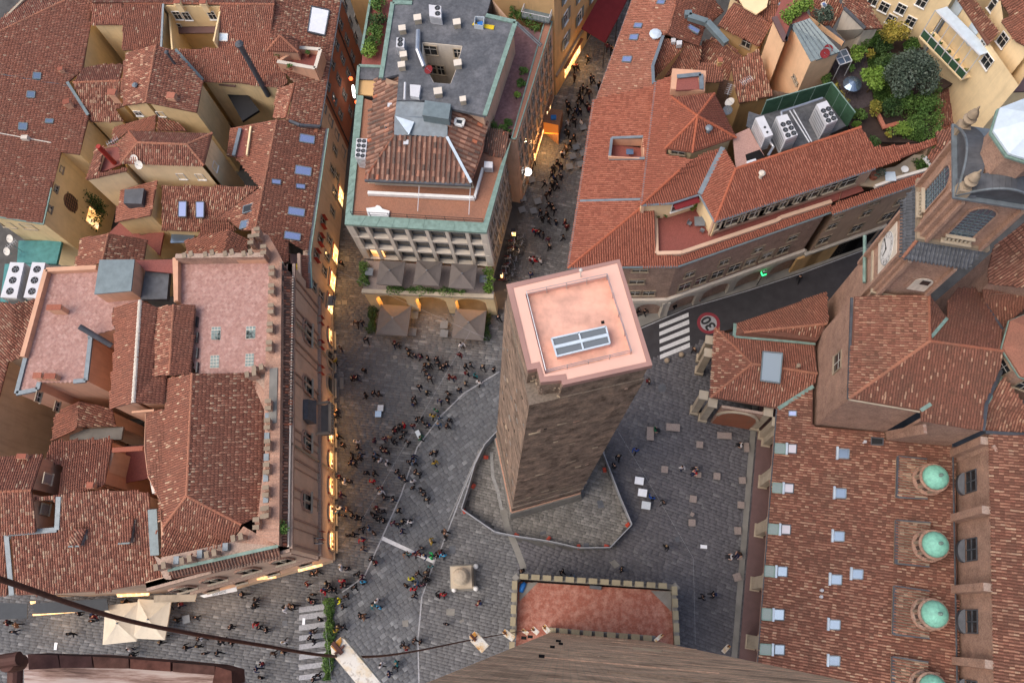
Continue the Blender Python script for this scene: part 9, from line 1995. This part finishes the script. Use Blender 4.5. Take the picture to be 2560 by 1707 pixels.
# bicycles parked beside the grey building
bk=thing('bicycle', '', 'bicycle');
for x in (-.52,.52):
 m=MB();m.tube([(x+.33*math.cos(2*math.pi*i/14),0,.34+.33*math.sin(2*math.pi*i/14)) for i in range(15)], .025, 4, caps=False)
 for k in range(4): m.tube([(x,0,.34),(x+.32*math.cos(k*1.57),0,.34+.32*math.sin(k*1.57))], .006, 3)
 child('wheel', m.mesh('wheel', M['black']), bk)
m=MB()
for p, q in (((-.52,0,.34),(0,0,.3)),((0,0,.3),(-.18,0,.85)),((-.18,0,.8),(.35,0,.85)),((0,0,.3),(.35,0,.8)),((.32,0,.95),(.52,0,.34)),((-.52,0,.34),(-.17,0,.78))): m.tube([p,q], .022, 5)
fme=m.mesh('frame', M['black']);child('frame', fme, bk);m=MB();m.prism([Ve(q) for q in ((-.32,-.09,.92),(-.32,.09,.92),(-.05,.03,.92),(-.05,-.03,.92))],(0,0,-.06));child('saddle', m.mesh('saddle', M['black']), bk);m=MB();m.tube([(.25,-.28,1.02),(.33,-.1,1.0),(.33,.1,1.0),(.25,.28,1.02)], .018, 5);child('handlebar', m.mesh('handlebar', M['steel']), bk)
bc=[M['black'], M['steel'], M['red_shutter'], M['zinc'], M['white'], M['lead_dark']]
for i in range(34):
 t=bk if i==0 else copy_tree(bk);k=i//2;f=k/16;p=P(g(11,2235-95*f+(45 if i%2 else -18)*(1-.2*f)+ru(-8,8), 600+345*f+ru(-6,6)),0);t.location=(p.x,p.y,.06);t.rotation_euler=(ru(-.12,.12),0,-.1+ru(-.35,.35)+(math.pi if i%3==0 else 0));t['label']=('black','silver','dark red','blue grey','white','dark grey')[i%6]+' bicycle in the '+('wall side','street side')[i%2]+' row beside the grey building, '+('upper','middle','lower')[i//12]+' third';t['group']='bicycles parked beside the grey building'
 for ch_ in t.children:
  if ch_.name.startswith('frame'): ch_.material_slots[0].link='OBJECT';ch_.material_slots[0].material=bc[i%6]
# ---------------------------------------------------------------- people
def person_mesh(nm, P_, E_, R_):
 me=bpy.data.meshes.new(nm);me.from_pydata(P_, E_, []);o=bpy.data.objects.new(nm, me);C.objects.link(o)
 md=o.modifiers.new('s','SKIN');md.use_smooth_shade=True
 for v, r in zip(me.skin_vertices[0].data, R_): v.radius=(r, r)
 me.skin_vertices[0].data[0].use_root=True;sb=o.modifiers.new('d','SUBSURF');sb.levels=1;bpy.context.view_layer.update()
 out=bpy.data.meshes.new_from_object(o.evaluated_get(bpy.context.evaluated_depsgraph_get()));bpy.data.objects.remove(o);out.name=nm
 out.materials.clear()
 for k in range(4): out.materials.append(M['black'])
 for f in out.polygons:
  c=f.center;r=math.hypot(c.x,c.y)
  f.material_index=2 if (c.z > 1.46 or (abs(c.x) > .2 and c.z < hand_z)) else 1 if c.z > .86 else 3 if c.z < .1 else 0
 return out
hand_z=.87
def pose(st, a1, a2, sit=False):
 hz=.5 if sit else .95;d=hz-.95;P_=[(0,0,.95+d),(0,0,1.12+d),(0,-.01,1.32+d),(0,0,1.46+d),(0,.0,1.54+d),(0,.015,1.64+d),(0,.01,1.73+d)];R_=[.19,.185,.2,.09,.065,.1,.08];E_=[(i,i+1) for i in range(6)]
 for s, st_, ar in ((-1,st,a1),(1,-st,a2)):
  k=len(P_)
  P_+=[(s*.1,0,.9+d),(s*.11,.42,.5) if sit else (s*.1,st_*.16+.03,.5),(s*.11,.45,.1) if sit else (s*.1,st_*.32,.09),(s*.12,.6,.05) if sit else (s*.11,st_*.32+.16,.05)];R_+=[.12,.085,.06,.05];E_+=[(0,k),(k,k+1),(k+1,k+2),(k+2,k+3)]
  k=len(P_);P_+=[(s*.22,0,1.37+d),(s*.31,-.04-ar*.1,1.12+d),(s*.25,.06-ar*.28,.9+d+abs(ar)*.06),(s*.24,.1-ar*.3,.81+d+abs(ar)*.06)];R_+=[.095,.075,.058,.04];E_+=[(2,k),(k,k+1),(k+1,k+2),(k+2,k+3)]
 return P_, E_, R_
poses=[person_mesh('person', *pose(0,0,0)), person_mesh('person', *pose(1,1,-1)), person_mesh('person', *pose(-.7,-.8,.7)), person_mesh('person', *pose(.35,-1.2,.2))]
seated=person_mesh('person', *pose(0,-.6,-.6,True))
m=MB();m.lathe([(.085,-.07),(.108,0),(.1,.07),(.065,.115),(.01,.13)], (0,-.012,1.69), 10);hair=m.mesh('hair', M['black'], True);m=MB();m.lathe([(.085,-.07),(.108,0),(.1,.07),(.065,.115),(.01,.13)], (0,-.012,1.24), 10);hair_s=m.mesh('hair', M['black'], True)
m=MB();m.box((0,-.24,1.02),.3,.2,.42);bag=m.mesh('backpack', M['black'])
def cm(n, c): return solid(n, c, .85, .15, 0, .1)
cols={'k':('black',(.012,.012,.014)),'d':('charcoal',(.022,.022,.026)),'n':('navy blue',(.015,.022,.06)),'p':('dark purple',(.075,.02,.04)),'r':('dark red',(.10,.014,.016)),'R':('bright red',(.34,.012,.02)),'b':('blue grey',(.06,.1,.16)),'B':('strong blue',(.015,.06,.26)),'c':('sky blue',(.05,.3,.5)),'t':('teal',(.02,.13,.14)),'w':('pale grey',(.48,.46,.46)),'o':('brown',(.19,.1,.06)),'y':('mustard',(.3,.2,.02)),'Y':('bright yellow',(.55,.5,.02)),'g':('green',(.02,.12,.06)),'G':('bright green',(.02,.4,.1)),'x':('dark brown',(.045,.028,.022))}
cmt={k: cm('cloth_'+v[0].replace(' ','_'), v[1]) for k, v in cols.items()}
skins=[cm('skin_light',(.5,.3,.22)), cm('skin_tan',(.3,.17,.11))];hairs=[cm('hair_black',(.012,.01,.009)), cm('hair_brown',(.05,.028,.016)), cm('hair_blond',(.28,.19,.1))];trs=[cmt['k'], cmt['d'], cmt['n'], cmt['k']]
spots={21:"990 65 k,1225 105 k,1258 112 k,1330 150 d,1347 192 k,1390 200 k,1437 205 p,1500 222 k,1575 225 k,1475 280 k,1515 285 d,1582 265 k,1610 302 k,1637 288 k,1475 325 k,1497 360 d,1520 390 k,1660 275 k,1765 190 r,1815 290 k,1857 275 k,1830 345 k,1960 295 d,2050 315 k,1680 378 r,1715 380 r,1900 370 t,1930 425 w,1815 435 k,1765 485 d,1670 515 k,1665 575 k,1605 575 n,1430 460 k,1495 510 k,1385 558 k,1385 597 x,775 135 k,725 245 y,970 320 k,870 390 k,912 385 k,985 530 k,1050 510 k,1095 515 x,745 662 k,735 697 k,1570 655 g,1540 700 y,1592 712 b,1680 735 k,1660 785 k,1590 775 b,1410 735 k,1440 722 k,1462 757 k,1500 780 k,1375 780 r,1305 775 R,1275 790 k,1240 805 k,1215 830 k,1300 840 k,1280 880 k,1185 880 o,1140 890 p,1230 920 d,1335 920 k,1440 885 g,1055 905 p,755 870 k,795 945 k,905 915 w,920 962 k,870 1020 k,870 1058 k,888 1098 k,855 1095 k,940 1022 b,935 1050 k,1115 968 k,1140 990 k,1165 998 k,1060 1022 b,1055 1052 k,1105 1070 w,1160 1090 w,1530 1015 k,1560 1005 k,1558 1090 y,1380 1045 n,1390 1088 b,1350 1085 k,1398 1168 k,1425 1188 d,1245 1165 k,1280 1205 x,1312 1232 k,985 1175 d,1055 1180 k,1042 1245 R,765 1220 k,805 1245 w,850 1240 d,775 1355 p,1100 1300 r,1110 1340 w,1140 1380 k,1380 1245 w,1375 1300 k,1445 1320 k,1470 1355 k,1495 1400 k,1215 1395 k,765 1470 w,740 1500 b,830 1480 o,800 1530 k,870 1530 k,907 1547 k,942 1550 k,1075 1480 k,1130 1500 k,1050 1530 k,1260 1490 k",
31:"1040 165 k,1090 200 k,1135 215 k,1210 230 p,1250 245 k,1295 225 k,1355 225 w,1285 305 n,1010 275 b,950 290 d,1055 320 k,955 378 R,960 445 o,845 340 k,885 330 k,1030 530 k,1060 570 k,780 605 w,830 615 k,910 665 k,950 690 p,965 725 c,890 770 k,790 715 R,785 755 r,815 750 d,545 655 k,580 640 x,495 745 r,660 740 k,680 767 k,635 805 R,690 797 k,720 800 k,545 830 k,520 875 k,560 895 k,765 875 Y,820 845 k,795 930 k,1080 880 w,1050 920 t,1095 935 c,940 1005 k,970 1020 o,1650 355 k,1645 312 o,1530 390 y,1450 440 k,1315 490 o,1345 490 t,1395 495 r,1430 490 r,1475 505 n,1535 510 G,1575 505 k,1600 470 k,1630 502 c,1525 595 t,1490 645 k,1480 685 k,1490 717 k,1415 655 x,1365 700 Y,1320 755 k,1405 745 b,1460 747 p,1385 785 R,1385 840 k,1585 840 k,1630 830 R,1925 900 r,1655 1075 k,1390 1210 k,1440 1225 d,1290 1250 k,1325 1270 o,1245 1400 t,1235 1437 k,1115 1415 w,1180 1490 n,320 945 w,355 925 o,388 930 k,65 875 k,60 930 k,70 1080 R,100 1105 k,160 1125 k,305 1225 w,605 1035 k,545 1135 x,520 1190 k,555 1217 k,220 1320 k,300 1310 k,115 1410 n,75 1450 n,110 1520 k,590 1500 k,550 1535 k,760 1095 k,797 1107 k,740 1130 y,2285 635 k,730 1255 n",
30:"75 1065 r,145 1085 o,120 1140 k,595 1155 k,665 985 k,790 1015 r,775 1050 k,1050 890 k,1095 900 k,1415 920 k,1510 915 k,1080 1200 k,1365 1180 k,1345 1225 k,1090 1285 w,1115 1335 k,1670 1190 k,1692 1182 w,1560 1270 k,1660 1260 k,1855 1220 k,1937 1230 k,1710 1320 k,1820 1315 k,1930 1100 k,2030 830 k,2140 875 k,2130 920 d,1480 1040 k,1640 1020 k",
22:"1275 415 k,1020 1040 k,985 1115 k,1165 985 B,1548 1130 w,1300 1385 B,1395 1420 k,1650 150 k",32:"215 630 k,550 640 k,445 685 r,625 688 b,1045 620 k,1415 430 k,1720 850 k,1805 830 k",
2:"790 655 k,812 672 k,862 715 k,650 570 k,682 560 k,655 650 k,765 495 k,930 390 p,960 412 k,975 432 k,725 740 k,760 760 k,777 787 k,700 770 k,690 820 k,720 845 k,590 870 k,608 892 k,680 880 k,660 930 k,700 935 k,600 942 k,640 980 k,760 890 k,780 912 k,655 1020 k,710 1030 w,600 1030 w,580 1100 k,602 1122 k,650 1150 k,620 1200 k,577 1230 k,590 1252 k,555 1290 w,510 1365 k,542 1390 k,480 1410 k,465 1460 k,495 1490 k,540 1480 k,405 1530 k,470 1540 k,285 1380 w,308 1370 k",
12:"470 150 k,510 155 k,420 230 k,450 205 k,440 310 k,470 320 k,482 357 k,370 370 k,385 430 k,420 385 k,440 440 k,500 455 k,575 455 r,592 492 r,325 530 R,360 545 k,395 560 k,435 600 p,445 660 k,293 765 w,322 770 R,370 780 w,560 580 k,290 890 n,1490 1150 k,1190 1190 k,1242 1200 k,1695 1090 R",13:"460 920 k",11:"785 795 k,910 1295 k,952 1290 k,1780 1480 w,2090 1250 d"}
marks=[((900,690),'in the narrow passage by the grey building'),((850,930),'near the upper lit shop arches of the palace'),((850,1090),'near the balcony of the palace'),((870,1180),'beside the middle lit shop arches'),((860,1290),'beside the lowest lit shop arches'),((960,1040),'right of the lone vendor table'),((1080,900),'above the start of the curved white line'),((1200,950),'by the upper end of the curved white line'),((1040,1090),'around the pale tilted vendor table'),((930,1160),'in the crowd left of the curved white line'),((1040,1180),'on the grey road left of the tower fence'),((1030,1300),'above the thick white stop line'),((1060,1390),'at the lower end of the stop line'),((950,1330),'left of the thick stop line'),((900,1440),'where the grey road meets the lower street'),((810,1460),'by the palace corner above the hedge'),((1050,1470),'left of the stone plinth'),((1180,1500),'below the stone plinth'),((960,1530),'on the grey road right of the hedge'),((770,1600),'on the worn zebra crossing'),((670,1560),'left of the worn zebra crossing'),((1020,1640),'by the foot of the tall tower face'),((500,1560),'right of the cream umbrellas'),((300,1580),'below the cream umbrellas'),((100,1560),'at the left end of the lower street'),((640,1480),'in front of the lit palace corner shops'),((450,1510),'beside the cream umbrellas under the awnings'),((1450,130),'near the red awning of the crowded street'),((1450,230),'in the upper crowd of the street'),((1440,310),'beside the orange kiosk'),((1420,400),'near the street cafe tables'),((1370,500),'between grey building and terracotta eaves'),((1360,590),'beside the bicycle row'),((1350,660),'just above the leaning tower top'),((1700,760),'on the pavement by the zebra crossing'),((1990,690),'on the dark asphalt road'),((1640,960),'between leaning tower and pavilion'),((1560,1130),'on the dark paving right of the tower fence'),((1650,1250),'beside the white box tables'),((1400,1440),'along the bastion wall'),((1550,1420),'below the tower fence'),((1760,1490),'on the dark paving near the church step'),((910,810),'left of the ground umbrellas'),((1170,840),'in front of the right ground umbrella')]
def place(px, z, c, mesh, hr, label, rz, i, pack):
 b=P(px, z+.9 if mesh is not seated else z+.6);o=bpy.data.objects.new('person', mesh);C.objects.link(o);s=ru(.98,1.12);o.matrix_basis=Matrix.Translation((b.x,b.y,z)) @ Matrix.Rotation(rz,4,'Z') @ Matrix.Scale(s,4)
 tag(o, label, 'person', 'people on the square and streets');sl_=[trs[i%4], cmt[c], skins[i%5==0], cmt['k']]
 for k in range(4): o.material_slots[k].link='OBJECT';o.material_slots[k].material=sl_[k]
 h=child('hair', hr, o);h.material_slots[0].link='OBJECT';h.material_slots[0].material=hairs[(0,0,1,0,1,2)[i%6]]
 if pack: b_=child('backpack', bag, o);b_.material_slots[0].link='OBJECT';b_.material_slots[0].material=cmt[('k','n','r','k')[i%4]]
k=0;seen={}
for rc, s in spots.items():
 for v in s.split(','):
  x, y, c=v.split();px=g(rc, float(x), float(y));k+=1;pi=(0,1,2,3,1,2,0,1)[k%8];pack=k%5==2
  if c=='k' and k%3==0: c='d'
  if c=='k' and k%7==3: c='x'
  md=min(marks, key=lambda q: (q[0][0]-px[0])**2+(q[0][1]-px[1])**2)[1]
  lab=f"person in {cols[c][0]} jacket{' with backpack' if pack else ''} {('standing','walking','walking','strolling')[pi]} {md}";lab=' '.join(lab.split()[:16]) if len(lab.split()) > 16 else lab
  place(px, .05, c, poses[pi], hair, lab, rr0()*6.28, k, pack)
for rc, x, y, c, l, rz in ((22,1325,815,'g','person in dark green jacket sitting on the long stone bench',-1.5),(22,1665,1170,'R','person in bright red jacket sitting on a small stone seat',2),(22,1672,1152,'b','person in blue grey jacket sitting beside the one in red',1),(22,2045,945,'w','person in patterned pale jacket sitting by the pavilion wall',1.2),(32,1962,515,'w','person in pale jacket seated by the church step with another',1.5),(32,2028,488,'x','person in dark brown jacket seated by the church step',2.5)): k+=1;place(g(rc,x,y), .08, c, seated, hair_s, l, rz, k, False)
